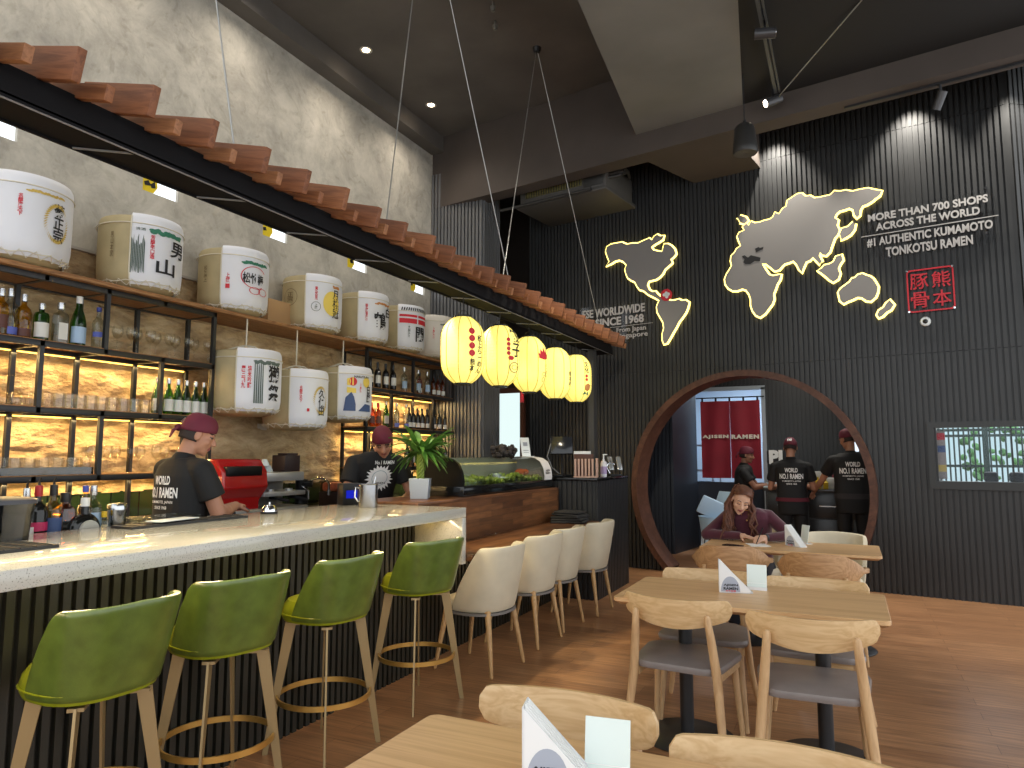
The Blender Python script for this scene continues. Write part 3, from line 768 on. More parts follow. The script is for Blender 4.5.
TL = ['cream tub chair right beside the white end of the bar counter', 'cream tub chair second from the bar along the sushi ledge', 'cream tub chair third from the bar along the sushi ledge', 'cream tub chair farthest along, in front of the host desk']
for i, (x, y, r) in enumerate(TUB):
    o = make_tub(TL[0]) if i == 0 else clone(tub0, label=TL[i])
    if i == 0: tub0 = o
    o.location = (x, y, 0); o.rotation_euler = (0, 0, radians(r))

# --- racks
SHELFW = wood('shelf_oak', (128, 88, 52), (168, 122, 78), axis=1, scale=1.5, rough=.55)
RX0, RX1 = -5.09, -4.75
LEV = [2.64, 2.20, 1.76, 1.31]
def rack(name, label, y0, y1, rows, rear, z_low):
    t = thing(name, label, 'shelving rack', (-4.9, y0, 0))
    for k, z in enumerate(LEV):
        zb = z-.04
        m = MB(); m.bx(RX1-.03, RX1, y0, y1, zb, z, bev=.002); m.bx(RX0, RX0+.03, y0, y1, zb, z)
        for y in rear: m.bx(RX0, RX1, y-.014, y+.014, zb+.004, z-.002)
        part(rel(t, m), 'shelf_frame', BLACK_STEEL, t)
        if k:
            m = MB(); m.bx(RX0+.005, RX1-.005, y0, y1, z-.008, z+.006); part(rel(t, m), 'shelf', SHELFW, t)
        else:
            m = MB(); m.bx(RX0+.005, RX1-.03, y0, y1, z-.03, z-.002); part(rel(t, m), 'shelf', SHELFW, t)
        m = MB(); m.bx(RX0+.002, RX0+.010, y0+.02, y1-.02, zb-.010, zb-.002)
        if k: part(rel(t, m), 'led_strip', LED_Y, t, label='amber light strip')
        else: m.bm.free()
    for k, ys in enumerate(rows):
        for y in ys:
            m = MB(); m.bx(RX1-.03, RX1, y-.015, y+.015, LEV[k+1], LEV[k]-.04); part(rel(t, m), 'front_post', BLACK_STEEL, t)
    for y in rear:
        m = MB(); m.bx(RX0, RX0+.03, y-.015, y+.015, z_low, LEV[0]-.04); part(rel(t, m), 'rear_post', BLACK_STEEL, t)
    return t
rack('bottle_rack', 'black steel back bar rack on the left holding spirits and rows of glasses', .9, 4.17, [[2.30, 3.214, 4.155], [1.85, 2.777, 3.677, 4.155], [2.30, 3.214, 4.155]], [1.85, 2.30, 2.777, 3.214, 3.677, 4.155], .92)
rack('bottle_rack', 'black steel back bar rack on the right, behind the lucky plant', 6.22, 8.14, [[6.235, 7.155, 8.12], [6.235, 6.707, 7.62], [6.235, 7.155, 8.12]], [6.235, 6.707, 7.155, 7.62, 8.12], .92)
m = MB(); m.bx(XW+.012, -4.70, .9, 8.16, 2.642, 2.672, bev=.002)
single(rel(bpy.data.objects['floor'], m), 'display_plank', SHELFW, 'long wooden plank above both racks carrying the white sake barrels', 'shelf')

# --- back counter
bc = thing('back_counter', 'dark back counter along the stone wall behind the bar staff', 'counter', (-4.9, 4, 0))
m = MB(); m.bx(XW+.06, -4.5, -.5, 8.1, 0, .88); part(rel(bc, m), 'cabinet', M('cabinet_black', (36, 36, 38), rough=.5), bc)
m = MB(); m.bx(XW+.05, -4.45, -.5, 8.1, .88, .92, bev=.003); part(rel(bc, m), 'worktop', M('grey_stone_top', (130, 128, 124), rough=.3), bc)

# --- sake barrels
BEIGE = M('straw_cover', (180, 166, 128), rough=.7, noise=.08, nscale=6)
BWHITE = M('white_barrel_cloth', (226, 228, 234), rough=.55, noise=.02, nscale=4)
ROPE = M('pale_rope', (214, 208, 190), rough=.8)
BINK = M('barrel_black', (30, 30, 34), rough=.6); GOLDP = M('gold_print', (206, 176, 84), rough=.5); GREENP = M('green_print', (52, 122, 96), rough=.6)
BROWNP = M('faint_brown_print', (120, 104, 72), rough=.7); GREYP = M('grey_green_print', (96, 110, 104), rough=.7); SUNP = M('yellow_print', (240, 212, 96), rough=.6); ORP = M('orange_print', (204, 138, 74), rough=.6)
BR, BH = .31, .58
PR = [(0.001, .004), (.20, .004), (.262, .03), (.296, .075), (.308, .13), (.31, .3), (.31, .50), (.308, .545), (.30, .568), (.26, .58), (.001, .582)]
def brad(z):
    for (r0, z0), (r1, z1) in zip(PR[1:], PR[2:]):
        if z0 <= z <= z1: return r0+(r1-r0)*(z-z0)/max(1e-6, z1-z0)
    return BR
def vtext(s, w, h): return text_fit('\n'.join(s), w, h, bold=.002, line=.92)
def make_barrel(label, loc, a0, prints, hang=None, white=195, front=None, group='straw covered sake barrels on the plank'):
    """a0: where the white cover starts (degrees); prints: (mesh, material, angle, z, name)"""
    t = thing('sake_barrel', label, 'barrel', loc, group=group); a0 -= 7; dA = -13
    if not hang: t.scale = (.94, .94, .955)
    m = MB(); m.lathe(PR, seg=48); part(m, 'straw_body', BEIGE, t)
    m = MB(); A0, A1 = radians(a0), radians(a0+white)
    pw = [(r+.007, z) for r, z in PR[2:-1]]
    pw = [(r*(1-.0*0), z) for r, z in pw]; pw[-1] = (.300, .588); pw[-2] = (.311, .568)
    m.lathe(pw, seg=48, a0=A0, a1=A1, wob=lambda a, z: 1+(.018*abs(sin(a*9)) if z < .1 else 0))
    m.rings([[V((.30*cos(A0+(A1-A0)*k/24), .30*sin(A0+(A1-A0)*k/24), .588)) for k in range(25)]+[V((.0, 0, .588))], [V((.30*cos(A0+(A1-A0)*k/24), .30*sin(A0+(A1-A0)*k/24), .586)) for k in range(25)]+[V((0, 0, .586))]])
    part(m, 'white_cover', front or BWHITE, t, ang=50)
    m = MB()
    m.tube([((BR+.012)*cos(2*pi*k/40), (BR+.012)*sin(2*pi*k/40), .505) for k in range(40)], .0045, 6, closed=True)
    m.tube([((brad(z)+.014)*cos(A0), (brad(z)+.014)*sin(A0), z) for z in (.02, .06, .12, .25, .4, .5, .56, .58)], .006, 6)
    for k in range(20):
        a, b = 2*pi*k/20, 2*pi*(k+1)/20; c = (a+b)/2
        m.tube([(.27*cos(a), .27*sin(a), .02), (.312*cos(c), .312*sin(c), .062), (.27*cos(b), .27*sin(b), .02)], .003, 5)
    m.tube([((.30)*cos(2*pi*k/40), (.30)*sin(2*pi*k/40), .05+.008*sin(k*1.7)) for k in range(40)], .004, 5, closed=True)
    part(m, 'rope_net', ROPE, t)
    if hang:
        m = MB(); L = (2.642-loc[2])/.955-BH; t.scale = (.955, .955, .955)
        m.tube([(.20, 0, BH), (.1, 0, BH+.05), (0, 0, BH+.07), (-.1, 0, BH+.05), (-.2, 0, BH)], .007, 6)
        m.tube([(0, -.22, BH), (0, -.08, BH+.05), (0, 0, BH+.07), (0, .08, BH+.05), (0, .22, BH)], .007, 6)
        m.tube([(0, 0, BH+.06), (0, 0, BH+L)], .007, 6); part(m, 'hanging_rope', ROPE, t)
    for me, mat, ang, z, nm in prints:
        part(wrap(me, BR+.01, radians(ang+(dA if ang > -60 else -6)), z, .0035, prof=None), nm, mat, t)
    return t
def leaves(w, n, r): 
    rr = random.Random(n); return poly_mesh([disc(r*rr.uniform(.7, 1.2), -w/2+w*k/(n-1), rr.uniform(-r*.5, r*.5), 8, r*rr.uniform(.4, .8)) for k in range(n)])
def arcpoly(r, a0, a1, t, ky=1, n=20, cx=0, cy=0):
    return [[(cx+q*cos(a), cy+ky*q*sin(a)) for q, a in ((r, a0+(a1-a0)*k/n), (r+t, a0+(a1-a0)*k/n), (r+t, a0+(a1-a0)*(k+1)/n), (r, a0+(a1-a0)*(k+1)/n))] for k in range(n)]
def wreath():
    P = []
    for k in range(44):
        a = 2*pi*k/44
        if abs(sin(a/2+pi/4)) > .985 or True:
            c, s = .085*cos(a), .125*sin(a); P.append([(c-.018*cos(a+.6), s-.018*sin(a+.6)), (c+.004, s+.008), (c+.018*cos(a+.6), s+.018*sin(a+.6)), (c-.004, s-.008)])
    return poly_mesh(P)
small = lambda s: text_fit(s, .07, .022, bold=.001)
B = [(2.76, -62, 40), (3.59, -38, 20), (4.53, -54, 15), (5.56, -52, 15), (6.41, -52, 18), (7.21, -52, 15), (8.0-.21+.02, -100, 10)]
ZB0 = 2.673; XB = -4.885
XH = -4.73
make_barrel('white sake barrel with gold wreath at the far left end of the plank', (XB, 2.655, ZB0), -78, [
    (wreath(), GOLDP, 26, .285, 'wreath_print'), (vtext('菊正宗', .085, .27), BINK, 28, .29, 'black_lettering'), (vtext('名醇満天下', .03, .15), REDP, -16, .36, 'red_lettering'), (leaves(.24, 26, .012), GOLDP, 12, .468, 'gold_band_print'), (small('清酒'), GREYP, -48, .47, 'small_print')], group=None)
make_barrel('sake barrel with dark bamboo print and green band, second on the plank', (XB, 3.535, ZB0), -42, [
    (vtext('男', .16, .13), BINK, 33, .35, 'black_lettering'), (vtext('山', .17, .13), BINK, 13, .19, 'black_lettering'), (vtext('芳醇\n辛口造'.replace('\n', ''), .035, .19), REDP, -8, .33, 'red_lettering'), (leaves(.26, 24, .024), GREENP, 14, .455, 'green_band_print'),
    (poly_mesh([[(x, -.16+.02*((k*7) % 5)), (x+.008, -.16), (x+.008, .1+.05*sin(k*2)), (x, .12-.02*((k*3) % 4))] for k, x in enumerate([-.05+.011*q for q in range(9)])]), GREYP, -26, .27, 'bamboo_print'), (vtext('男山本家', .028, .2), BROWNP, -68, .33, 'faint_lettering'), (small('清酒'), GREYP, -24, .46, 'small_print')], group=None)
make_barrel('sake barrel with red looped ring round its lettering, third on the plank', (XB, 4.45, ZB0), -55, [
    (text_fit('松竹梅', .22, .10, bold=.002), BINK, 4, .31, 'black_lettering'), (poly_mesh(arcpoly(.13, .6, 2*pi-.9, .008, .75)+arcpoly(.05, 0, 2*pi, .008, .6, cx=.0, cy=-.12)+arcpoly(.05, 0, 2*pi, .008, .6, cx=.1, cy=-.12)), REDP, 6, .32, 'red_loop_print'), (leaves(.26, 26, .018), GREENP, 8, .45, 'green_pine_print'), (vtext('上撰', .035, .09), REDP, -38, .29, 'red_lettering'), (poly_mesh([[(-.018, -.02), (.018, -.02), (.018, .02), (-.018, .02)]]), REDP, -38, .215, 'red_stamp'), (vtext('松竹梅上', .04, .15), BROWNP, -84, .33, 'faint_lettering')], group=None)
make_barrel('white sake barrel with yellow moon behind black lettering, fourth on the plank', (XB, 5.47, ZB0), -54, [
    (poly_mesh([disc(.105, 0, 0, 28, .13)]), SUNP, 4, .29, 'yellow_moon_print'), (wrap and vtext('月桂冠', .1, .3), BINK, 14, .29, 'black_lettering'), (vtext('灘伏見', .03, .14), REDP, -28, .38, 'red_lettering'), (poly_mesh(ringpolys(.045, .05)), GREYP, -28, .24, 'round_stamp'), (vtext('上撰', .03, .06), GREYP, -28, .24, 'stamp_lettering'), (poly_mesh(ringpolys(.085, .09)), BROWNP, -86, .34, 'faint_ring'), (vtext('正宗', .08, .1), BROWNP, -86, .34, 'faint_lettering'), (leaves(.08, 8, .018), ORP, 14, .47, 'orange_crest_print')], group=None)
make_barrel('sake barrel with orange band and large black character, fifth on the plank', (XB, 6.29, ZB0), -54, [
    (vtext('鶴', .19, .21), BINK, 2, .25, 'black_lettering'), (vtext('白', .12, .12), BINK, 30, .37, 'black_lettering'), (leaves(.24, 22, .018), ORP, 12, .455, 'orange_band_print'), (vtext('特撰清酒', .03, .2), REDP, -30, .34, 'red_lettering')], group=None)
make_barrel('white sake barrel with two red bars across its top, sixth on the plank', (XB, 7.04, ZB0), -54, [
    (poly_mesh([[(-.26, -.06), (-.02, -.06), (-.02, .0), (-.26, .0)], [(-.26, .02), (-.02, .02), (-.02, .05), (-.26, .05)], [(.0, -.06), (.2, -.06), (.2, 0), (0, 0)], [(0, .02), (.2, .02), (.2, .05), (0, .05)]]), REDP, 2, .41, 'red_bar_print'), (vtext('関', .17, .19), BINK, 10, .22, 'black_lettering'), (poly_mesh([[(-.24+.03*k, -.02), (-.225+.03*k, -.02), (-.215+.03*k, .02), (-.23+.03*k, .02)] for k in range(15)]), BINK, 2, .53, 'black_stripe_print'), (vtext('大関酒', .03, .15), GREYP, -22, .25, 'small_lettering')], group=None)
make_barrel('plain cream sake barrel with red sun print, half behind the first lantern', (XB, 7.74, ZB0), -115, [
    (poly_mesh([disc(.07)]), REDP, 2, .33, 'red_sun_print'), (leaves(.2, 18, .016), GREYP, -2, .455, 'band_print'), (vtext('清酒', .06, .16), BINK, -16, .30, 'black_lettering'), (vtext('上撰酒', .025, .16), REDP, -38, .34, 'red_lettering')], front=M('cream_barrel_cloth', (216, 210, 200), rough=.6), group=None)
make_barrel('hanging sake barrel with dark pillar print, nearest the coffee machine', (XH, 4.48, HC+(1.80-HC)*.955), -50, [
    (vtext('獺', .15, .16), BINK, 20, .37, 'black_lettering'), (vtext('祭', .15, .15), BINK, 20, .20, 'black_lettering'), (poly_mesh([[(x, -.19), (x+.012, -.19), (x+.01, .17-.02*(k % 3)), (x+.002, .17)] for k, x in enumerate([-.04+.018*q for q in range(5)])]), GREYP, -10, .29, 'pillar_print'), (leaves(.26, 24, .02), GREYP, 8, .465, 'grey_cloud_print'), (vtext('純米吟醸', .034, .2), REDP, -24, .33, 'red_lettering'), (vtext('磨三割九', .034, .2), REDP, -33, .33, 'red_lettering')], hang=True, group=None)
make_barrel('hanging sake barrel in the middle with gold oval wreath, lowest of the three', (XH, 5.105, HC+(1.69-HC)*.955), -50, [
    (wreath(), GOLDP, 14, .29, 'wreath_print'), (vtext('久保田', .09, .26), BINK, 16, .27, 'black_lettering'), (vtext('名醇満天下', .028, .16), REDP, -25, .34, 'red_lettering'), (poly_mesh([[(-.012, -.015), (.012, -.015), (.012, .015), (-.012, .015)]]), REDP, -12, .19, 'red_stamp')], hang=True, group=None)
make_barrel('hanging sake barrel with blue mountain and red sun picture beside the right rack', (XH, 5.79, HC+(1.80-HC)*.955), -52, [
    (poly_mesh([[(-.13, -.17), (.0, -.17), (.0, -.10), (-.02, -.02), (-.05, .03), (-.08, .0), (-.11, -.03)], [(.03, -.17), (.22, -.17), (.22, -.1), (.12, -.09)]]), BLUEP, -12, .28, 'blue_mountain_print'), (poly_mesh([[(-.12, .0), (-.02, .0), (-.02, .05), (-.12, .06)], [(-.12, .08), (-.05, .08), (-.05, .17), (-.12, .15)], [(.06, .08)] and disc(.055, .12, .12, 18)]), SUNP, -8, .30, 'yellow_sky_print'), (poly_mesh([disc(.045, 0, 0, 18)]), REDP, -18, .42, 'red_sun_print'), (text_fit('HAKUTSURU', .2, .025, bold=.002), BINK, 2, .475, 'small_lettering'), (vtext('白鷹', .07, .19), BINK, 20, .30, 'black_lettering'), (vtext('上撰', .022, .1), REDP, -2, .36, 'red_lettering')], hang=True, group=None)
m = MB(); m.box((0, 0, .13), (.24, .34, .26), bev=.004); m.box((.0, 0, .262), (.03, .34, .002))
single(m, 'cardboard_box', M('cardboard', (176, 142, 100), rough=.8), 'brown cardboard box on the plank between third and fourth barrels', 'box', (-5.02, 5.06, 2.673))

# --- bottles and glasses
CLEARG = glass('bottle_clear', (228, 232, 230), .3); GREENG = glass('bottle_green', (110, 178, 74), .3)
DARKG = M('bottle_dark', (22, 22, 20), rough=.12); AMBERG = glass('bottle_amber', (220, 140, 60), .3); GOLDG = glass('bottle_gold', (240, 206, 90), .3)
def lathe_bottle(kind, h, r):
    P = {'wine': [(0, 0), (r*.92, 0), (r, .02*h), (r, .60*h), (r*.86, .67*h), (r*.45, .74*h), (r*.36, .79*h), (r*.36, .94*h)],
         'spirit': [(0, 0), (r*.94, 0), (r, .02*h), (r, .58*h), (r*.9, .66*h), (r*.5, .72*h), (r*.34, .76*h), (r*.34, .88*h)],
         'slope': [(0, 0), (r*.92, 0), (r, .03*h), (r, .45*h), (r*.8, .6*h), (r*.42, .76*h), (r*.36, .9*h)],
         'stout': [(0, 0), (r*.95, 0), (r, .03*h), (r, .66*h), (r*.85, .74*h), (r*.36, .78*h), (r*.36, .88*h)]}[kind]
    return P
def make_bottle(label, kind, h, r, gmat, lmat, cmat, lz=(.16, .44), liquor=None, square=False, group=None, name='bottle', ldim=1.0):
    t = thing(name, label, 'bottle', group=group); P = lathe_bottle(kind, h, r); zn = P[-1][1]
    m = MB(); m.lathe(P, seg=4 if square else 18, a0=pi/4 if square else 0, a1=2*pi+(pi/4 if square else 0)); part(m, 'glass_body', gmat, t, bevel=r*.25 if square else 0)
    m = MB(); m.lathe([(P[-1][0]*1.12, zn-.05*h), (P[-1][0]*1.18, zn-.04*h), (P[-1][0]*1.15, h*.99), (0, h)], seg=12); part(m, 'cap', cmat, t)
    if lmat:
        m = MB()
        if square: m.box((r*.715, 0, h*(lz[0]+lz[1])/2), (.002, r*1.1, h*(lz[1]-lz[0])))
        else: m.lathe([(r*1.015, h*lz[0]), (r*1.015, h*lz[1])], seg=14, a0=radians(-85), a1=radians(60))
        part(m, 'label', lmat, t)
    return t
LW = M('label_white', (226, 224, 216), rough=.5); LB = M('label_blue', (92, 104, 190), rough=.5); LYEL = M('label_yellow', (214, 178, 40), rough=.5); LBR = M('label_brown', (92, 50, 40), rough=.5); LPINK = M('label_magenta', (196, 40, 92), rough=.5)
LGRY = M('label_pale_blue', (170, 196, 222), rough=.5); CAPW = M('cap_silver', (200, 202, 205), rough=.25, metal=.8); CAPB = M('cap_black', (24, 24, 26), rough=.4); CAPBL = M('cap_blue', (54, 70, 160), rough=.4); CAPR = M('cap_red', (170, 36, 40), rough=.4)
def put(o, x, y, z, rz=0): o.location = (x, y, z); o.rotation_euler = (0, 0, rz); return o
XB1 = -4.86; zs = [l+.006 for l in LEV]
put(make_bottle('amber bottle at the left edge of the photo on the top rack shelf', 'spirit', .31, .045, GOLDG, LBR, CAPW), XB1, atx(0, 322, XB1).y, zs[1])
put(make_bottle('clear spirit bottle with blue lower label on the top rack shelf', 'spirit', .32, .046, CLEARG, LB, CAPW, (.05, .2)), XB1, atx(9, 322, XB1).y, zs[1])
put(make_bottle('gold bottle with brown base label on the top rack shelf', 'spirit', .30, .045, GOLDG, LBR, CAPW, (.05, .22)), XB1, atx(23, 322, XB1).y, zs[1])
put(make_bottle('squat green bottle with white label on the top rack shelf', 'stout', .26, .046, GREENG, LW, CAPW, (.1, .48)), XB1, atx(41, 325, XB1).y, zs[1])
put(make_bottle('plain clear square bottle beside the squat green one on the top rack shelf', 'stout', .29, .055, CLEARG, LW, CAPW, (.1, .5), square=True), XB1, atx(60, 327, XB1).y, zs[1])
put(make_bottle('tall green bottle with pale blue label on the top rack shelf', 'slope', .36, .05, GREENG, LGRY, M('cap_white', (228, 228, 224), rough=.5), (.06, .38)), XB1, atx(78, 329, XB1).y, zs[1])
put(make_bottle('slim clear bottle with blue cap next to the rack post', 'wine', .31, .04, CLEARG, LB, CAPBL, (.28, .4)), XB1, atx(98, 331, XB1).y, zs[1])
gb = make_bottle('', 'slope', .29, .04, GREENG, LW, CAPW, (.1, .42), group='green sparkling sake bottles on the left rack')
for i, u in enumerate((157, 168, 177.5, 186, 195, 203.5)):
    o = gb if i == 0 else clone(gb)
    o['label'] = 'small green bottle on the left rack, %s of six in its row' % nth(i, 6)
    put(o, -4.86, atx(u, 400, -4.86).y, zs[2])
# glassware: one mesh each
GL = glass('glassware', (253, 253, 251), .14)
def tumbler_mesh(h=.10, r=.036):
    m = MB(); m.lathe([(0, .006), (r*.85, .006), (r*.98, h), (r, h), (r*.9, 0), (0, 0)], seg=14); return m.mesh('tumbler')
def wine_mesh(h=.20, r=.04):
    m = MB(); m.lathe([(0, 0), (r*.85, .0), (r*.8, .004), (.006, .012), (.0045, .09), (.008, .1), (r*.7, .118), (r, .15), (r*.95, .18), (r*.8, h), (r*.77, h), (r*.9, .178), (r*.95, .15), (r*.66, .122), (0, .104)], seg=14); return m.mesh('wine_glass')
TM, WM = tumbler_mesh(), wine_mesh()
FLIP = Matrix.Diagonal((1, 1, -1, 1))
def glasses(me, name, cat, where, xs, z, group, flip=False, h=.2):
    n = len(xs)
    for i, (x, y) in enumerate(xs):
        o = link(bpy.data.objects.new(name, me)); o.location = (x, y, z+(h if flip else 0))
        if flip: o.rotation_euler = (pi, 0, 0)
        if not me.materials: me.materials.append(GL)
        tag(o, where % nth(i, n), cat, group)
def alongpx(u0, u1, n, v, x, dx=0): return [(x+(dx if k % 2 else 0), atx(u0+(u1-u0)*k/(n-1), v, x).y) for k in range(n)]
glasses(WM, 'wine_glass', 'glass', 'stemmed wine glass right of the spirits, %s', alongpx(117, 204, 10, 345, -4.88, .05), zs[1], 'wine glasses on the top rack shelf')
glasses(TM, 'tumbler', 'glass', 'clear tumbler in the long middle-shelf row, %s', alongpx(47, 150, 20, 402, -4.88, .07), zs[2], 'tumblers on the middle left-rack shelf')
glasses(WM, 'wine_glass', 'glass', 'upturned stemmed glass, middle shelf of left rack, %s', alongpx(2, 36, 5, 400, -4.9, .05), zs[2], 'upturned glasses on the middle rack shelf', True)
glasses(TM, 'tumbler', 'glass', 'clear tumbler in the tray on the lowest shelf, %s', alongpx(2, 80, 12, 465, -4.88, .06), zs[3]+.015, 'tumblers in the tray on the lowest rack shelf')
glasses(WM, 'wine_glass', 'glass', 'wine glass on the lowest shelf behind the bartender, %s', alongpx(90, 176, 8, 465, -4.9, .05), zs[3], 'wine glasses on the lowest rack shelf')
y0, y1 = atx(1, 470, -4.85).y-.05, atx(80, 470, -4.85).y+.05
m = MB(); m.bx(-4.94, -4.78, y0, y1, 0, .012); m.bx(-4.785, -4.78, y0, y1, 0, .05); m.bx(-4.94, -4.935, y0, y1, 0, .05); m.bx(-4.94, -4.78, y1-.004, y1, 0, .05)
single(m, 'glass_tray', glass('smoky_tray', (190, 190, 185), .3), 'clear plastic tray holding tumblers on the lowest rack shelf', 'tray', (0, 0, zs[3]))
# right rack bottles
wb = make_bottle('', 'wine', .31, .038, DARKG, LW, CAPB, (.2, .5), group='dark wine bottles on the top right-rack shelf')
for i, u in enumerate((370, 377.5, 385.5, 393)):
    o = wb if i == 0 else clone(wb)
    o['label'] = 'dark wine bottle, top shelf of right rack, %s of four' % nth(i, 4); put(o, -4.85, atx(u, 380, -4.85).y, zs[1])
sp = [('clear spirit bottle', CLEARG, LGRY, CAPW), ('amber liqueur bottle', AMBERG, LBR, CAPB)]
protoC = make_bottle('', 'spirit', .31, .04, CLEARG, LGRY, CAPW, group='clear bottles on the top right-rack shelf')
for i, u in enumerate((404, 418, 427)):
    o = protoC if i == 0 else clone(protoC); o['label'] = 'clear silver-capped bottle, top shelf of right rack, %s' % nth(i, 3); put(o, -4.85, atx(u, 385, -4.85).y, zs[1])
protoA = make_bottle('', 'spirit', .29, .034, AMBERG, LW, CAPB, (.1, .3), group='amber bottles on the top right-rack shelf')
for i, u in enumerate((421.5, 433.5, 438, 442.5)):
    o = protoA if i == 0 else clone(protoA); o['label'] = 'small amber bottle, top shelf of right rack, %s' % nth(i, 4); put(o, -4.88 if i == 0 else -4.85, atx(u, 388, -4.85).y, zs[1])
protoO = make_bottle('', 'spirit', .28, .037, AMBERG, LBR, CAPR, group='orange bottles on the second right-rack shelf')
for i, u in enumerate((371.5, 378)):
    o = protoO if i == 0 else clone(protoO); o['label'] = 'orange whisky bottle on the second shelf of the right rack, %s' % nth(i, 2); put(o, -4.85, atx(u, 415, -4.85).y, zs[2])
put(make_bottle('tall green bottle on the second shelf of the right rack', 'slope', .31, .037, GREENG, LW, CAPW), -4.85, atx(386, 415, -4.85).y, zs[2])
protoV = make_bottle('', 'wine', .30, .036, CLEARG, LB, CAPW, (.05, .2), group='blue-labelled clear bottles on the second right-rack shelf')
for i, u in enumerate((395, 399.8, 404.6)):
    o = protoV if i == 0 else clone(protoV); o['label'] = 'clear bottle with blue base label, right rack, %s of three' % nth(i, 3); put(o, -4.83 if i != 1 else -4.9, atx(u, 415, -4.85).y, zs[2])
protoD = make_bottle('', 'wine', .27, .033, DARKG, LW, CAPB, (.1, .3), group='dark bottles on the second right-rack shelf')
for i, u in enumerate((409, 413, 417.5, 422, 427, 434, 439, 444.5)):
    o = protoD if i == 0 else clone(protoD); o['label'] = 'dark bottle, second shelf of right rack, %s of eight' % nth(i, 8); put(o, -4.85, atx(u, 415, -4.85).y, zs[2])
protoE = make_bottle('', 'wine', .29, .035, DARKG, LW, CAPB, (.15, .45), group='dark bottles on the lowest right-rack shelf')
for i, u in enumerate((372, 378, 407, 412, 433.5, 439.5, 445)):
    o = protoE if i == 0 else clone(protoE); o['label'] = 'dark bottle, lowest shelf of right rack, %s of seven' % nth(i, 7); put(o, -4.85, atx(u, 455, -4.85).y, zs[3])
protoE2 = make_bottle('pale gold bottle on the lowest shelf of the right rack beside the bartender', 'spirit', .3, .036, CLEARG, LYEL, CAPW); put(protoE2, -4.85, atx(418, 455, -4.85).y, zs[3])

# bottles standing behind the back edge of the bar counter
SRX, SRZ = -3.42, 1.0
m = MB(); m.bx(-3.52, -3.305, 1.2, 2.75, SRZ-.03, SRZ, bev=.004); single(m, 'speed_rail', BLACK_STEEL, 'black steel shelf on the counter rear edge holding liquor bottles', 'shelf')
def sr(u, v=520): return atx(u, v, SRX).y
def pourer(t, h):
    m = MB(); m.cyl((0, 0, h*.96), (0, 0, h*1.04), .012, .009, 8); m.tube([(0, 0, h*1.03), (.0, .0, h*1.1), (.015, 0, h*1.17)], [.006, .005, .003], 6); part(m, 'pour_spout', CAPB, t)
for lab, u, kind, h, r, gm, lm, cm, lz, pr in [
    ('clear bottle with pour spout behind the plastic tub on the counter', 25, 'spirit', .30, .038, CLEARG, LW, CAPW, (.1, .4), 1),
    ('dark bottle with magenta and white label and red pour spout', 37, 'spirit', .31, .042, DARKG, LPINK, CAPR, (.32, .45), 1),
    ('olive liqueur bottle with dark label right of the magenta labelled one', 52, 'spirit', .31, .042, GOLDG, BLUEP, CAPB, (.25, .5), 1),
    ('square whisky bottle with slanted dark label', 64, 'stout', .27, .052, AMBERG, DARKG, CAPB, (.1, .5), 0),
    ('slim yellow bottle with blue cap behind the round whisky bottle', 84, 'wine', .30, .034, GOLDG, LW, CAPBL, (.2, .4), 0),
    ('clear gin bottle with pale label and white cap near the shaker', 92, 'spirit', .30, .042, CLEARG, LGRY, CAPW, (.2, .55), 0)]:
    o = make_bottle(lab, kind, h, r, gm, lm, cm, lz, square='square' in lab); put(o, SRX, sr(u), SRZ)
    if pr: pourer(o, h*.95)
rb = thing('bottle', 'black round-bodied whisky bottle with circular silver label', 'bottle', (SRX+.04, sr(79), SRZ))
m = MB(); m.sphere((0, 0, .085), (.045, .08, .085), 20); m.cyl((0, 0, .15), (0, 0, .215), .02, .017); part(m, 'glass_body', DARKG, rb)
m = MB(); m.cyl((0, 0, .2), (0, 0, .24), .02); part(m, 'cap', M('cap_white'), rb)
m = MB(); m.cyl((.04, 0, .085), (.05, 0, .085), .05, .048, 24); part(m, 'label', M('silver_label', (190, 188, 176), rough=.4, metal=.4), rb)
put(make_bottle('small clear miniature with yellow cap beside the gin bottle', 'stout', .17, .03, CLEARG, LW, LYEL, (.1, .4)), SRX+.06, sr(96), SRZ)
sh = thing('cocktail_shaker', 'steel cocktail shaker standing behind the counter edge', 'shaker', (SRX+.05, sr(110), SRZ))
m = MB(); m.lathe([(0, 0), (.033, 0), (.045, .17), (.046, .175), (0, .176)], seg=20); part(m, 'tin', STEEL, sh)
m = MB(); m.lathe([(.046, .172), (.047, .19), (.038, .205), (0, .207)], seg=20); part(m, 'lid', STEEL, sh)
# plastic tub, glass rack
tb = thing('plastic_tub', 'grey translucent plastic tub with lid at the left edge of the counter', 'tub', (-3.2, 1.74, CZ))
m = MB(); N = 24
def rsq(s, z, sx=.13, sy=.1): return [V((sx*s*(abs(cos(a))**.5)*(1 if cos(a) > 0 else -1), sy*s*(abs(sin(a))**.5)*(1 if sin(a) > 0 else -1), z)) for a in [2*pi*(k+.5)/N for k in range(N)]]
m.rings([rsq(.86, 0), rsq(.92, .1), rsq(1, .15), rsq(.96, .15), rsq(.84, .01)]); part(m, 'bin', glass('grey_tub', (120, 120, 128), .3), tb)
m = MB(); m.rings([rsq(1.04, .148), rsq(1.05, .165), rsq(.9, .172), rsq(.2, .174)]); part(m, 'lid', M('tub_lid', (60, 62, 72), rough=.3), tb)
m = MB(); m.box((0, 0, .055), (.2, .15, .09), bev=.02); part(m, 'contents', M('tub_contents', (150, 130, 126), rough=.5, noise=.4, nscale=60), tb)
gr = thing('glass_crate', 'clear crate of short glasses on the counter edge left of the bartender', 'crate', (-3.36, 2.62, SRZ))
m = MB()
for z in (.0, .11): m.bx(-.1, .1, -.19, .19, z, z+.012)
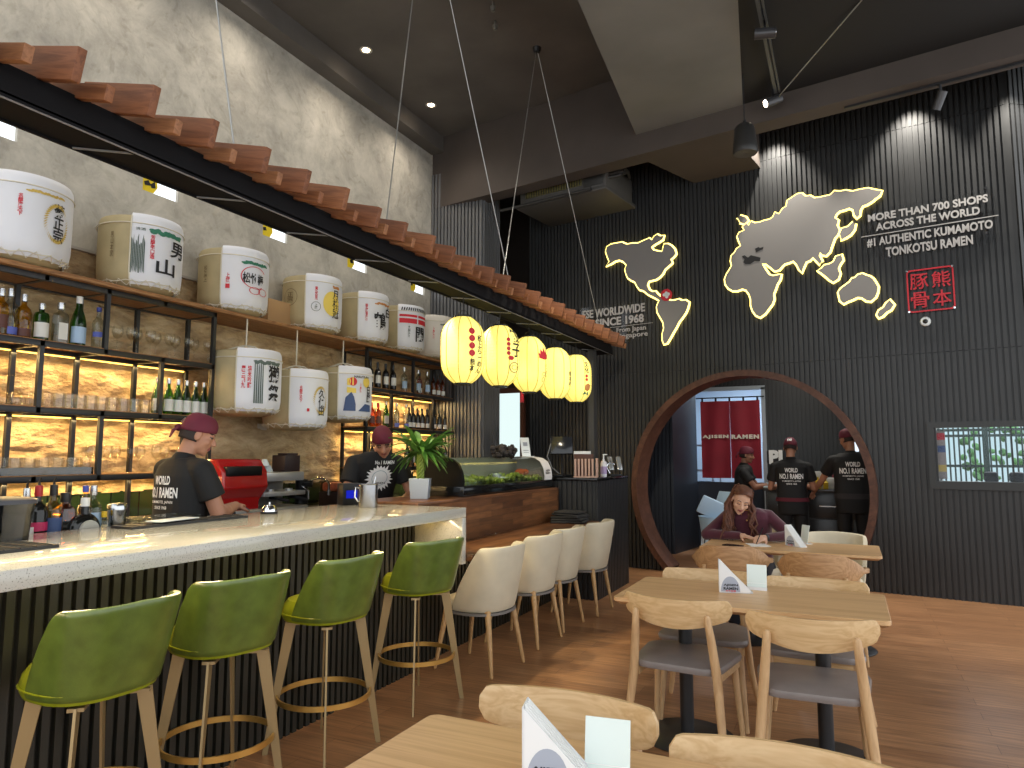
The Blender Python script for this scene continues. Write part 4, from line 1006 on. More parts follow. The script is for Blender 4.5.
for sx in (-1, 1):
    for k in range(5): m.box((sx*.097, -.185+.0925*k, .06), (.006, .006, .11))
part(m, 'crate_frame', glass('crate_clear', (225, 230, 228), .4), gr)
for i in range(4):
    for j in range(2):
        o = link(bpy.data.objects.new('shot_glass', TM)); o.scale = (.9, .9, .85); o.location = (-3.40+.09*j, 2.62-.135+.09*i, SRZ+.013)
        tag(o, 'short glass in the clear crate, %s in the %s row' % (nth(i, 4), 'back' if j == 0 else 'front'), 'glass', 'short glasses in the crate')
# items on the counter top
def mat_item(label, pts, z):
    m = MB(); m.prism([(p.x, p.y) for p in pts], 0, .012)
    c = sum((V(p) for p in pts), V())/4
    for k in range(9):
        a = pts[0].lerp(pts[1], (k+.5)/9); b = pts[3].lerp(pts[2], (k+.5)/9); m.tube([(a.x, a.y, .013), (b.x, b.y, .013)], .003, 4)
    return single(m, 'bar_mat', M('black_rubber', (24, 25, 27), rough=.45), label, 'bar mat', (0, 0, z))
mat_item('ribbed black rubber mat at the left end of the counter', [V((-2.98, 1.20, 0)), V((-2.98, 1.70, 0)), V((-2.72, 1.70, 0)), V((-2.72, 1.20, 0))], CZ)
mat_item('long black rubber mat in front of the bartender in profile', [V((-3.2, 2.24, 0)), V((-3.2, 2.95, 0)), V((-3.05, 2.95, 0)), V((-3.05, 2.24, 0))], CZ)
m = MB(); m.box((0, 0, .004), (.1, .26, .006), Euler((0, 0, radians(8))), bev=.002); single(m, 'paper_slip', M('card_white'), 'white slip of paper lying on the long black mat', 'paper', (-3.12, 2.52, CZ+.018))
bl = thing('call_bell', 'chrome service bell on the counter beside the coffee machine', 'bell', (-3.14, 3.2, CZ))
m = MB(); m.cyl((0, 0, 0), (0, 0, .012), .05, .05, 20); part(m, 'base', BLKP, bl)
m = MB(); m.lathe([(.046, .014), (.044, .03), (.03, .05), (.0, .056)], seg=20); m.cyl((0, 0, .056), (0, 0, .068), .006); part(m, 'dome', CHROME, bl)
bl2 = clone(bl, (-3.17, 4.06, CZ), label='chrome service bell on the counter beside the plant pot')
dv = thing('order_device', 'black box with glowing blue screen on the counter before the bending bartender', 'device', (-3.2, 4.03, CZ), radians(60))
m = MB(); m.box((0, 0, .075), (.15, .12, .15), bev=.006); part(m, 'case', BLKP, dv)
m = MB(); m.box((-.012, -.061, .075), (.08, .003, .055)); part(m, 'screen', emis('blue_screen', (30, 40, 190), .9), dv)
jg = thing('steel_jug', 'shiny steel milk jug holding a scoop on the counter', 'jug', (-2.93, 3.88, CZ), radians(40))
m = MB(); m.lathe([(0, 0), (.062, 0), (.064, .01), (.064, .15), (.068, .155), (.062, .155), (.058, .012), (0, .01)], seg=28); part(m, 'body', M('satin_steel', (150, 150, 152), rough=.22, metal=1), jg)
m = MB(); m.tube([(-.06, -.01, .13), (-.085, -.01, .135), (-.088, -.01, .07), (-.064, -.01, .04)], .006, 8); part(m, 'handle', CHROME, jg)
m = MB(); m.tube([(.0, .0, .03), (.03, .05, .12), (.05, .075, .2)], .006, 6); part(m, 'scoop', STEEL, jg)
# plant
pp = thing('potted_plant', 'lucky bamboo plant with braided stem in a square grey pot on the counter', 'plant', (-2.97, 4.58, 1.117), radians(25))
m = MB(); q = [(.066, 0), (.075, .14)]; m.rings([[V((sx*r, sy*r, z)) for sx, sy in ((1, 1), (-1, 1), (-1, -1), (1, -1))] for r, z in ((.066, 0), (.077, .155), (.070, .155), (.066, .14))]); part(m, 'pot', M('silver_pot', (168, 176, 184), rough=.3, metal=.3), pp, bevel=.004)
m = MB()
for k in range(6):
    m.tube([(.024*cos(k*pi/3+j*.9), .024*sin(k*pi/3+j*.9), .13+.026*j) for j in range(9)], .0085, 7)
part(m, 'braided_stem', M('bamboo_stem', (132, 150, 60), rough=.4, noise=.25, nscale=20), pp)
rr = random.Random(4)
m = MB()
for k in range(84):
    a = rr.random()*2*pi; el = rr.uniform(-.1, 1.3); L = rr.uniform(.19, .30); wd = rr.uniform(.016, .026)
    bz = .33+rr.random()*.06; R0 = []
    for j in range(8):
        t = j/7; rad = L*(sin(el)*.35+.75*t**.9*cos(el*.55))*t**.2 if j else .01
        z = bz+L*sin(el)*t*1.0-.42*L*t*t*(1.45-el*.5)
        wv = wd*sin(pi*min(1, .12+t*.88))**.7 if j < 7 else .001
        d = V((cos(a), sin(a), 0)); n = V((-sin(a), cos(a), 0)); c = d*rad+V((0, 0, z)); R0.append([c-n*wv+V((0, 0, .004)), c+V((0, 0, -.003)), c+n*wv+V((0, 0, .004))])
    for aa, bb in zip(R0, R0[1:]):
        for i in range(2):
            m.bm.faces.new([m.bm.verts.new(p) for p in (aa[i], aa[i+1], bb[i+1], bb[i])])
bmesh.ops.remove_doubles(m.bm, verts=m.bm.verts[:], dist=.0004)
part(m, 'leaves', M('plant_leaf', (84, 128, 52), rough=.35, noise=.4, nscale=12), pp)

# --- espresso machine, cups, sink, tub on the back counter
ex = -4.66
em = thing('espresso_machine', 'red and chrome espresso machine behind the crossed arms of the bartender', 'coffee machine', (ex, 3.9, .92))
ya, yb, yc = atx(213, 490, ex).y-3.9, atx(258, 490, ex).y-3.9, atx(299, 490, ex).y-3.9
zt = atx(230, 459, ex).z-.92
EMR = M('machine_red', (176, 26, 28), rough=.25, coat=.5)
m = MB(); m.bx(-.27, .05, ya+.02, yb-.03, .06, zt-.3); m.prism([(-.28, zt-.36), (.02, zt-.36), (.12, zt-.24), (.10, zt-.10), (.02, zt), (-.28, zt)], ya, yb, Matrix(((1, 0, 0, 0), (0, 0, 1, 0), (0, 1, 0, 0), (0, 0, 0, 1)))); part(m, 'red_side_panel', EMR, em, bevel=.012)
m = MB(); m.bx(-.28, .06, yb, yc, zt-.2, zt-.12, bev=.01); m.bx(-.25, .08, yb, yc, zt-.33, zt-.29, bev=.004); part(m, 'group_head_bar', M('machine_light_steel', (196, 198, 202), rough=.3, metal=.5), em)
m = MB(); m.bx(-.26, .1, ya, yc+.02, .0, .07, bev=.01); part(m, 'drip_tray', M('machine_light_steel'), em)
m = MB(); m.bx(-.28, -.2, yb, yc, .06, zt-.2); part(m, 'rear_panel', M('machine_steel', (176, 178, 182), rough=.35, metal=.4), em)
for k in range(2):
    y = yb+(yc-yb)*(.28+.45*k)
    m = MB(); m.cyl((.0, y, zt-.33), (.0, y, zt-.27), .035); part(m, 'group_head', M('machine_light_steel'), em)
    m = MB(); m.tube([(.0, y, zt-.345), (.08, y+.01, zt-.35), (.19, y+.04, zt-.37)], .014, 8); part(m, 'portafilter_handle', BLKP, em)
m = MB(); m.tube([(.05, yc-.02, zt-.25), (.1, yc+.02, zt-.3), (.09, yc+.03, .12)], .007, 8); part(m, 'steam_wand', CHROME, em)
m = MB(); m.bx(-.02, .125, ya+.03, yb-.08, zt-.14, zt-.06, bev=.008); part(m, 'button_panel', BLKP, em)
m = MB(); m.cyl((.05, yc, zt-.24), (.13, yc, zt-.24), .022); part(m, 'steam_knob', BLKP, em)
CUP = M('porcelain', (214, 228, 234), rough=.25)
for i, (dy, dz) in enumerate(((.06, 0), (.15, 0), (.105, .055))):
    m = MB(); m.lathe([(0, .06), (.02, .06), (.04, .02), (.043, 0), (.040, 0), (.036, .02), (0, .05)], seg=18)
    single(m, 'cup', CUP, ('pale cup upturned on the coffee machine, left one', 'pale cup upturned on the coffee machine, right one', 'pale cup stacked on top of the other two')[i], 'cup', (ex-.06, 3.9+yb+dy+.02, .92+zt-.119+dz))
m = MB(); m.box((0, 0, .075), (.16, .2, .15), bev=.005); m.box((.02, 0, .16), (.12, .14, .02), bev=.004); single(m, 'dark_box', M('dark_maroon_box', (44, 30, 34), rough=.5), 'dark box on the coffee machine right of the cups', 'box', (ex-.14, 3.9+yc-.03, .92+zt-.119))
gy = atx(302, 480, ex).y
gm = thing('coffee_grinder', 'small black and brass grinder at the right end of the coffee machine', 'grinder', (ex, gy, .92))
m = MB(); m.lathe([(0, 0), (.07, 0), (.065, .05), (.05, .2), (.06, .22), (.06, .3), (0, .31)], seg=20); part(m, 'body', BLKP, gm)
m = MB(); m.cyl((.05, .0, .27), (.11, .02, .27), .02); m.cyl((.0, .05, .24), (.02, .11, .24), .018); part(m, 'knob', BLKP, gm)
fy = atx(309, 500, -4.6).y
fc = thing('gooseneck_tap', 'chrome gooseneck tap at the sink between the two bartenders', 'tap', (-4.64, fy, .92))
fz = atx(325, 478, -4.6).z-.92; fw = (atx(332, 490, -4.6).y-fy)
m = MB(); m.tube([(0, 0, 0), (0, 0, fz-.07)]+[(0, fw/2-fw/2*cos(a), fz-.07+.07*sin(a)) for a in [pi*k/10 for k in range(1, 10)]]+[(0, fw, fz-.07), (0, fw, fz-.14)], .011, 10); part(m, 'spout', CHROME, fc)
m = MB(); m.cyl((0, 0, 0), (0, 0, .02), .028); part(m, 'flange', CHROME, fc)
m = MB(); m.cyl((0, fw, fz-.17), (0, fw, fz-.12), .016); part(m, 'nozzle', STEEL, fc)
oy = atx(345, 490, -4.85).y
ob = thing('food_tub', 'clear food tub with orange contents on a dark box beside the tap', 'tub', (-4.85, oy, .92))
m = MB(); m.bx(-.13, .13, -.26, .26, 0, .15, bev=.006); part(m, 'dark_box', M('dark_maroon_box'), ob)
m = MB(); m.bx(-.11, .11, -.24, .24, .155, .245, bev=.02); part(m, 'contents', M('orange_food', (206, 112, 84), rough=.5, noise=.3, nscale=20), ob)
m = MB(); m.bx(-.12, .12, -.25, .25, .15, .275); part(m, 'tub', glass('food_tub_clear', (240, 240, 238), .2), ob)
m = MB(); m.box((0, 0, 0), (.01, .12, .06), bev=.003); single(m, 'wall_socket', M('socket_white', (214, 208, 196), rough=.4), 'small pale wall plate on the stone below the hanging barrels', 'socket', (XW+.05, atx(262, 427, XW+.05).y, atx(262, 427, XW+.05).z))
# ================================================================== DINING FURNITURE
TBL = wood('table_oak', (200, 158, 112), (218, 178, 130), axis=0, scale=.8, rough=.38, stretch=26, ring=3)
ASH = wood('ash_back', (202, 166, 118), (218, 186, 140), axis=0, scale=1.2, rough=.42, stretch=14, ring=5)
ASHL = wood('ash_leg', (190, 152, 110), (210, 174, 130), axis=2, scale=1.6, rough=.42, stretch=12, ring=3)
GREYSEAT = M('grey_vinyl', (130, 122, 119), rough=.38, noise=.08, nscale=10)
def rrect(w, d, r, n=6):
    P = []
    for cx, cy, a0 in ((w/2-r, d/2-r, 0), (-w/2+r, d/2-r, 90), (-w/2+r, -d/2+r, 180), (w/2-r, -d/2+r, 270)):
        for k in range(n+1): a = radians(a0+90*k/n); P.append((cx+r*cos(a), cy+r*sin(a)))
    return P
def make_table(label, loc, w=1.24, d=.665):
    t = thing('dining_table', label, 'table', loc, group='oak dining tables')
    m = MB(); P = rrect(w, d, .03); Q = rrect(w-.05, d-.05, .02)
    m.rings([[V((x, y, z)) for x, y in PP] for PP, z in ((Q, .705), (P, .722), (P, .737), (rrect(w-.006, d-.006, .028), .74))]); part(m, 'tabletop', TBL, t)
    for sx in (-1, 1):
        x = sx*(w/2-.29)
        m = MB(); m.cyl((x, 0, .02), (x, 0, .69), .035, .035, 20); part(m, 'column', BLACK_STEEL, t)
        m = MB(); m.lathe([(0, 0), (.235, 0), (.24, .006), (.23, .014), (.06, .022), (0, .024)], (x, 0, 0), 36); part(m, 'base_plate', BLACK_STEEL, t)
        m = MB(); m.box((x, 0, .695), (.3, .3, .02)); part(m, 'top_plate', BLACK_STEEL, t)
    return t
make_table('oak dining table in the foreground, cut by the bottom of the photo', (-.47, 1.395, 0), 1.20, .665)
make_table('oak dining table in the middle with four chairs pushed in', (-.484, 3.81, 0))
make_table('far oak dining table by the moon gate where the woman sits', (-.45, 5.98, 0), 1.27, .66)

def make_chair(label, arm=False):
    """front = +Y"""
    t = thing('dining_chair', label, 'chair', group='oak dining chairs')
    m = MB(); R = []
    for s, z in ((.86, .425), (.98, .432), (1.0, .448), (.98, .462), (.85, .472), (.4, .476)):
        q = []
        for x, y in rrect(.46, .43, .09, 8):
            k = 1+.09*(y/.215); q.append(V((x*k*s, y*s, z)))
        R.append(q)
    m.rings(R); part(m, 'seat', GREYSEAT, t)
    m = MB()
    for sx in (-1, 1): m.box((sx*.20, 0, .405), (.02, .36, .034), Euler((0, 0, -sx*radians(4))))
    m.box((0, .17, .408), (.40, .02, .036)); part(m, 'seat_rail', ASH, t)
    for sx in (-1, 1):
        m = MB(); m.cone((sx*.195, .165, .42), (sx*.225, .205, .01), .02, .012, 14); part(m, 'front_leg', ASHL, t)
        m = MB(); m.tube([(sx*.255, -.285, 0), (sx*.222, -.225, .2), (sx*.200, -.195, .42), (sx*.182, -.218, .60), (sx*.172, -.240, .700), (sx*.171, -.243, .714)], [.0125, .019, .0225, .0195, .0155, .007], 14); part(m, 'rear_leg', ASHL, t)
    m = MB(); R = []; n = 36; hw = .263
    for k in range(n+1):
        u = -1+2*k/n; x = hw*u; y = -.218+.085*u*u; 
        zt = .770+.006*u*u; e = max(0, abs(u)-.9)/.1; zb = .628+.056*u**2+.0*u
        zc = (zt+zb)/2; hh = (zt-zb)/2*(sqrt(max(0, 1-e*e*.85))); th = .011*(1-.3*e)
        tang = V((1, .17*u/hw*.5, 0)).normalized(); nr = V((tang.y, -tang.x, 0)); P = []
        for c, s2 in ((-1, -.7), (-1, .7), (-.6, .97), (.6, .97), (1, .7), (1, -.7), (.6, -.97), (-.6, -.97)): P.append(V((x, y, zc))+nr*th*c+V((0, 0, hh*s2)))
        for p in P: p.y -= (p.z-.7)*.12
        R.append(P)
    m.rings(R); part(m, 'backrest', ASH, t)
    return t
ch0 = None
def chair(label, x, y, rz):
    global ch0
    if ch0 is None: ch0 = make_chair(label); o = ch0
    else: o = clone(ch0, label=label)
    o.location = (x, y, 0); o.rotation_euler = (0, 0, radians(rz)); return o
chair('oak chair with grey seat, near side left of the middle table', -.775, 3.63, -4)
chair('oak chair with grey seat, near side right of the middle table', -.185, 3.47, 3)
chair('left oak chair on the far side of the middle table', -.775, 4.17, 183)
chair('right oak chair on the far side of the middle table', -.20, 4.11, 178)
chair('oak chair across the foreground table, left one behind the napkin holder', -.745, 1.76, 181)
chair('oak chair across the foreground table, right one at the photo bottom edge', -.16, 1.63, 180)
def make_armchair(label):
    t = thing('elbow_chair', label, 'chair', group='round backed oak elbow chairs')
    m = MB(); R = []
    for s, z in ((.86, .425), (.98, .432), (1.0, .448), (.98, .462), (.85, .472), (.4, .476)): R.append([V((x*s*(1+.09*(y/.215)), y*s, z)) for x, y in rrect(.48, .45, .1, 8)])
    m.rings(R); part(m, 'seat', GREYSEAT, t)
    for sx in (-1, 1):
        m = MB(); m.cone((sx*.2, .17, .65), (sx*.235, .215, .01), .019, .012, 14); part(m, 'front_leg', ASHL, t)
        m = MB(); m.tube([(sx*.24, -.27, 0), (sx*.2, -.2, .42), (sx*.175, -.235, .66)], [.012, .02, .013], 14); part(m, 'rear_leg', ASHL, t)
    m = MB(); R = []; n = 40
    for k in range(n+1):
        u = -1+2*k/n; a = u*radians(112); x = .275*sin(a); y = .02-.285*cos(a); e = abs(u)
        hh = .105*max(.16, (1-max(0, (e-.28)/.42)**1.3) if e < .70 else 0); hh = max(hh, .017)
        zc = .70-.02*(e**2)*1.5; th = .011+.006*(e > .7)
        rad = V((sin(a), -cos(a), 0)); P = []
        for c, s2 in ((-1, -.7), (-1, .7), (-.6, .98), (.6, .98), (1, .7), (1, -.7), (.6, -.98), (-.6, -.98)): P.append(V((x, y, zc))+rad*th*c+V((0, 0, hh*s2))-rad*.0)
        R.append(P)
    m.rings(R); part(m, 'backrest', wood('elm_back', (166, 124, 84), (190, 148, 104), axis=0, scale=1.4, rough=.42, stretch=8, ring=7), t)
    return t
ea = make_armchair('round backed oak chair in front of the woman at the far table'); ea.location = (-.82, 5.52, 0); ea.rotation_euler = (0, 0, radians(4))
eb = clone(ea, (-.20, 5.35, 0), radians(-6), label='round backed oak chair on the near right of the far table')
tc2 = clone(tub0, (-.15, 6.62, 0), radians(178), label='cream tub chair at the far table, right of the woman', group='cream tub chairs at the sushi ledge'); tc2['group'] = ''
del tc2['group']; tc2.scale = (1, 1, .92)
wc = clone(tub0, (-.80, 6.63, 0), radians(180), label='cream tub chair the seated woman is sitting on'); del wc['group']

# --- table napkin holders and cards
NAP = M('napkin_white', (238, 238, 236), rough=.7)
ACR = M('acrylic_card', (218, 230, 226), rough=.15)
def napkin_holder(label, loc, rz, s=.155):
    t = thing('napkin_holder', label, 'napkin holder', loc, rz)
    tri = [(-s/2, 0), (s/2, 0), (-s/2, s)]; X = Matrix(((1, 0, 0, 0), (0, 0, -1, 0), (0, 1, 0, 0), (0, 0, 0, 1)))
    for y, nm in ((.030, 'front_panel'), (-.034, 'rear_panel')):
        m = MB(); m.prism(tri, y, y+.003, X); part(m, nm, M('holder_white', (232, 234, 236), rough=.25), t)
    m = MB(); m.box((0, 0, .002), (s, .066, .004)); m.box((-s/2, 0, s/2), (.003, .066, s)); part(m, 'base', M('holder_white'), t)
    m = MB()
    for k in range(9): 
        y = -.026+.0062*k; q = s*.96+.004*sin(k*3); m.prism([(-q/2+.002, .004), (q/2-.006, .004), (-q/2+.002, q+.006)], y, y+.0035, X)
    part(m, 'napkins', NAP, t)
    # grey half-round print with the shop's name (front panel is at local -y)
    F = Matrix(((1, 0, 0, 0), (0, 0, -1, -.0335), (0, 1, 0, 0), (0, 0, 0, 1)))
    semi = [(-s*.46, .006), (s*.12, .006)]+[(-s*.17+s*.29*cos(pi*k/16), .006+s*.47*sin(pi*k/16)) for k in range(17)]
    m = MB(); m.addmesh(poly_mesh([semi]), F); a = part(m, 'grey_print', M('print_grey', (164, 172, 188), rough=.5), t)
    F2 = F @ Matrix.Translation((0, 0, .0006))
    m = MB(); m.addmesh(text_fit('AJISEN', s*.44, s*.085, bold=.004), F2 @ Matrix.Translation((-s*.16, s*.235, 0))); m.addmesh(text_fit('RAMEN', s*.44, s*.085, bold=.004), F2 @ Matrix.Translation((-s*.16, s*.135, 0))); part(m, 'lettering', M('black_ink'), a)
    m = MB(); m.addmesh(text_fit('味千拉面', s*.3, s*.06, bold=.002), F2 @ Matrix.Translation((-s*.16, s*.06, 0))); part(m, 'red_lettering', REDP, a)
    return t
def blank_card(label, loc, rz, w=.095, h=.125):
    t = thing('card_holder', label, 'card holder', loc, rz); r = Matrix.Rotation(radians(-10), 4, 'X')
    m = MB(); m.box((0, 0, h/2), (w, .003, h)); m.xf(r); part(m, 'card', ACR, t)
    m = MB(); m.box((0, -.0022, h*.27), (w, .001, .0015)); m.xf(r); part(m, 'fold_line', NAP, t)
    m = MB(); m.box((0, .02, .002), (w, .06, .004)); m.box((0, -.006, .008), (w, .004, .016)); part(m, 'foot', M('holder_white'), t)
    return t
p = atz(735, 593, .74); napkin_holder('white triangular napkin holder on the middle table', (p.x, p.y+.03, .74), radians(12), .165)
p = atz(757, 590, .74); blank_card('blank pale card holder beside the napkins on the middle table', (p.x, p.y, .74), radians(2), .1, .13)
napkin_holder('white triangular napkin holder on the foreground table', (-.59, 1.49, .74), radians(14), .165)
blank_card('blank pale card holder on the foreground table', (-.505, 1.535, .74), radians(8), .1, .13)
nh = napkin_holder('napkin holder packed with napkins on the far table by the woman', (-.40, 5.99, .74), radians(-42), .16)
p = atz(799, 545, .74); blank_card('pale leaning card at the right end of the far table, behind the napkins', (p.x+.03, p.y+.1, .74), radians(-50), .09, .15)
m = MB(); m.box((0, 0, .005), (.075, .15, .009), bev=.003); single(m, 'phone', M('gloss_black'), 'black phone lying on the far table before the woman', 'phone', tuple(atz(733, 546, .74)), radians(70))
m = MB(); m.box((0, 0, .001), (.15, .21, .002)); single(m, 'paper_sheet', NAP, 'white sheet of paper under the hands of the seated woman', 'paper', tuple(atz(758, 545, .74)), radians(20))

# ================================================================== WALL GRAPHICS
def wx(me, s, z, o): 
    m = MB(); m.addmesh(me); m.xf(wall_mat(s, z, o)); return m
def on_wall(name, label, cat, s, z): 
    t = thing(name, label, cat); t.matrix_world = wall_mat(s, z, 0); return t
def prt(me, nm, mat, t, dx, dy, o, ext=0, label=None):
    m = MB(); m.addmesh(me)
    if ext:
        r = bmesh.ops.extrude_face_region(m.bm, geom=m.bm.faces[:]); bmesh.ops.translate(m.bm, vec=(0, 0, ext), verts=[g for g in r['geom'] if isinstance(g, bmesh.types.BMVert)])
    m.xf(Matrix.Translation((dx, dy, o))); return part(m, nm, mat, t, label=label)
MAPG = M('map_grey', (138, 135, 132), rough=.55)
HALO = emis('halo_led', (255, 228, 120), 4.0)
def px3(p, ox, oy, k): return [wl(ox+x/k, oy+y/k, .05) for x, y in p]
NAM = [(178,352),(182,335),(196,326),(215,322),(240,318),(258,326),(280,322),(300,322),(322,312),(345,302),(355,310),(362,296),(375,287),(386,294),(400,292),(396,306),(380,316),(366,324),(352,336),(360,348),(376,352),(394,354),(398,340),(402,324),(416,324),(430,332),(442,346),(446,362),(436,374),(426,382),(432,396),(418,408),(404,420),(396,436),(386,448),(372,458),(356,462),(342,466),(336,482),(344,500),(356,508),(368,506),(376,516),(388,526),(398,532),(412,538),(430,542),(446,540),(458,536),(470,542),(484,540),(496,548),(492,566),(484,586),(472,604),(458,622),(448,642),(436,662),(424,684),(412,704),(402,708),(396,692),(396,668),(402,646),(398,622),(386,602),(376,584),(374,564),(380,548),(384,540),(372,532),(356,524),(340,516),(324,502),(308,498),(298,484),(290,468),(276,462),(262,452),(256,436),(252,420),(258,404),(246,390),(230,384),(214,388),(198,398),(180,408),(192,390),(186,376)]
EUA = [(66,274),(60,258),(66,246),(84,238),(78,226),(90,214),(98,222),(106,208),(118,214),(134,212),(150,206),(168,202),(180,194),(186,178),(200,184),(212,166),(226,156),(228,138),(244,128),(262,116),(276,114),(288,124),(304,122),(318,130),(336,128),(354,124),(372,120),(386,106),(404,108),(424,104),(446,108),(470,102),(498,97),(520,102),(545,106),(538,120),(524,130),(512,140),(496,150),(480,156),(472,170),(470,188),(462,196),(454,186),(450,168),(436,162),(420,168),(404,172),(392,182),(386,196),(398,204),(394,222),(402,238),(396,252),(386,264),(380,280),(374,296),(370,310),(358,322),(346,320),(338,312),(334,324),(344,342),(336,352),(326,340),(314,328),(304,338),(290,344),(282,362),(276,380),(268,368),(260,352),(248,340),(232,346),(218,350),(210,358),(200,370),(186,374),(172,362),(156,350),(142,350),(152,368),(166,388),(180,392),(198,388),(206,386),(202,404),(192,420),(186,438),(180,452),(182,470),(176,486),(164,502),(152,518),(136,530),(122,522),(112,508),(106,490),(106,470),(100,452),(90,438),(76,434),(60,440),(44,440),(30,432),(20,418),(18,402),(24,386),(34,370),(42,356),(38,340),(40,324),(52,312),(58,300),(72,290)]
AUS = [(400,446),(408,434),(422,424),(438,412),(446,400),(456,398),(466,388),(480,384),(492,390),(506,394),(516,402),(524,414),(532,428),(530,446),(524,462),(508,476),(494,474),(480,464),(464,462),(448,470),(432,476),(418,484),(406,474)]
SEA = [(330,372),(344,366),(352,356),(370,352),(384,344),(392,326),(410,320),(414,338),(404,352),(398,366),(404,384),(398,402),(382,412),(368,402),(352,388)]
NZL = [(530,522),(536,508),(552,498),(562,482),(572,472),(586,488),(576,504),(562,512),(548,526),(536,532)]
JPN = [(404,250),(412,232),(432,226),(448,210),(456,216),(452,236),(440,252),(424,262),(410,270)]
UKI = [(60,196),(70,188),(88,194),(96,206),(84,216),(70,212)]
for nm, lab, polys, ox, oy, k in (
    ('americas_map_panel', 'grey backlit map panel of the Americas on the black slat wall', [NAM], 560, 160, 3.842),
    ('old_world_map_panel', 'large grey backlit map panel of Europe, Africa and Asia on the slat wall', [EUA, SEA, JPN, UKI], 720, 160, 3.368),
    ('australia_map_panel', 'small grey backlit map panel of Australia and New Zealand', [AUS, NZL], 720, 160, 3.368)):
    t = on_wall(nm, lab, 'wall map', 0, 0)
    for P in polys:
        q = px3(P, ox, oy, k)
        m = MB(); fill_prism(m, q, .055, .07); part(m, 'land_panel', MAPG, t, smooth=False)
        m = MB(); n = len(q)
        cx = sum(p[0] for p in q)/n; cy = sum(p[1] for p in q)/n
        m.tube([(p[0], p[1], .046) for p in q], .021, 6, closed=True); part(m, 'halo_strip', HALO, t, label='warm glowing edge light')
    if nm.startswith('old'):
        for P in ([(76,326),(84,322),(96,330),(106,322),(122,326),(138,330),(136,342),(118,342),(104,352),(88,352),(80,346),(84,336)], [(120,300),(132,294),(136,298),(148,294),(146,302),(136,306),(124,312)]):
            m = MB(); fill_prism(m, px3(P, ox, oy, k), .0705, .073); part(m, 'sea_cutout', M('black_ink'), t, smooth=False)
s_, z_ = wl(666.5, 295, .07)
t = on_wall('round_map_badge', 'red round badge with white mark below the Americas panel middle', 'badge', s_, z_)
m = MB(); m.cyl((0, 0, .071), (0, 0, .078), .078, .078, 32); part(m, 'disc', REDP, t)
prt(poly_mesh([disc(.022, dx, dy, 12) for dx, dy in ((0, .0), (.028, .006), (-.028, .004), (0, .024), (.006, -.024))]), 'white_mark', WHITEP, t, 0, 0, .0785)
# raised grey lettering
ACRY = glass('acrylic_backing', (252, 252, 252), .06)
LETG = M('letter_grey', (176, 174, 172), rough=.45)
t = on_wall('wall_sign', 'grey raised lettering about 700 shops and tonkotsu ramen on clear acrylic', 'sign', -.50, 3.9)
def sheet(w, h, dx, dy):
    m = MB(); m.prism(rrect(w, h, .03), .045, .05); m.xf(Matrix.Translation((dx, dy, 0))); part(m, 'acrylic_sheet', ACRY, t, smooth=False)
rows = [('MORE THAN 700 SHOPS', -.505, 4.115, 1.06, .085), ('ACROSS THE WORLD', -.50, 3.995, .92, .085), ('#1 AUTHENTIC KUMAMOTO', -.48, 3.81, 1.14, .095), ('TONKOTSU RAMEN', -.53, 3.69, .78, .095)]
rows = []
for s, a, b, hpx in (('MORE THAN 700 SHOPS', (868, 218), (988, 199), .085), ('ACROSS THE WORLD', (876, 227), (980, 211), .085), ('#1 AUTHENTIC KUMAMOTO', (867, 243), (993, 225), .1), ('TONKOTSU RAMEN', (886, 252), (973, 240), .1)):
    (s0, z0), (s1, z1) = wl(*a, .05), wl(*b, .05); rows.append((s, (s0+s1)/2, (z0+z1)/2, s1-s0, hpx))
sheet(1.22, .30, rows[0][1]+.5, (rows[0][2]+rows[1][2])/2-3.9); sheet(1.24, .28, rows[2][1]+.5, (rows[2][2]+rows[3][2])/2-3.9)
for s, sx, zz, w_, h_ in rows: prt(text_fit(s, w_, h_, bold=.003), 'lettering', LETG, t, sx+.50, zz-3.9, .052, ext=.012)
m = MB(); m.box((rows[0][1]+.5, (rows[1][2]+rows[2][2])/2-3.9, .055), (1.26, .008, .008)); part(m, 'rule_line', LETG, t)
m = MB()
for dx, dy in ((.52, .27), (-.5, .2), (.5, -.2), (-.38, -.3)): m.cyl((dx, dy, .0), (dx, dy, .062), .011)
part(m, 'standoff', CHROME, t)
t = on_wall('wall_sign', 'grey raised lettering since 1968 half hidden by the wooden canopy tips', 'sign', -4.1, 3.25)
L2 = []
for s, a, b, h_ in (('ESE WORLDWIDE', (583, 320), (645, 302), .115), ('S SINCE 1968', (589, 329), (644, 313), .115), ('From Japan', (617, 334), (646, 325), .085), ('Singapore', (617, 341), (648, 330), .085)):
    (s0, z0), (s1, z1) = wl(*a, .05), wl(*b, .05); L2.append((s, (s0+s1)/2, (z0+z1)/2, s1-s0, h_))
for s, sx, zz, w_, h_ in L2: prt(text_fit(s, w_, h_, bold=.003 if h_ > .1 else .0005), 'lettering', M('letter_grey'), t, sx+4.1, zz-3.25, .052, ext=.012)
sheet(1.05, .34, L2[0][1]+4.12, (L2[0][2]+L2[1][2])/2-3.25); sheet(.6, .24, L2[2][1]+4.1, (L2[2][2]+L2[3][2])/2-3.25)
m = MB(); m.box(((L2[2][1])+4.1, (L2[1][2]+L2[2][2])/2-3.25-.01, .055), (.62, .006, .006)); part(m, 'rule_line', LETG, t)
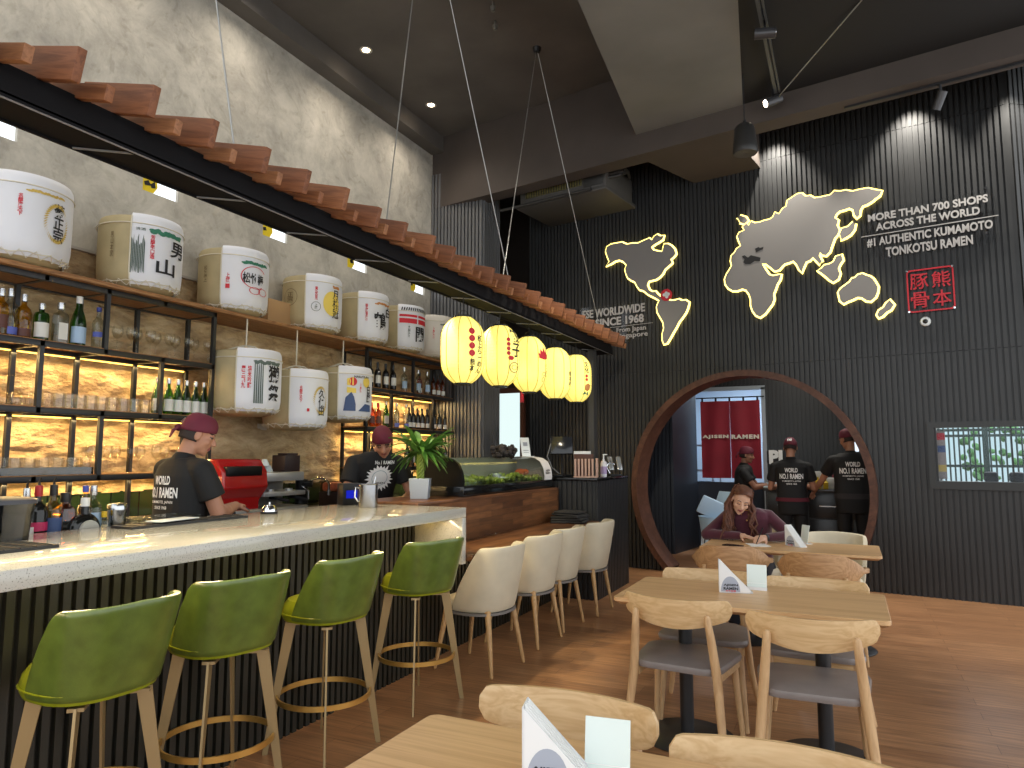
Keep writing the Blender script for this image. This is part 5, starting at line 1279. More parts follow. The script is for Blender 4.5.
# red seal
RSE = M('seal_red', (190, 30, 44), rough=.4)
sc, zc = -.52, 3.185
t = on_wall('seal_sign', 'red outlined square seal with four characters on the slat wall', 'sign', sc, zc)
m = MB(); P = rrect(.43, .46, .04); Q = rrect(.40, .43, .03); n = len(P)
m.rings([[V((*p, z)) for p in PP] for PP, z in ((Q, .045), (P, .045), (P, .057), (Q, .057), (Q, .045))], cap0=False, cap1=False); part(m, 'frame', RSE, t)
for c, dx, dy in (('熊', .1, .1), ('本', .1, -.1), ('豚', -.1, .1), ('骨', -.1, -.1)): prt(text_fit(c, .17, .17, bold=.0008), 'character', RSE, t, dx, dy, .046, ext=.01)
m = MB()
for dx in (-1, 1):
    for dy in (-1, 1): m.cyl((dx*.205, dy*.22, 0), (dx*.205, dy*.22, .065), .01)
part(m, 'standoff', CHROME, t)
s_, z_ = wl(925.5, 321.5, .03)
t = on_wall('dome_camera', 'small white round camera below the red seal sign', 'camera', s_, z_)
m = MB(); m.lathe([(0, .0), (.05, .0), (.05, .04), (.042, .05), (.025, .05)], seg=24); part(m, 'housing', M('card_white'), t)
m = MB(); m.sphere((0, 0, .045), (.026, .026, .02), 14); part(m, 'lens', M('gloss_black'), t)

# ================================================================== HANGING CANOPY
CAN = thing('hanging_canopy', 'long black steel canopy with stepped wooden slats slung over the bar on cables', 'canopy', (-2.74, 4.5, 2.72))
FX0, FX1, FZ0, FZ1, CY0, CY1 = -2.875, -2.66, 2.72, 2.817, -.2, 8.55
m = MB(); m.bx(FX1-.012, FX1, CY0, CY1, FZ0, FZ1); m.bx(FX0, FX0+.012, CY0, CY1, FZ0, FZ1); m.bx(FX0, FX1, CY0, CY1, FZ0+.012, FZ0+.02); m.bx(FX1-.022, FX1, CY0, CY1, FZ0-.003, FZ0+.006); m.bx(-2.80, -2.68, CY0, CY1, FZ1-.005, 2.856)
part(rel(CAN, m), 'steel_beam', M('canopy_black', (20, 20, 22), rough=.75, spec=.15), CAN)
m = MB(); y = .5
while y < 8.5:
    m.tube([(FX1-.01, y+.16, FZ0+.004), (FX0+.01, y, FZ0+.004)], .005, 5); y += .62
m.tube([(FX1-.001, CY0, FZ0-.003), (FX1-.001, CY1, FZ0-.003)], .004, 5)
part(rel(CAN, m), 'bracing_rod', M('rod_grey', (150, 150, 150), rough=.4, metal=.6), CAN)
CED = [wood('cedar_slat_%d' % i, a, b, axis=0, scale=2.0, rough=.55, stretch=12, ring=3) for i, (a, b) in enumerate((((104, 62, 38), (132, 82, 52)), ((114, 69, 42), (144, 92, 58)), ((130, 86, 56), (160, 110, 74))))]
rr = random.Random(11); TL_ = radians(15); y = .07; k = 0
def slat(y, xr, zt, h, th, mat, L):
    d = V((cos(TL_), 0, -sin(TL_)))
    top = V((xr, y, zt)); c = top-d*(L/2)+V((0, 0, -h/2))
    m = MB(); m.box((0, 0, 0), (L, th, h), bev=.003); o = part(m, 'roof_slat', mat, CAN); o.location = c-V(CAN.location); o.rotation_euler = (0, TL_, 0)
yy = 1.498-.30*5
while yy < 8.6:
    slat(yy+rr.uniform(-.006, .006), -2.46+rr.uniform(-.012, .012), 2.918+rr.uniform(-.005, .005), .125, .036, CED[rr.randrange(2)], .46)
    slat(yy+.15+rr.uniform(-.008, .008), -2.50+rr.uniform(-.012, .012), 2.858+rr.uniform(-.004, .004), .062, .036, CED[2 if rr.random() < .6 else 1], .42)
    yy += .30
m = MB(); m.bx(-2.80, -2.79+.06, 7.98, 8.10, 0, FZ0); part(rel(CAN, m), 'post', M('post_black', (52, 53, 54), rough=.45), CAN)
CABM = M('steel_cable', (168, 168, 165), rough=.35, metal=.7)
A1, A2 = V((-2.93, 6.76, ZC)), V((-2.83, 4.33, ZC)); A3 = V((-2.8, 1.9, ZC))
def cable(a, u, v):
    b = atx(u, v, -2.72); b.z = 2.83 if b.z < 2.83 else b.z
    # run the cable down to the beam on the same line
    dirv = (b-a); q = a+dirv*((2.80-a.z)/dirv.z)
    m = MB(); m.cyl(a, q, .0045, .0045, 8); part(rel(CAN, m), 'suspension_cable', CABM, CAN)
cable(A1, 505, 262); cable(A1, 595, 308); cable(A2, 505, 262); cable(A2, 388, 208); cable(A3, 233, 138)
for A in (A1, A2, A3):
    m = MB(); m.cyl(A-V((0, 0, .05)), A+V((0, 0, .005)), .035, .05, 12); part(rel(CAN, m), 'ceiling_anchor', BLACK_STEEL, CAN)

# --- paper lanterns
def lantern_mat():
    m = bpy.data.materials.new('lantern_paper'); m.use_nodes = True; nt = m.node_tree; N, L = nt.nodes, nt.links
    b = N['Principled BSDF']; b.inputs['Base Color'].default_value = lin((244, 234, 140)); b.inputs['Roughness'].default_value = .7
    b.inputs['Emission Color'].default_value = lin((255, 232, 112)); b.inputs['Emission Strength'].default_value = .8
    MATS['lantern'] = m; return m
LANT = lantern_mat(); LRIB = M('lantern_rib', (196, 176, 70), rough=.7)
LH, LR = .53, .172
def lprof(z):
    t = (z/LH)*2-1; return LR*(1-abs(t)**4.2*.62)
LT = [('極上らーめん', 'red_dots'), ('餃子', 'bowl'), ('熊本', 'flower'), ('熊本', 'none'), ('文化', 'flower2')]
LNM = ['yellow paper lantern nearest the viewer, first of five in the row', 'yellow paper lantern with a gyoza drawing, second of five', 'yellow paper lantern with a red leaf print, third of five, middle', 'yellow paper lantern fourth of five in the row', 'yellow paper lantern at the far end of the row beside the black post']
S13 = 1.33
for i, (y0, z0) in enumerate(((3.868, 2.333), (4.401, 2.364), (4.905, 2.362), (5.441, 2.35), (5.95, 2.356))):
    xl = -2.74; k = xl/-2.2; y, zt = y0*k, HC+(z0-HC)*k-.005; zb = zt-LH
    t = thing('paper_lantern', LNM[i], 'lantern', (xl, y, zb), group='yellow lanterns under the canopy')
    m = MB(); pr = []
    for j in range(61):
        z = LH*j/60; pr.append((lprof(z)*(1+.006*sin(j*pi/1.5)), z))
    m.lathe(pr, seg=40); part(m, 'paper_shade', LANT, t, ang=60)
    m = MB()
    for q in range(10):
        a = 2*pi*q/10; m.tube([((lprof(LH*j/20)+.002)*cos(a), (lprof(LH*j/20)+.002)*sin(a), LH*j/20) for j in range(21)], .003, 5)
    part(m, 'rib', LRIB, t)
    for nm, z in (('bottom_ring', -.012), ('top_ring', LH-.012)):
        m = MB(); m.lathe([(.05, z), (.068, z), (.068, z+.024), (.05, z+.024), (.05, z)], seg=24); part(m, nm, BLKP, t)
    m = MB(); m.tube([(-.06, 0, LH+.01), (-.03, 0, LH+.05), (0, 0, LH+.06), (.03, 0, LH+.05), (.06, 0, LH+.01)], .003, 5); m.tube([(0, 0, LH+.055), (0, 0, 2.722-zb)], .003, 5); part(m, 'wire_hanger', BLACK_STEEL, t)
    ac = (-38, -42, -46, -66, -62)[i]; txt, extra = LT[i]
    pf = lambda z: lprof(min(LH, max(0, z)))
    def pr_(me, mat, ang, z, nm): part(wrap(me, LR, radians(ang), z, .005, prof=pf), nm, mat, t)
    if i == 0: pr_(poly_mesh([disc(.026, 0, .058*j, 14) for j in (-1.5, -.5, .5, 1.5)]), REDP, ac+2, .31, 'red_dots'); pr_(vtext('極上らーめん', .05, .30), BINK, ac+26, .22, 'lettering'); pr_(vtext('熊本', .045, .10), BINK, ac+4, .13, 'lettering')
    elif i == 1: pr_(vtext('餃子', .12, .26), BINK, ac+34, .37, 'lettering'); pr_(poly_mesh([disc(.018, 0, .04*j, 12) for j in (-1.5, -.5, .5, 1.5)]), REDP, ac+4, .33, 'red_dots'); pr_(poly_mesh(ringpolys(.05, .058, 0, 0, 18, .8)+ringpolys(.03, .036, 0, 0, 14, .6)), BROWNP, ac+26, .15, 'bowl_print'); pr_(poly_mesh([disc(.03, 0, 0, 12, .02)]), REDP, ac+12, .23, 'red_dots')
    elif i == 2: pr_(poly_mesh([[(0, -.05), (.06, -.04), (.08, .02), (.05, .0), (.045, .07), (.02, .02), (0, .08), (-.02, .02), (-.045, .05), (-.05, .0), (-.07, .01), (-.06, -.04)]]), REDP, ac+34, .35, 'red_leaf_print'); pr_(poly_mesh(ringpolys(.016, .021, 0, .02)+ringpolys(.016, .021, 0, -.03)), BINK, ac+34, .14, 'ring_print'); pr_(vtext('らーめん', .03, .13), BINK, ac+48, .2, 'lettering')
    elif i == 3: pr_(vtext('熊本味', .04, .16), BINK, ac+60, .2, 'lettering')
    else: pr_(vtext('文化', .06, .13), BINK, ac+36, .38, 'lettering'); pr_(poly_mesh([disc(.018, 0, .03, 12), disc(.018, 0, -.01, 12)]), REDP, ac+34, .25, 'red_dots'); pr_(poly_mesh([[(0, -.04), (.04, -.02), (.05, .03), (.01, .05), (-.03, .03), (-.04, -.02)]]), ORP, ac+38, .15, 'flower_print'); pr_(poly_mesh([[(0, -.03), (.06, -.05), (.02, .0)], [(0, -.03), (-.06, -.04), (-.02, .0)]]), GREENP, ac+36, .11, 'leaf_print')
t = thing('red_tassel', 'red tassel charm hanging in front of the bright doorway', 'charm', tuple(aty(522, 395, 8.4)))
m = MB(); m.tube([(0, 0, .15), (0, 0, .6)], .004, 5); part(m, 'string', REDP, t)
m = MB(); m.lathe([(0, -.1), (.03, -.1), (.02, .03), (.035, .08), (.02, .14), (0, .15)], seg=10); part(m, 'tassel', REDP, t)

# ================================================================== CEILING FIXTURES
# cassette air conditioner
t = on_wall('air_conditioner', 'grey ceiling cassette air conditioner hung in the dark recess', 'air conditioner', -4.55, 4.98)
ACG = M('ac_grey', (80, 78, 75), rough=.5); o0 = .45
m = MB(); m.box((0, 0, o0), (1.30, .34, .80), bev=.02); m.box((.0, -.19, o0), (1.36, .05, .9), bev=.012); part(m, 'casing', ACG, t)
m = MB(); m.box((-.12, .02, o0+.405), (.86, .20, .012)); a = part(m, 'grille', M('ac_filter', (112, 104, 60), rough=.6), t)
m = MB()
for k in range(22): m.box((-.53+.039*k, .02, o0+.414), (.008, .2, .01))
part(m, 'grille_slats', BLACK_STEEL, a)
m = MB(); m.box((.48, .02, o0+.405), (.28, .28, .02), bev=.008); part(m, 'service_panel', M('ac_dark', (52, 51, 50), rough=.5), t)
m = MB()
for k in range(3): m.tube([(.64, -.02+.04*k, o0+.3), (.78+.03*k, .0+.04*k, o0+.25), (.80, .1, o0+.05), (.7, .12, o0-.2)], .02, 8)
part(m, 'pipe', M('ac_dark'), t)
m = MB()
for sx in (-.6, .6): m.cyl((sx, .17, o0+.3), (sx, .95, o0+.3), .008)
part(m, 'hanger_rod', BLACK_STEEL, t)
m = MB(); m.cyl((-.9, -.2, o0+.50), (.5, -.2, o0+.50), .02); part(m, 'conduit', M('ac_dark'), t)
# pendant loudspeaker
sp = aty(745, 142, 6.9)
t = thing('pendant_speaker', 'black pendant loudspeaker hanging before the left end of the map', 'speaker', tuple(sp))
m = MB(); m.lathe([(0, .17), (.07, .17), (.095, .14), (.115, -.06), (.118, -.10), (.108, -.12)], seg=28); part(m, 'housing', M('speaker_black', (44, 43, 42), rough=.45), t)
m = MB(); m.lathe([(0, -.108), (.05, -.116), (.108, -.118)], seg=28); part(m, 'grille', M('speaker_grille', (70, 68, 66), rough=.5), t)
m = MB(); m.tube([(0, 0, .17), (0, 0, ZB-sp.z+.004)], .006, 6); m.cyl((0, 0, .17), (0, 0, .22), .018); part(m, 'cord', BLACK_STEEL, t)
# spot track on the right
TRK = thing('track_light', 'black ceiling track with cylindrical spotlights running towards the slat wall', 'track light', (-.49, 5.5, ZB))
m = MB(); m.bx(-.03, .0, -3.5, 1.72, -.10, -.07); m.bx(.015, .03, -3.5, 1.72, -.10, -.07); part(m, 'rail', M('rail_grey', (88, 90, 90), rough=.35, metal=.4), TRK)
m = MB()
for y in (-3, -1, .4, 1.6): m.cyl((0, y, -.08), (0, y, .0), .012)
part(m, 'bracket', BLACK_STEEL, TRK)
SPB = M('spot_housing', (70, 70, 72), rough=.35, metal=.3); SPE = emis('spot_bulb', (255, 236, 205), 14)
def spot_head(parent, c, d, lit=True, L=.17, r=.045):
    c, d = V(c), V(d).normalized()
    m = MB(); m.cyl(c-d*L*.5, c+d*L*.5, r, r, 18); s = part(m, 'spot_head', SPB, parent)
    m = MB(); m.cyl(c+d*(L*.5), c+d*(L*.5+.004), r*.82, r*.82, 18); part(m, 'lens', SPE if lit else STEEL, s)
    m = MB(); m.cyl(c, c+V((0, 0, .12)), .01); part(m, 'stem', BLACK_STEEL, s)
p1, p2 = atz(765, 30, ZB-.14)-V(TRK.location), atz(773, 98, ZB-.12)-V(TRK.location)
spot_head(TRK, (p1.x, p1.y, -.17), (1, .15, -.1), False); spot_head(TRK, (p2.x, p2.y, -.15), (-1, -.55, -.45), True)
m = MB(); a = V((p2.x+.05, p2.y, -.12)); b = atz(862, 0, ZB)-V(TRK.location); m.cyl(a, b, .006, .006, 6); part(m, 'stay_wire', CABM, TRK)
# wall-washing track along the back beam
t = thing('wall_wash_track', 'thin black track with a spotlight fixed under the brown back beam', 'track light'); t.matrix_world = wall_mat(-.9, ZS, .9)
sw_ = wl(940, 84, 1.08)[0]+.9
m = MB(); m.box((.75, -.012, .18), (1.9, .02, .025)); part(m, 'rail', BLACK_STEEL, t)
for s in (sw_,):
    m = MB(); m.cyl((s+.02, -.09, .18), (s-.05, -.23, .12), .042, .042, 18); h = part(m, 'spot_head', SPB, t)
    m = MB(); m.cyl((s, -.02, .18), (s, -.12, .17), .012); part(m, 'stem', BLACK_STEEL, h)
# ceiling downlights over the concrete wall
DLE = emis('downlight_bulb', (255, 226, 180), 40)
dl = None
for i, (u, v) in enumerate(((366, 50), (431, 105))):
    p = atz(u, v, ZC)
    if dl is None:
        dl = thing('downlight', 'lit ceiling downlight nearer the viewer above the concrete wall', 'ceiling light', tuple(p), group='ceiling downlights'); o = dl
        m = MB(); m.lathe([(.045, -.004), (.07, -.006), (.07, 0), (.045, 0)], seg=24); part(m, 'trim_ring', M('ring_white', (190, 186, 178), rough=.4), dl)
        m = MB(); m.cyl((0, 0, -.002), (0, 0, 0), .042, .042, 20); part(m, 'bulb', DLE, dl)
    else: clone(dl, tuple(p), label='lit ceiling downlight farther away beside the dark back beam')
for i, (u, v) in enumerate(((495, 21), (493, 2))):
    p = atz(u, v, ZC); m = MB(); m.lathe([(0, -.1), (.02, -.1), (.03, -.05), (.012, -.04), (.012, 0)], seg=12)
    single(m, 'sprinkler', M('sprinkler_metal', (120, 118, 112), rough=.4, metal=.5), ('small sprinkler head on the dark ceiling, lower one in the photo', 'small sprinkler head on the dark ceiling at the photo top edge')[i], 'sprinkler', tuple(p))

# ================================================================== KITCHEN BEYOND THE MOON GATE
NOR = M('noren_red', (140, 22, 42), rough=.75, noise=.12, nscale=3, sheen=.2)
t = thing('noren_curtain', 'dark red shop curtain with white lettering hanging in the kitchen doorway', 'curtain', (-1.66, 11.42, 0))
cw, z0, z1 = .90, 1.09, 2.30
for sgn in (-1, 1):
    m = MB(); m.grid(lambda u, v: V((sgn*(.001+u*cw/2), .018*sin(u*9+v*2+sgn)*(1-v*.5), z0+(z1-z0)*v)), 24, 24); m.solid(.003); part(m, 'cloth_panel', NOR, t)
m = MB()
for k in range(5): m.box((-.42+.21*k, 0, z1+.03), (.03, .008, .07))
part(m, 'loop', BLKP, t)
m = MB(); m.tube([(-.52, 0, z1+.055), (.52, 0, z1+.055)], .01, 8); part(m, 'rod', BLKP, t)
NF = Matrix(((1, 0, 0, 0), (0, 0, -1, -.034), (0, 1, 0, 0), (0, 0, 0, 1)))
CREAMP = M('cream_print', (232, 222, 206), rough=.7)
m = MB(); m.addmesh(text_fit('AJISEN', .40, .066, bold=.006, space=1.25), NF @ Matrix.Translation((-.225, 1.735, 0))); part(m, 'lettering', CREAMP, t)
m = MB(); m.addmesh(text_fit('RAMEN', .41, .066, bold=.006, space=1.25), NF @ Matrix.Translation((.225, 1.735, 0))); part(m, 'lettering', CREAMP, t)
m = MB(); m.box((0, 0, 0), (.22, .02, .13), bev=.004); single(m, 'pick_up_sign', M('black_ink'), 'black sign plate with white letters on the kitchen wall behind the cook', 'sign', (-.87, 11.45, 1.52))
so = bpy.data.objects['pick_up_sign']; m = MB(); p_ = aty(775, 457, 11.43); m.addmesh(text_fit('PI', .17, .15, bold=.006), Matrix(((1, 0, 0, 0), (0, 0, -1, -.014), (0, 1, 0, 0), (0, 0, 0, 1)))); part(m, 'lettering', WHITEP, so)
so.location = (p_.x+.01, 11.45, p_.z); so.scale = (1.15, 1, 1.4)
kc = thing('kitchen_counter', 'black kitchen counter with drawers behind the moon gate', 'counter', (-.4, 10.1, 0))
m = MB(); m.bx(-1.0, .55, 9.78, 10.35, .02, .985); part(rel(kc, m), 'cabinet', M('cabinet_black'), kc)
m = MB(); m.bx(-1.03, .57, 9.74, 10.37, .985, 1.02, bev=.004); part(rel(kc, m), 'worktop', M('dark_worktop', (60, 60, 62), rough=.25), kc)
for k in range(3):
    x = -.98+.5*k
    m = MB(); m.bx(x, x+.46, 9.765, 9.782, .66, .96, bev=.003); d = part(rel(kc, m), 'drawer', M('drawer_black', (34, 35, 37), rough=.35), kc)
    m = MB(); m.bx(x+.12, x+.34, 9.745, 9.757, .80, .815); q = part(rel(kc, m), 'handle', STEEL, d); q.matrix_parent_inverse = Matrix.Identity(4)
    m = MB(); m.bx(x, x+.46, 9.765, 9.782, .06, .64, bev=.003); part(rel(kc, m), 'door', M('drawer_black'), kc)
KX = [('stack of white bowls on the kitchen counter between the two cooks', 'bowl_stack', lambda m: [m.lathe([(0, .02*k), (.05, .02*k), (.08, .02*k+.04), (.076, .02*k+.04), (0, .02*k+.01)], seg=16) for k in range(4)], 'porcelain', (816, 486)),
      ]
def kitem(name, label, cat, build, mat, u, v, y=9.95, z=1.02):
    p = aty(u, v, y); m = MB(); build(m); return single(m, name, MATS[mat] if isinstance(mat, str) else mat, label, cat, (p.x, y, z))
kitem('paper_pack', 'white boxes of paper on the kitchen counter between the cooks', 'box', lambda m: (m.box((0, 0, .11), (.2, .14, .22), bev=.006), m.box((.17, .02, .07), (.12, .12, .14), bev=.006)), 'card_white', 816, 480)
kitem('sauce_bottle', 'yellow sauce bottle on the kitchen counter', 'bottle', lambda m: m.lathe([(0, 0), (.035, 0), (.036, .09), (.015, .12), (.01, .15), (0, .15)], seg=14), M('sauce_yellow', (220, 190, 40), rough=.4), 818, 487, 9.85)
kitem('sauce_bottle', 'second yellow sauce bottle right beside the first', 'bottle', lambda m: m.lathe([(0, 0), (.03, 0), (.03, .08), (.012, .1), (.008, .12), (0, .12)], seg=14), 'sauce_yellow', 826, 487, 9.84)
kitem('white_tray', 'white tray of bowls at the left end of the kitchen counter', 'tray', lambda m: (m.box((0, 0, .012), (.3, .2, .024), bev=.01), m.lathe([(0, .03), (.04, .03), (.07, .07), (.066, .07), (0, .035)], (-.05, 0, 0), 16), m.lathe([(0, .03), (.035, .03), (.055, .06), (.05, .06), (0, .035)], (.08, .02, 0), 16)), 'porcelain', 776, 487, 9.9)
kitem('white_dishes', 'white dishes on the counter to the right of the cooks hands', 'dishes', lambda m: [m.lathe([(0, .012*k), (.07, .012*k+.005), (.075, .012*k+.012), (0, .012*k+.008)], (0, 0, 0), 20) for k in range(6)], 'porcelain', 846, 487, 9.95)
kitem('red_canister', 'dark red canister on the counter behind the tall cook', 'canister', lambda m: m.lathe([(0, 0), (.06, 0), (.06, .16), (.05, .18), (0, .18)], seg=18), M('canister_red', (110, 26, 30), rough=.4), 838, 496, 10.0)
# scullery seen past the curtain
t = thing('steel_shelving', 'pale steel shelving seen left of the red curtain', 'shelving', (-2.28, 12.4, 0))
for k in range(4): m = MB(); m.box((0, 0, .35+.42*k), (.5, .8, .025)); part(m, 'shelf', M('shelf_steel', (176, 188, 196), rough=.35, metal=.4), t)
for sx in (-1, 1):
    for sy in (-1, 1): m = MB(); m.cyl((sx*.23, sy*.38, 0), (sx*.23, sy*.38, 1.75), .015); part(m, 'post', M('shelf_steel'), t)
m = MB(); m.box((0, 0, .11), (.36, .5, .2), bev=.02); single(m, 'storage_box', M('box_blue', (150, 184, 214), rough=.5), 'pale blue storage box on the steel shelving beside the curtain', 'box', (-2.28, 12.35, .79))
t = thing('fluorescent_batten', 'bright ceiling batten light in the kitchen room beyond the curtain', 'ceiling light', (-1.6, 12.9, 2.98))
m = MB(); m.box((0, 0, 0), (.12, 1.4, .05), bev=.01); part(m, 'housing', M('card_white'), t)
m = MB(); m.box((0, 0, -.03), (.08, 1.3, .012)); part(m, 'tube', emis('cool_tube', (215, 232, 255), 14), t)
# child's high chair, pale plastic
t = thing('high_chair', 'pale blue plastic child seat chair tipped beside the woman', 'high chair', (-1.30, 7.75, 0), radians(20))
PP = M('pale_plastic', (170, 196, 218), rough=.3)
N = 28
def hs(s, z, dx=0): return [V((.19*s*cos(2*pi*k/N)*(1 if abs(cos(2*pi*k/N)) < .7 else .95)+dx, .19*s*sin(2*pi*k/N), z)) for k in range(N)]
m = MB(); m.rings([hs(.72, .58), hs(.85, .60), hs(1.0, .80), hs(1.03, .80), hs(.98, .80), hs(.82, .63), hs(.1, .61)]); part(m, 'seat_tub', PP, t)
m = MB(); m.box((.10, .02, .92), (.02, .34, .30), Euler((0, radians(24), radians(25))), bev=.05, seg=3); part(m, 'tilted_back', PP, t)
m = MB(); m.box((-.03, -.12, .88), (.34, .025, .2), Euler((radians(18), radians(24), 0)), bev=.03, seg=3); part(m, 'side_wing', PP, t)
for sx in (-1, 1):
    for sy in (-1, 1): m = MB(); m.cyl((sx*.12, sy*.12, .6), (sx*.17, sy*.17, 0), .017, .014); part(m, 'leg', M('pale_leg', (196, 212, 224), rough=.3), t)

# ================================================================== TERRACE SEEN THROUGH THE STRIP WINDOW
def wp(s, z, o): return W(s, z, o)
t0 = WN*0
w = MB(); a = [W(-.9, 0, -6.5), W(2.6, 0, -6.5), W(2.6, 0, -6.6), W(-.9, 0, -6.6)]
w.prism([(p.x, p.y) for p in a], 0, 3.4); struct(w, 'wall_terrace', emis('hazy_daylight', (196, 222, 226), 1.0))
w = MB(); a = [W(-.75, 0, -.3), W(-.62, 0, -.3), W(-.9, 0, -6.5), W(-1.0, 0, -6.5)]; w.prism([(p.x, p.y) for p in a], 0, 3); struct(w, 'wall_terrace_left', M('terrace_side', (150, 150, 146), rough=.8))
t = thing('iron_fence', 'dark iron fence with upright bars outside the strip window', 'fence'); t.matrix_world = wall_mat(.1, 0, -3.2)
m = MB()
for k in range(34): m.cyl((-.95+.06*k, .9, 0), (-.95+.06*k, 1.95, 0), .011, .011, 6)
part(m, 'bar', M('fence_dark', (42, 58, 56), rough=.5), t)
m = MB()
for z in (.95, 1.30, 1.72, 1.8): m.box((.05, z, 0), (2.1, .035, .03))
part(m, 'rail', M('fence_dark'), t)
m = MB(); m.box((-.28, 1.4, .03), (.07, 1.4, .07)); part(m, 'post', M('fence_dark'), t)
rr = random.Random(9); LG = M('hedge_green', (96, 150, 92), rough=.6, noise=.5, nscale=5)
m = MB()
for k in range(260):
    x, z, o = rr.uniform(-.62, 1.6), rr.uniform(.7, 2.1), rr.uniform(-.5, .3)
    if rr.random() < .35: continue
    m.sphere((x, z, o), (rr.uniform(.03, .1), rr.uniform(.03, .08), .05), 6, Euler((rr.random()*3, rr.random()*3, 0)))
o = single(m, 'garden_hedge', LG, 'green hedge behind the iron fence outside the strip window', 'hedge', kind='stuff'); o.matrix_world = wall_mat(.1, 0, -4.2)
for k, (sx, nm) in enumerate(((.62, 'nearer the fence post'), (1.15, 'at the right edge of the window'))):
    t = thing('terrace_chair', 'dark terrace chair outside the strip window, '+nm, 'chair', group='terrace chairs'); t.matrix_world = wall_mat(sx, 0, -2.0-.3*k)
    m = MB(); m.box((0, 1.28, 0), (.36, .34, .03), bev=.03); part(m, 'backrest', M('terrace_dark', (56, 62, 72), rough=.5), t)
    m = MB(); m.box((0, 1.02, .2), (.38, .04, .36), bev=.015); part(m, 'seat', M('terrace_dark'), t)
    for ax in (-.16, .16):
        m = MB(); m.cyl((ax, 0, .36), (ax, 1.0, .34), .015); m.cyl((ax, 0, -.01), (ax, 1.12, 0), .015); part(m, 'leg', M('terrace_dark'), t)
t = thing('terrace_table', 'pale terrace table under the strip window outside', 'table'); t.matrix_world = wall_mat(.0, 0, -1.3)
m = MB(); m.box((.1, 1.12, 0), (1.5, .04, .5), bev=.008); part(m, 'tabletop', M('terrace_white', (205, 208, 206), rough=.5), t)
m = MB(); m.box((-.4, .55, 0), (.06, 1.1, .06)); m.box((.6, .55, 0), (.06, 1.1, .06)); part(m, 'leg', M('terrace_white'), t)
for k in range(3):
    m = MB(); m.box((0, .06, 0), (.14, .12, .16), bev=.03); o = single(m, 'dark_pot', M('dark_pot', (40, 46, 52), rough=.6), 'dark pot on the terrace table outside, %s' % nth(k, 3), 'pot', group='pots on the terrace table'); o.matrix_world = wall_mat(-.12+.24*k, 1.14, -1.3)
# menu stand just inside the pane
t = thing('poster_strip', 'narrow red and grey poster at the strip window left edge', 'poster'); t.matrix_world = wall_mat(PS0+.05, PZ0, -.09)
m = MB(); m.box((0, .27, 0), (.075, .5, .01)); part(m, 'sheet', M('poster_grey', (150, 140, 132), rough=.6), t)
for z, c in ((.46, 'red_print'), (.33, 'blue_print'), (.13, 'gold_print')): m = MB(); m.box((0, z, .006), (.07, .07, .003)); part(m, 'print', MATS[c], t)
# ================================================================== PEOPLE
SKIN = {k: M('skin_'+k, c, rough=.5, noise=.05, nscale=8) for k, c in dict(tan=(176, 126, 100), fair=(208, 164, 138), brown=(150, 104, 80)).items()}
LIPM = M('lip', (150, 82, 76), rough=.4); BROWM = M('brow_hair', (42, 30, 26), rough=.7); EYEM = M('eye_dark', (34, 26, 24), rough=.3)
SHIRT = M('black_tshirt', (15, 15, 17), rough=.75, noise=.15, nscale=6); TROU = M('black_trousers', (14, 14, 16), rough=.8)
MAROON = M('maroon_scarf', (98, 22, 44), rough=.7, noise=.12, nscale=12); MAROON2 = M('maroon_knit', (74, 22, 40), rough=.85, noise=.12, nscale=40, sheen=.3)
def remesh(mb, name, vox, smooth=4, dec=None):
    me = mb.mesh('tmp', False); o = bpy.data.objects.new('tmp', me); COL.objects.link(o)
    r = o.modifiers.new('r', 'REMESH'); r.mode = 'VOXEL'; r.voxel_size = vox
    s = o.modifiers.new('s', 'SMOOTH'); s.factor = .5; s.iterations = smooth
    dg = bpy.context.evaluated_depsgraph_get()
    m2 = bpy.data.meshes.new_from_object(o.evaluated_get(dg)); bpy.data.objects.remove(o); m2.name = name
    m2.materials.clear(); m2.polygons.foreach_set('use_smooth', [True]*len(m2.polygons)); return m2
def head_shape(m, Hm, k=1.0):
    """head modelled at the origin (face +Y), then moved by Hm"""
    t = MB()
    S = lambda c, r, rot=None: t.sphere([x*k for x in c], [x*k for x in (r if isinstance(r, tuple) else (r, r, r))], 20, rot)
    S((0, -.014, .032), (.073, .094, .083)); S((0, .022, -.028), (.061, .066, .084)); S((0, .040, -.078), (.042, .042, .034)); S((0, .066, -.100), (.019, .016, .014))
    S((0, .02, -.06), (.055, .05, .05))
    t.cone([0, .082*k, .006*k], [0, .103*k, -.030*k], .0075*k, .0125*k, 10); S((.011, .090, -.035), .009); S((-.011, .090, -.035), .009)
    for s in (-1, 1):
        S((s*.030, .075, .019), (.026, .013, .009)); S((s*.041, .056, -.030), (.021, .020, .022)); S((s*.075, -.004, -.012), (.009, .021, .032)); S((s*.031, .072, .001), (.015, .010, .009))
    S((0, .083, -.0595), (.021, .010, .0055)); S((0, .081, -.0685), (.018, .010, .006))
    me = t.mesh('h', False); m.addmesh(me, Hm); bpy.data.meshes.remove(me)
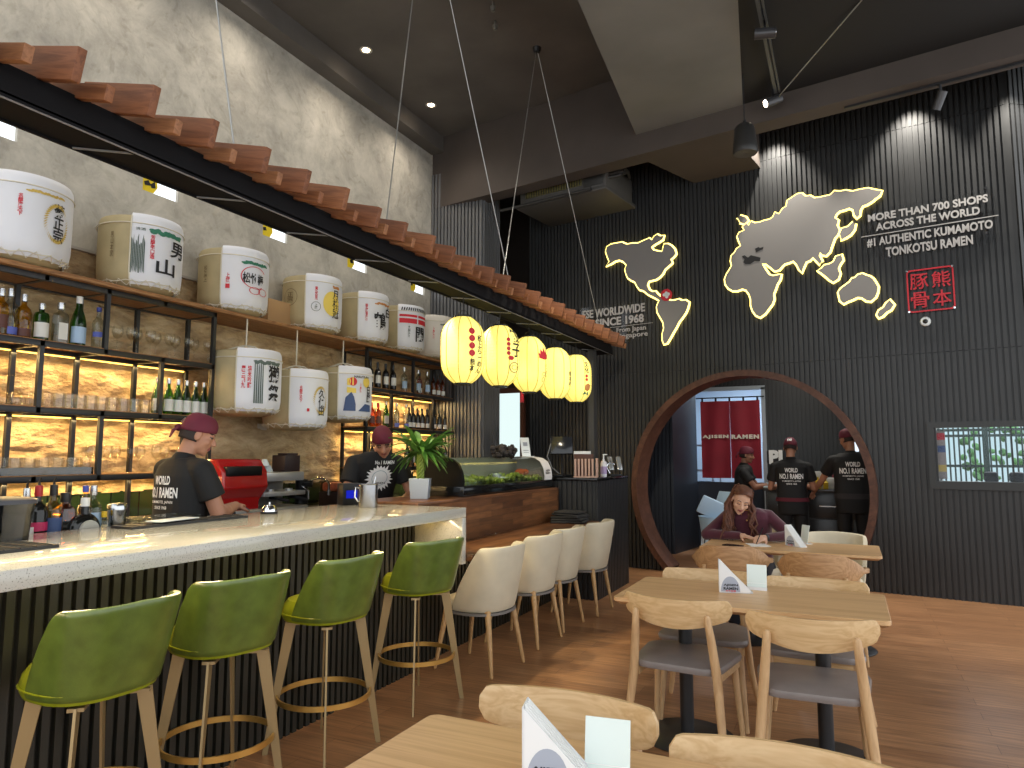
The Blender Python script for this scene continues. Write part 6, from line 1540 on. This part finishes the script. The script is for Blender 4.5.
def hand(m, w, d, n, side=1, curl=.5, k=1.0, grow=0):
    """w wrist, d finger direction, n palm normal (towards the palm), side +1 puts the thumb along d x n"""
    w, d, n = V(w), V(d).normalized(), V(n); n = (n-d*n.dot(d)).normalized(); x = d.cross(n)*side
    B = Matrix((( x.x, d.x, n.x), (x.y, d.y, n.y), (x.z, d.z, n.z)))
    g = grow
    m.sphere(w+d*.048*k, (.041*k+g, .052*k+g, .016*k+g), 14, B.to_euler())
    m.cone(w, w+d*.03*k, .026*k+g, .028*k+g, 10)
    for i, (off, L) in enumerate(((.030, .072), (.010, .080), (-.010, .074), (-.029, .058))):
        p = w+d*.088*k+x*off*k; dd = d; Lk = L*k
        for j, (fr, r0, r1) in enumerate(((.45, .0095, .0088), (.3, .0088, .0080), (.25, .0080, .0068))):
            ang = curl*(.35+.55*j)*(1+.08*i); dd = (d*cos(ang)+n*sin(ang)).normalized(); q = p+dd*Lk*fr; m.cone(p, q, r0*k+g, r1*k+g, 8); p = q
    p = w+d*.03*k+x*.032*k; a = (d*.62+x*.7+n*.35).normalized(); q = p+a*.042*k; m.cone(p, q, .0125*k+g, .0105*k+g, 8); m.cone(q, q+(d*.85+x*.25+n*.4).normalized()*.034*k, .0105*k+g, .0085*k+g, 8)
def chain(m, pts, rs, seg=14):
    for (a, b), (r0, r1) in zip(zip(pts, pts[1:]), zip(rs, rs[1:])): m.cone(a, b, r0, r1, seg)
def loft(m, secs, n=28):
    """secs: (centre, half width, half depth, yaw)"""
    R = []
    for c, rx, ry, yaw in secs:
        c = V(c); ca, sa = cos(yaw), sin(yaw); ring = []
        for k in range(n):
            a = 2*pi*k/n; kx = (abs(cos(a))**2.4+abs(sin(a))**2.4)**(-1/2.4); x, y = rx*cos(a)*kx, ry*sin(a)*kx; ring.append(c+V((x*ca-y*sa, x*sa+y*ca, 0)))
        R.append(ring)
    m.rings(R)
def headmat(c, yaw=0, pitch=0, roll=0):
    return Matrix.Translation(V(c)) @ Matrix.Rotation(radians(yaw), 4, 'Z') @ Matrix.Rotation(radians(-pitch), 4, 'X') @ Matrix.Rotation(radians(roll), 4, 'Y')
def person(label, loc, rz, J, skin, vox=.0055, female=False, seated=False):
    """J: joints in the person's own frame (facing +Y, ground at 0); returns root (the body mesh)"""
    m = MB(); Hm = headmat(*J['head']); kf = J.get('headk', 1.0)
    head_shape(m, Hm, kf)
    N0 = V(J['neck']); hc = Hm.translation; base = Hm @ V((0, -.022*kf, -.06*kf))
    m.cone(N0, base, .056 if not female else .047, .050 if not female else .043, 16)
    loft(m, [(c, rx*.94, ry*.94, yw) for c, rx, ry, yw in J['torso']])
    for s in ('L', 'R'):
        sh, el, wr = J['arm'+s][:3]; ar = J.get('armr', (.047, .038, .035, .025))
        chain(m, [sh, el], ar[:2]); mid = V(el).lerp(V(wr), .35); chain(m, [el, mid, wr], (ar[1], ar[1]*1.02, ar[3]))
        hd, pn, sd, cu = J['hand'+s]; hand(m, wr, hd, pn, sd, cu, J.get('handk', 1.0))
        if 'leg'+s in J: hp, kn, an = J['leg'+s]; chain(m, [hp, kn, an], (.078, .052, .036)); m.sphere(V(an)+V((0, .06, -.04)), (.045, .12, .035), 12)
    me = remesh(m, 'person', vox)
    for mt in (skin, BROWM, EYEM, LIPM): me.materials.append(mt)
    inv = Hm.inverted()
    for p in me.polygons:
        q = (inv @ p.center)/kf
        if q.y > .05 and abs(q.x) < .06 and -.13 < q.z < .06:
            ax = abs(q.x)
            if J.get('eyes', 1) and .014 < ax < .050 and .018 < q.z-.05*(.03-ax)*0 < .0265: p.material_index = 1
            elif .018 < ax < .044 and -.004 < q.z < .0065 and J.get('eyes', 1): p.material_index = 2
            elif 0: pass
            elif ax < .0215 and -.0745 < q.z < -.0545 and q.y > .068: p.material_index = 3
    o = link(bpy.data.objects.new('person', me)); o.location = loc; o.rotation_euler = (0, 0, rz)
    return tag(o, label, 'person'), Hm, kf
def shirt(root, J, mat, sleeve=.55, vox=.007, long=False, hem=None, g=.012, name='tshirt'):
    m = MB(); loft(m, [(c, rx+g, ry+g, yw) for c, rx, ry, yw in J['torso']])
    N0 = V(J['neck']); m.cone(N0-V((0, 0, .06)), N0-V((0, 0, .022)), .085, .074, 18)
    ar = J.get('armr', (.047, .038, .035, .025))
    for s in ('L', 'R'):
        sh, el, wr = [V(x) for x in J['arm'+s][:3]]
        m.cone(N0+V((0, 0, -.045)), sh, .062, ar[0]+g+.004, 16)
        if long:
            w2 = el.lerp(wr, .93); chain(m, [sh, el, w2], (ar[0]+g+.006, ar[1]+g+.004, ar[3]+g))
        else: m.tube([sh, sh.lerp(el, sleeve*.5), sh.lerp(el, sleeve), sh.lerp(el, sleeve*1.02)], [ar[0]+g+.006, ar[0]+g+.010, ar[0]+g+.013, ar[0]+.006], 18)
    return part(remesh(m, name, vox, 3), name, mat, root, smooth=True)
def trousers(root, J, mat=TROU):
    m = MB(); t = J['torso']; loft(m, [(V(t[0][0])-V((0, 0, .10)), t[0][1]*.98+.01, t[0][2]+.012, t[0][3]), (t[0][0], t[0][1]+.014, t[0][2]+.014, t[0][3]), (t[1][0], t[1][1]+.01, t[1][2]+.01, t[1][3])])
    for s in ('L', 'R'): hp, kn, an = J['leg'+s]; chain(m, [hp, kn, V(an)+V((0, 0, .02))], (.096, .072, .058))
    part(remesh(m, 'trousers', .010, 3), 'trousers', mat, root)
    for s in ('L', 'R'):
        an = V(J['leg'+s][2]); q = MB(); q.sphere(an+V((0, .065, -.045)), (.052, .14, .036), 16); q.bx(an.x-.05, an.x+.05, an.y-.06, an.y+.2, .0, .02, bev=.008); part(q, 'shoe', M('black_shoe', (22, 22, 23), rough=.4), root)
def scarf(root, Hm, kf, cap=False, tail=1, patch=True):
    """cloth tied round the head: dome, band, knot and tails at the nape"""
    m = MB(); R = []
    for j in range(13):
        ph = radians(92)*j/12; ring = []
        for k in range(36):
            a = 2*pi*k/36; x, y = cos(a), sin(a)
            z0 = .018+.020*y-.010*abs(x)               # hem height: lower at the nape
            zt = .122; s = cos(ph)**.62 if j < 12 else .02; z = z0+(zt-z0)*sin(ph)
            wr = 1+.018*sin(a*7+j*.9)*(1-j/12)
            ring.append(Hm @ (V((.0815*x*s*wr, -.012+.1025*y*s*wr, z))*kf))
        R.append(ring)
    m.rings(R, cap0=False); 
    sc = part(m, 'headscarf', MAROON, root)
    md = sc.modifiers.new('thick', 'SOLIDIFY'); md.thickness = .004; md.offset = -1
    if not cap:
        m = MB(); m.sphere(Hm @ (V((0, -.118, .0))*kf), .022*kf, 12)
        for s in (-1, 1): m.tube([Hm @ (V((s*.008, -.118, 0))*kf), Hm @ (V((s*.02, -.138, -.025))*kf), Hm @ (V((s*.03, -.14, -.07))*kf)], [.012, .017, .008], 8, flat=(1, .5))
        part(m, 'knot', MAROON, sc)
    if patch:
        # printed white badge near the rear corner
        P = MB(); 
        for k in range(3):
            q0 = MB(); q0.addmesh(poly_mesh([[(-.024, -.018), (.024, -.018), (.024, .018), (-.024, .018)], ]) if k == 0 else poly_mesh([[(-.015+.02*(k-1), -.010), (-.004+.02*(k-1), -.012), (-.006+.02*(k-1), .011), (-.013+.02*(k-1), .009)]]))
            a = radians(-128 if not cap else -90); Mx = Hm @ Matrix.Translation(V((.090*cos(a), -.012+.112*sin(a), .052+.0*k))*kf) @ Matrix.Rotation(a+pi/2, 4, 'Z') @ Matrix.Rotation(radians(62), 4, 'X') @ Matrix.Translation((0, 0, .0015*k))
            q0.xf(Mx); part(q0, 'badge_print', WHITEP if k == 0 else BINK, sc)
def short_hair(root, Hm, kf, mat=BROWM):
    m = MB(); R = []
    for j in range(7):
        z = .035-.085*j/6; ring = []
        for k in range(25):
            a = radians(-90-98+196*k/24); ring.append(Hm @ (V((.0775*cos(a)*(1-.06*j/6), -.012+.0985*sin(a)*(1-.10*j/6), z))*kf))
        R.append(ring)
    m.rings(R, close=False, cap0=False, cap1=False); h = part(m, 'hair', mat, root); md = h.modifiers.new('thick', 'SOLIDIFY'); md.thickness = .006
def surf_print(root, garment, me, mat, centre, normal, name, up=V((0, 0, 1))):
    """press a flat print on to a garment: every vertex is cast on to the cloth"""
    n = V(normal).normalized(); x = up.cross(n).normalized(); y = n.cross(x)
    mb = MB(); mb.addmesh(me); bm = mb.bm
    xs = [v.co.x for v in bm.verts]; a = min(xs)+.02
    while a < max(xs): bmesh.ops.bisect_plane(bm, geom=bm.verts[:]+bm.edges[:]+bm.faces[:], plane_co=(a, 0, 0), plane_no=(1, 0, 0)); a += .02
    from mathutils.bvhtree import BVHTree
    g = bmesh.new(); g.from_mesh(garment.data); bv = BVHTree.FromBMesh(g)
    kill = []
    for v in bm.verts:
        o = V(centre)+x*v.co.x+y*v.co.y+n*.35; h = bv.ray_cast(o, -n)
        if h[0] is None: kill.append(v); continue
        v.co = h[0]+n*.004
    bmesh.ops.delete(bm, geom=kill, context='VERTS'); g.free()
    return part(mb, name, mat, garment)
def back_text(root, sh, c, n, k=1.0, lean=0):
    for s, w_, h_, dz in (('WORLD', .15, .055, .075), ('NO.1 RAMEN', .27, .065, .0), ('KUMAMOTO, JAPAN', .21, .022, -.06), ('SINCE 1968', .12, .02, -.092)):
        surf_print(root, sh, text_fit(s, w_*k, h_*k, bold=.003 if h_ > .03 else .001), WHITEP, V(c)+V((0, 0, dz*k)), n, 'back_lettering')
def stand(h=1.72, lean=0, sw=.19, depth=.11, waist=.155):
    """standing torso sections and legs; lean pushes the chest forward"""
    k = h/1.72; T = []
    for z, rx, ry, ly in ((.86, .165, .115, 0), (.98, waist+.005, .108, .1), (1.10, waist, .105, .3), (1.22, .175, .115, .62), (1.34, .19, .118, .9), (1.40, .165, .10, 1.0), (1.445, .10, .075, 1.06)): T.append(((0, lean*ly, z*k), rx*k, ry*k, 0))
    return dict(torso=T, neck=(0, lean*1.05-.005, 1.45*k), legL=((-.09*k, 0, .88*k), (-.10*k, .02, .48*k), (-.10*k, 0, .085)), legR=((.09*k, 0, .88*k), (.10*k, .02, .48*k), (.10*k, 0, .085)))

# --- bartender in profile by the coffee machine
J = stand(1.70, .03, waist=.175)
J.update(head=((.03, .095, 1.575), -34, 20, 0), headk=1.04, neck=(0, .02, 1.43),
         armR=((.185, .01, 1.36), (.235, .10, 1.10), (.13, .29, 1.13)), armL=((-.185, .03, 1.36), (-.24, .14, 1.10), (-.08, .36, 1.10)),
         handR=((-.5, .8, .1), (-.3, -.1, -1), -1, .7), handL=((.5, .9, .1), (.2, 0, -1), 1, .45), armr=(.052, .046, .042, .030))
pb = atx(193, 428, -3.60)
b1, Hm, kf = person('bartender in maroon headscarf seen from behind at the red coffee machine', (-3.62, pb.y-.06, 0), radians(-4), J, SKIN['tan'])
b1s = shirt(b1, J, SHIRT, .62); trousers(b1, J, M('maroon_apron', (92, 26, 40), rough=.8)); scarf(b1, Hm, kf); short_hair(b1, Hm, kf)
back_text(b1, b1s, (-.015, -.2, 1.235), (0, -1, .05), .95)
m = MB(); hand(m, J['armL'][2], *J['handL'][:2], 1, .45, 1.05, .004); m.cone(V(J['armL'][1]).lerp(V(J['armL'][2]), .45), J['armL'][2], .048, .036); part(remesh(m, 'glove', .005, 3), 'glove', M('grey_glove', (66, 72, 82), rough=.7), b1)

# --- bartender bending over the counter
J = stand(1.70, .16, waist=.16)
J.update(head=((.0, .30, 1.50), -14, 36, 8), neck=(.0, .185, 1.405), torso=[((0, 0, .86), .165, .115, 0), ((0, .02, .98), .16, .11, 0), ((0, .06, 1.10), .162, .11, 0), ((0, .11, 1.22), .18, .118, 0), ((0, .15, 1.33), .19, .112, 0), ((0, .175, 1.385), .16, .095, 0), ((0, .19, 1.42), .09, .07, 0)],
         armR=((.185, .15, 1.33), (.27, .22, 1.07), (.10, .40, 1.02)), armL=((-.185, .15, 1.33), (-.28, .20, 1.07), (-.10, .39, 1.00)),
         handR=((-.6, .7, -.2), (0, -.2, -1), -1, .6), handL=((.6, .7, -.2), (0, -.2, -1), 1, .6))
pb = atx(372, 470, -3.6)
b2, Hm, kf = person('bartender in black T-shirt with white splash print bending his head over the counter', (-3.74, pb.y+.17, 0), radians(-126), J, SKIN['tan'])
b2.scale = (1.05, 1.05, 1.04); b2s = shirt(b2, J, SHIRT, .60); trousers(b2, J); scarf(b2, Hm, kf, cap=True, patch=False); short_hair(b2, Hm, kf)
rr = random.Random(2); splash = [( (.085+(.035 if k % 2 else 0)*rr.uniform(.3, 1.2))*cos(2*pi*k/44), (.085+(.035 if k % 2 else 0)*rr.uniform(.3, 1.2))*sin(2*pi*k/44)) for k in range(44)]
cc, nn_ = V((.0, .3, 1.20)), V((0, 1, -.15))
surf_print(b2, b2s, poly_mesh([splash]), WHITEP, cc, nn_, 'splash_print')
o = surf_print(b2, b2s, text_fit('AJISEN', .10, .022, bold=.002), BINK, cc+V((0, .002, -.045)), nn_, 'print_lettering')
for v in o.data.vertices: v.co += nn_.normalized()*.002
o = surf_print(b2, b2s, poly_mesh(ringpolys(.06, .064)), M('pale_ink', (150, 170, 180), rough=.6), cc, nn_, 'print_ring')
for v in o.data.vertices: v.co += nn_.normalized()*.002
surf_print(b2, b2s, text_fit('No.1 RAMEN', .16, .03, bold=.002), WHITEP, cc+V((-.03, 0, .13)), nn_, 'print_lettering')

# --- woman writing at the far table
SW = V((-.80, 6.56, 0))
T = [((0, -.02, .44), .185, .14, 0), ((0, 0, .56), .165, .12, 0), ((0, .06, .68), .155, .112, 0), ((0, .12, .80), .172, .118, 0), ((.0, .165, .91), .185, .108, 0), ((.0, .185, .965), .155, .085, 0), ((.0, .20, 1.0), .085, .06, 0)]
J = dict(torso=T, neck=(.005, .205, 1.0), head=((.035, .33, 1.075), 14, 26, -14), headk=.96, eyes=0, armr=(.042, .036, .034, .024),
         armR=((.165, .17, .93), (.325, .33, .775), (.03, .43, .785)), armL=((-.165, .17, .93), (-.34, .27, .785), (-.17, .47, .785)),
         handR=((-.85, .5, -.06), (0, 0, -1), -1, .22), handL=((.55, .8, -.03), (.6, -.1, -.8), 1, 1.0), handk=.9,
         legL=((-.09, .0, .50), (-.11, .40, .47), (-.11, .38, .08)), legR=((.09, .0, .50), (.11, .40, .47), (.11, .38, .08)))
wo, Hm, kf = person('long haired woman in maroon top writing at the far table', tuple(SW), radians(180), J, SKIN['fair'], vox=.0045, female=True)
top = shirt(wo, J, MAROON2, long=True, g=.010, name='knit_top'); trousers(wo, J, M('dark_jeans', (30, 32, 42), rough=.8))
HAIR = M('brown_hair', (88, 48, 28), rough=.6, noise=.35, nscale=30)
m = MB(); rr = random.Random(21)
R = []
for j in range(11):
    ph = radians(88)*j/10; ring = []
    for k in range(32):
        a = 2*pi*k/32; x, y = cos(a), sin(a); z0 = .045+.055*max(0, y)**2-.06*max(0, -y); s = cos(ph)**.6 if j < 10 else .03
        ring.append(Hm @ (V((.084*x*s, -.012+.104*y*s, z0+(.125-z0)*sin(ph)))*kf))
    R.append(ring)
m.rings(R, cap0=False)
down = V((0, 0, -1))
for side, n_, L0 in ((1, 64, .34), (-1, 44, .26)):
    for q in range(n_):
        a = radians(90-side*rr.uniform(78, 172)); x0 = .080*cos(a) if side > 0 else .080*cos(a); y0 = -.012+.1*sin(a)
        p = Hm @ (V((x0, y0, rr.uniform(.02, .10)))*kf); mid = Hm @ (V((x0*1.16, y0*1.02-.004, -.02))*kf)
        out = (Hm.to_3x3() @ V((side*1.0, .12*sin(a), 0))).normalized(); L = L0*rr.uniform(.75, 1.1); pts = [p, mid]
        for t in range(1, 6): pts.append(mid+down*L*t/5+out*(.030*sin(t*1.5+q*.7)+.030*t/5*2*rr.random())+V((0, .05 if side > 0 else .02, 0))*(t/5)*(1 if sin(a) > 0 else -.4))
        m.tube(pts, [.008, .012, .0125, .0115, .010, .008, .004], 6)
for nm, r_, z_, dz, y_ in (('eyebrow', .0032, .024, .005, .0905), ('eyelash', .0026, -.001, -.004, .0835)):
    q = MB()
    for sx in (-1, 1): q.tube([Hm @ (V((sx*x, y_-.35*max(0, x-.02)**1.0, z_+dz*(1-((x-.031)/.017)**2)))*kf) for x in (.014, .020, .026, .032, .038, .044, .048)], [r_*.6, r_, r_, r_, r_, r_*.8, r_*.4], 6)
    part(q, nm, BROWM, wo)
part(m, 'hair', HAIR, wo, ang=80)
m = MB(); m.tube([(V((.0, .305, .985))+V((.045*sin(a), .02*cos(a)-.02, -.11*abs(cos(a/2))**.5*0-.06*(1-cos(a))/2))) for a in [2*pi*k/24 for k in range(24)]], .0022, 5, closed=True); m.sphere((0, .29, .90), .008, 8); part(m, 'necklace', GOLD, wo)
m = MB(); w_ = V(J['armL'][2]); d_ = (V(J['armL'][2])-V(J['armL'][1])).normalized(); m.tube([w_-d_*.02, w_+d_*.012], .031, 16); part(m, 'watch', M('watch_dark', (60, 64, 72), rough=.3, metal=.5), wo)
pn = w_+V((.05, .09, -.01)); m = MB(); m.cyl(pn+V((-.03, -.05, .09)), pn+V((.015, .03, -.03)), .005, .003, 8)
single(m, 'pen', BLKP, 'dark pen held by the woman writing at the far table', 'pen').matrix_world = wo.matrix_basis.copy()

# --- small cook in profile, reaching to the right
J = stand(1.56, .05, waist=.15)
k_ = 1.56/1.72
J.update(head=((0, .09, 1.455), 0, 10, 0), neck=(0, .045, 1.31), headk=.95, armr=(.042, .036, .032, .024),
         armR=((.165, .05, 1.22), (.19, .20, 1.02), (.13, .42, 1.06)), armL=((-.165, .05, 1.22), (-.20, .20, 1.02), (-.12, .42, 1.05)),
         handR=((-.1, 1, .2), (-.8, 0, -.4), -1, .6), handL=((.1, 1, .1), (.6, 0, -.6), 1, .6))
pg = aty(742, 470, 10.1)
g1, Hm, kf = person('small cook in maroon headscarf in profile before the red curtain, arms held out', (pg.x-.02, 10.1, 0), radians(-88), J, SKIN['brown'], vox=.007, female=True)
sh1 = shirt(g1, J, SHIRT, .6, vox=.009); trousers(g1, J); scarf(g1, Hm, kf, patch=False); short_hair(g1, Hm, kf)
m = MB(); loft(m, [((0, .01, .55), .19, .15, 0), ((0, .012, .80), .185, .14, 0), ((0, .02, .96), .165, .128, 0)]); part(m, 'apron', M('purple_print_apron', (74, 44, 92), rough=.8, noise=.6, nscale=40), g1)
# --- cook with his back turned
J = stand(1.66, .05, waist=.165)
J.update(head=((.0, .09, 1.545), -4, 22, 0), neck=(0, .045, 1.40), armR=((.19, .05, 1.30), (.25, .13, 1.04), (.16, .34, 1.06)), armL=((-.19, .05, 1.30), (-.25, .13, 1.04), (-.16, .34, 1.06)),
         handR=((-.3, .9, -.1), (0, 0, -1), -1, .6), handL=((.3, .9, -.1), (0, 0, -1), 1, .6))
pg = aty(791, 465, 9.38)
c2, Hm, kf = person('middle cook, seen from behind, between the other two beyond the moon gate', (pg.x, 9.38, 0), radians(3), J, SKIN['tan'], vox=.007)
s2 = shirt(c2, J, SHIRT, .62, vox=.008); trousers(c2, J); scarf(c2, Hm, kf, cap=True); short_hair(c2, Hm, kf); back_text(c2, s2, (0, -.2, 1.19), (0, -1, 0), 1.0)
m = MB(); loft(m, [((0, .005, .885), .195, .142, 0), ((0, .005, .93), .19, .138, 0)]); part(m, 'apron_band', M('maroon_apron'), c2)
# --- tall cook reaching down to the counter
J = stand(1.80, .03, waist=.17)
J.update(head=((-.02, .075, 1.685), 38, 16, 0), neck=(0, .03, 1.51), armL=((-.20, .03, 1.42), (-.30, .20, 1.18), (-.37, .44, 1.035)), armR=((.20, .03, 1.42), (.26, .12, 1.15), (.15, .34, 1.10)),
         handL=((-.15, .8, -.5), (.5, -.2, -.8), 1, .7), handR=((-.3, .9, 0), (0, 0, -1), -1, .6))
pg = aty(852, 460, 9.2)
c3, Hm, kf = person('tall cook seen from behind at the right of the moon gate', (pg.x-.01, 9.2, 0), radians(8), J, SKIN['tan'], vox=.007)
c3.scale = (1, 1, .975); s3 = shirt(c3, J, SHIRT, .62, vox=.008); trousers(c3, J); scarf(c3, Hm, kf, cap=True); short_hair(c3, Hm, kf); back_text(c3, s3, (0, -.2, 1.30), (0, -1, 0), 1.05)
m = MB(); loft(m, [((0, .003, .97), .20, .142, 0), ((0, .003, 1.03), .195, .138, 0)]); part(m, 'apron_band', M('dark_band', (46, 42, 44), rough=.8), c3)
# ================================================================== LIGHT, WORLD, CAMERA
wd = bpy.data.worlds.new('World'); SC.world = wd; wd.use_nodes = True
nt = wd.node_tree; bg = nt.nodes['Background']
bg.inputs[0].default_value = (.93, .97, 1.0, 1); bg.inputs[1].default_value = 1.75
def light(name, kind, loc, power, color=(1, 1, 1), size=.1, target=None, angle=60, blend=.5, sy=None, rot=None):
    l = bpy.data.lights.new(name, kind); l.energy = power; l.color = color
    o = link(bpy.data.objects.new(name, l)); o.location = loc
    if kind == 'AREA':
        l.size = size
        if sy: l.shape = 'RECTANGLE'; l.size_y = sy
    elif kind == 'SPOT': l.spot_size = radians(angle); l.spot_blend = blend; l.shadow_soft_size = size
    else: l.shadow_soft_size = size
    if target is not None: o.rotation_euler = (V(target)-V(loc)).to_track_quat('-Z', 'Y').to_euler()
    if rot: o.rotation_euler = rot
    return o
WARM = (1, .78, .48); AMB = (1, .68, .28); NEU = (1, .93, .82)
# ceiling downlights
for y in (.5, 1.87, 3.24, 4.61, 5.974, 7.34):
    light('downlight_lamp', 'SPOT', (-4.67, y, ZC-.03), 85, (1, .88, .74), .22, (-4.86, y, 0), 140, 1)
# track spots washing the slat wall
for s in (-2.05, -.62, .42):
    p, q = W(s, 5.45, .30), W(s+.02, 3.2, .02); light('track_lamp', 'SPOT', p, 260, NEU, .03, q, 76, .6)
# warm spots over the bar stools and ledge chairs
for y, e in ((.5, 420), (1.67, 420), (2.25, 300), (2.88, 420), (3.67, 420), (4.6, 330), (5.5, 330), (6.3, 300)):
    light('bar_spot_lamp', 'SPOT', (-3.12, y-1.25, 3.2), e*.55, (1, .84, .52), .05, (-2.25, y, .55), 46, .9)
p = TRK.location+V((p2.x-.12, p2.y-.07, -.2))
light('track_lamp', 'SPOT', tuple(p), 150, (1, .9, .75), .04, (-2.5, 6.4, 2.75), 50, .8)
light('track_lamp', 'SPOT', (-.55, 2.6, ZB-.25), 620, (1, .88, .66), .04, (-2.5, 7.2, 2.9), 30, .9)
# warm strip under the counter overhang
light('counter_strip_lamp', 'AREA', (-2.45, 1.5, 1.025), 12, WARM, .02, None, sy=5.1, rot=(0, radians(-25), 0))
light('counter_strip_lamp', 'AREA', (-2.40, 5.4, .735), 4, WARM, .02, None, sy=2.6, rot=(0, radians(-25), 0))
# amber strips under the rack shelves
for y0, y1 in ((.9, 4.15), (6.24, 8.12)):
    for z in LEV[1:]:
        light('shelf_strip_lamp', 'AREA', (RX0+.03, (y0+y1)/2, z-.062), 20*(y1-y0)/3.2, AMB, .02, None, sy=(y1-y0)-.05, rot=(0, radians(-12), 0))
# kitchen
light('kitchen_lamp', 'AREA', (-.6, 9.9, 3.3), 30, NEU, .5, (-.6, 9.9, 0))
light('scullery_lamp', 'AREA', (-1.6, 12.9, 2.9), 60, (.82, .9, 1), .4, (-1.6, 12.9, 0))
light('terrace_sun', 'AREA', tuple(W(.4, 3.2, -1.8)), 60, (.95, 1, .96), 1.2, tuple(W(.3, 1.2, -3.6)))
# daylight of the glazed shopfront behind the viewer
cam = bpy.data.cameras.new('camera'); co = link(bpy.data.objects.new('camera', cam)); SC.camera = co
mm = Matrix.Identity(4); mm.col[0][:3] = CAMR; mm.col[1][:3] = CAMU; mm.col[2][:3] = -CAMF; mm.translation = (0, 0, HC)
co.matrix_world = mm; cam.sensor_width = 36; cam.sensor_fit = 'HORIZONTAL'; cam.lens = 36*FPX/1024; cam.clip_start = .02
vs = SC.view_settings; SC.display_settings.display_device = 'sRGB'
vs.view_transform = 'Standard'; vs.look = 'None'; vs.gamma = 1; vs.use_curve_mapping = False; vs.exposure = 0.12
SC.cycles.use_denoising = True
SC.cycles.max_bounces = 8; SC.cycles.transparent_max_bounces = 24; SC.cycles.caustics_reflective = False; SC.cycles.caustics_refractive = False
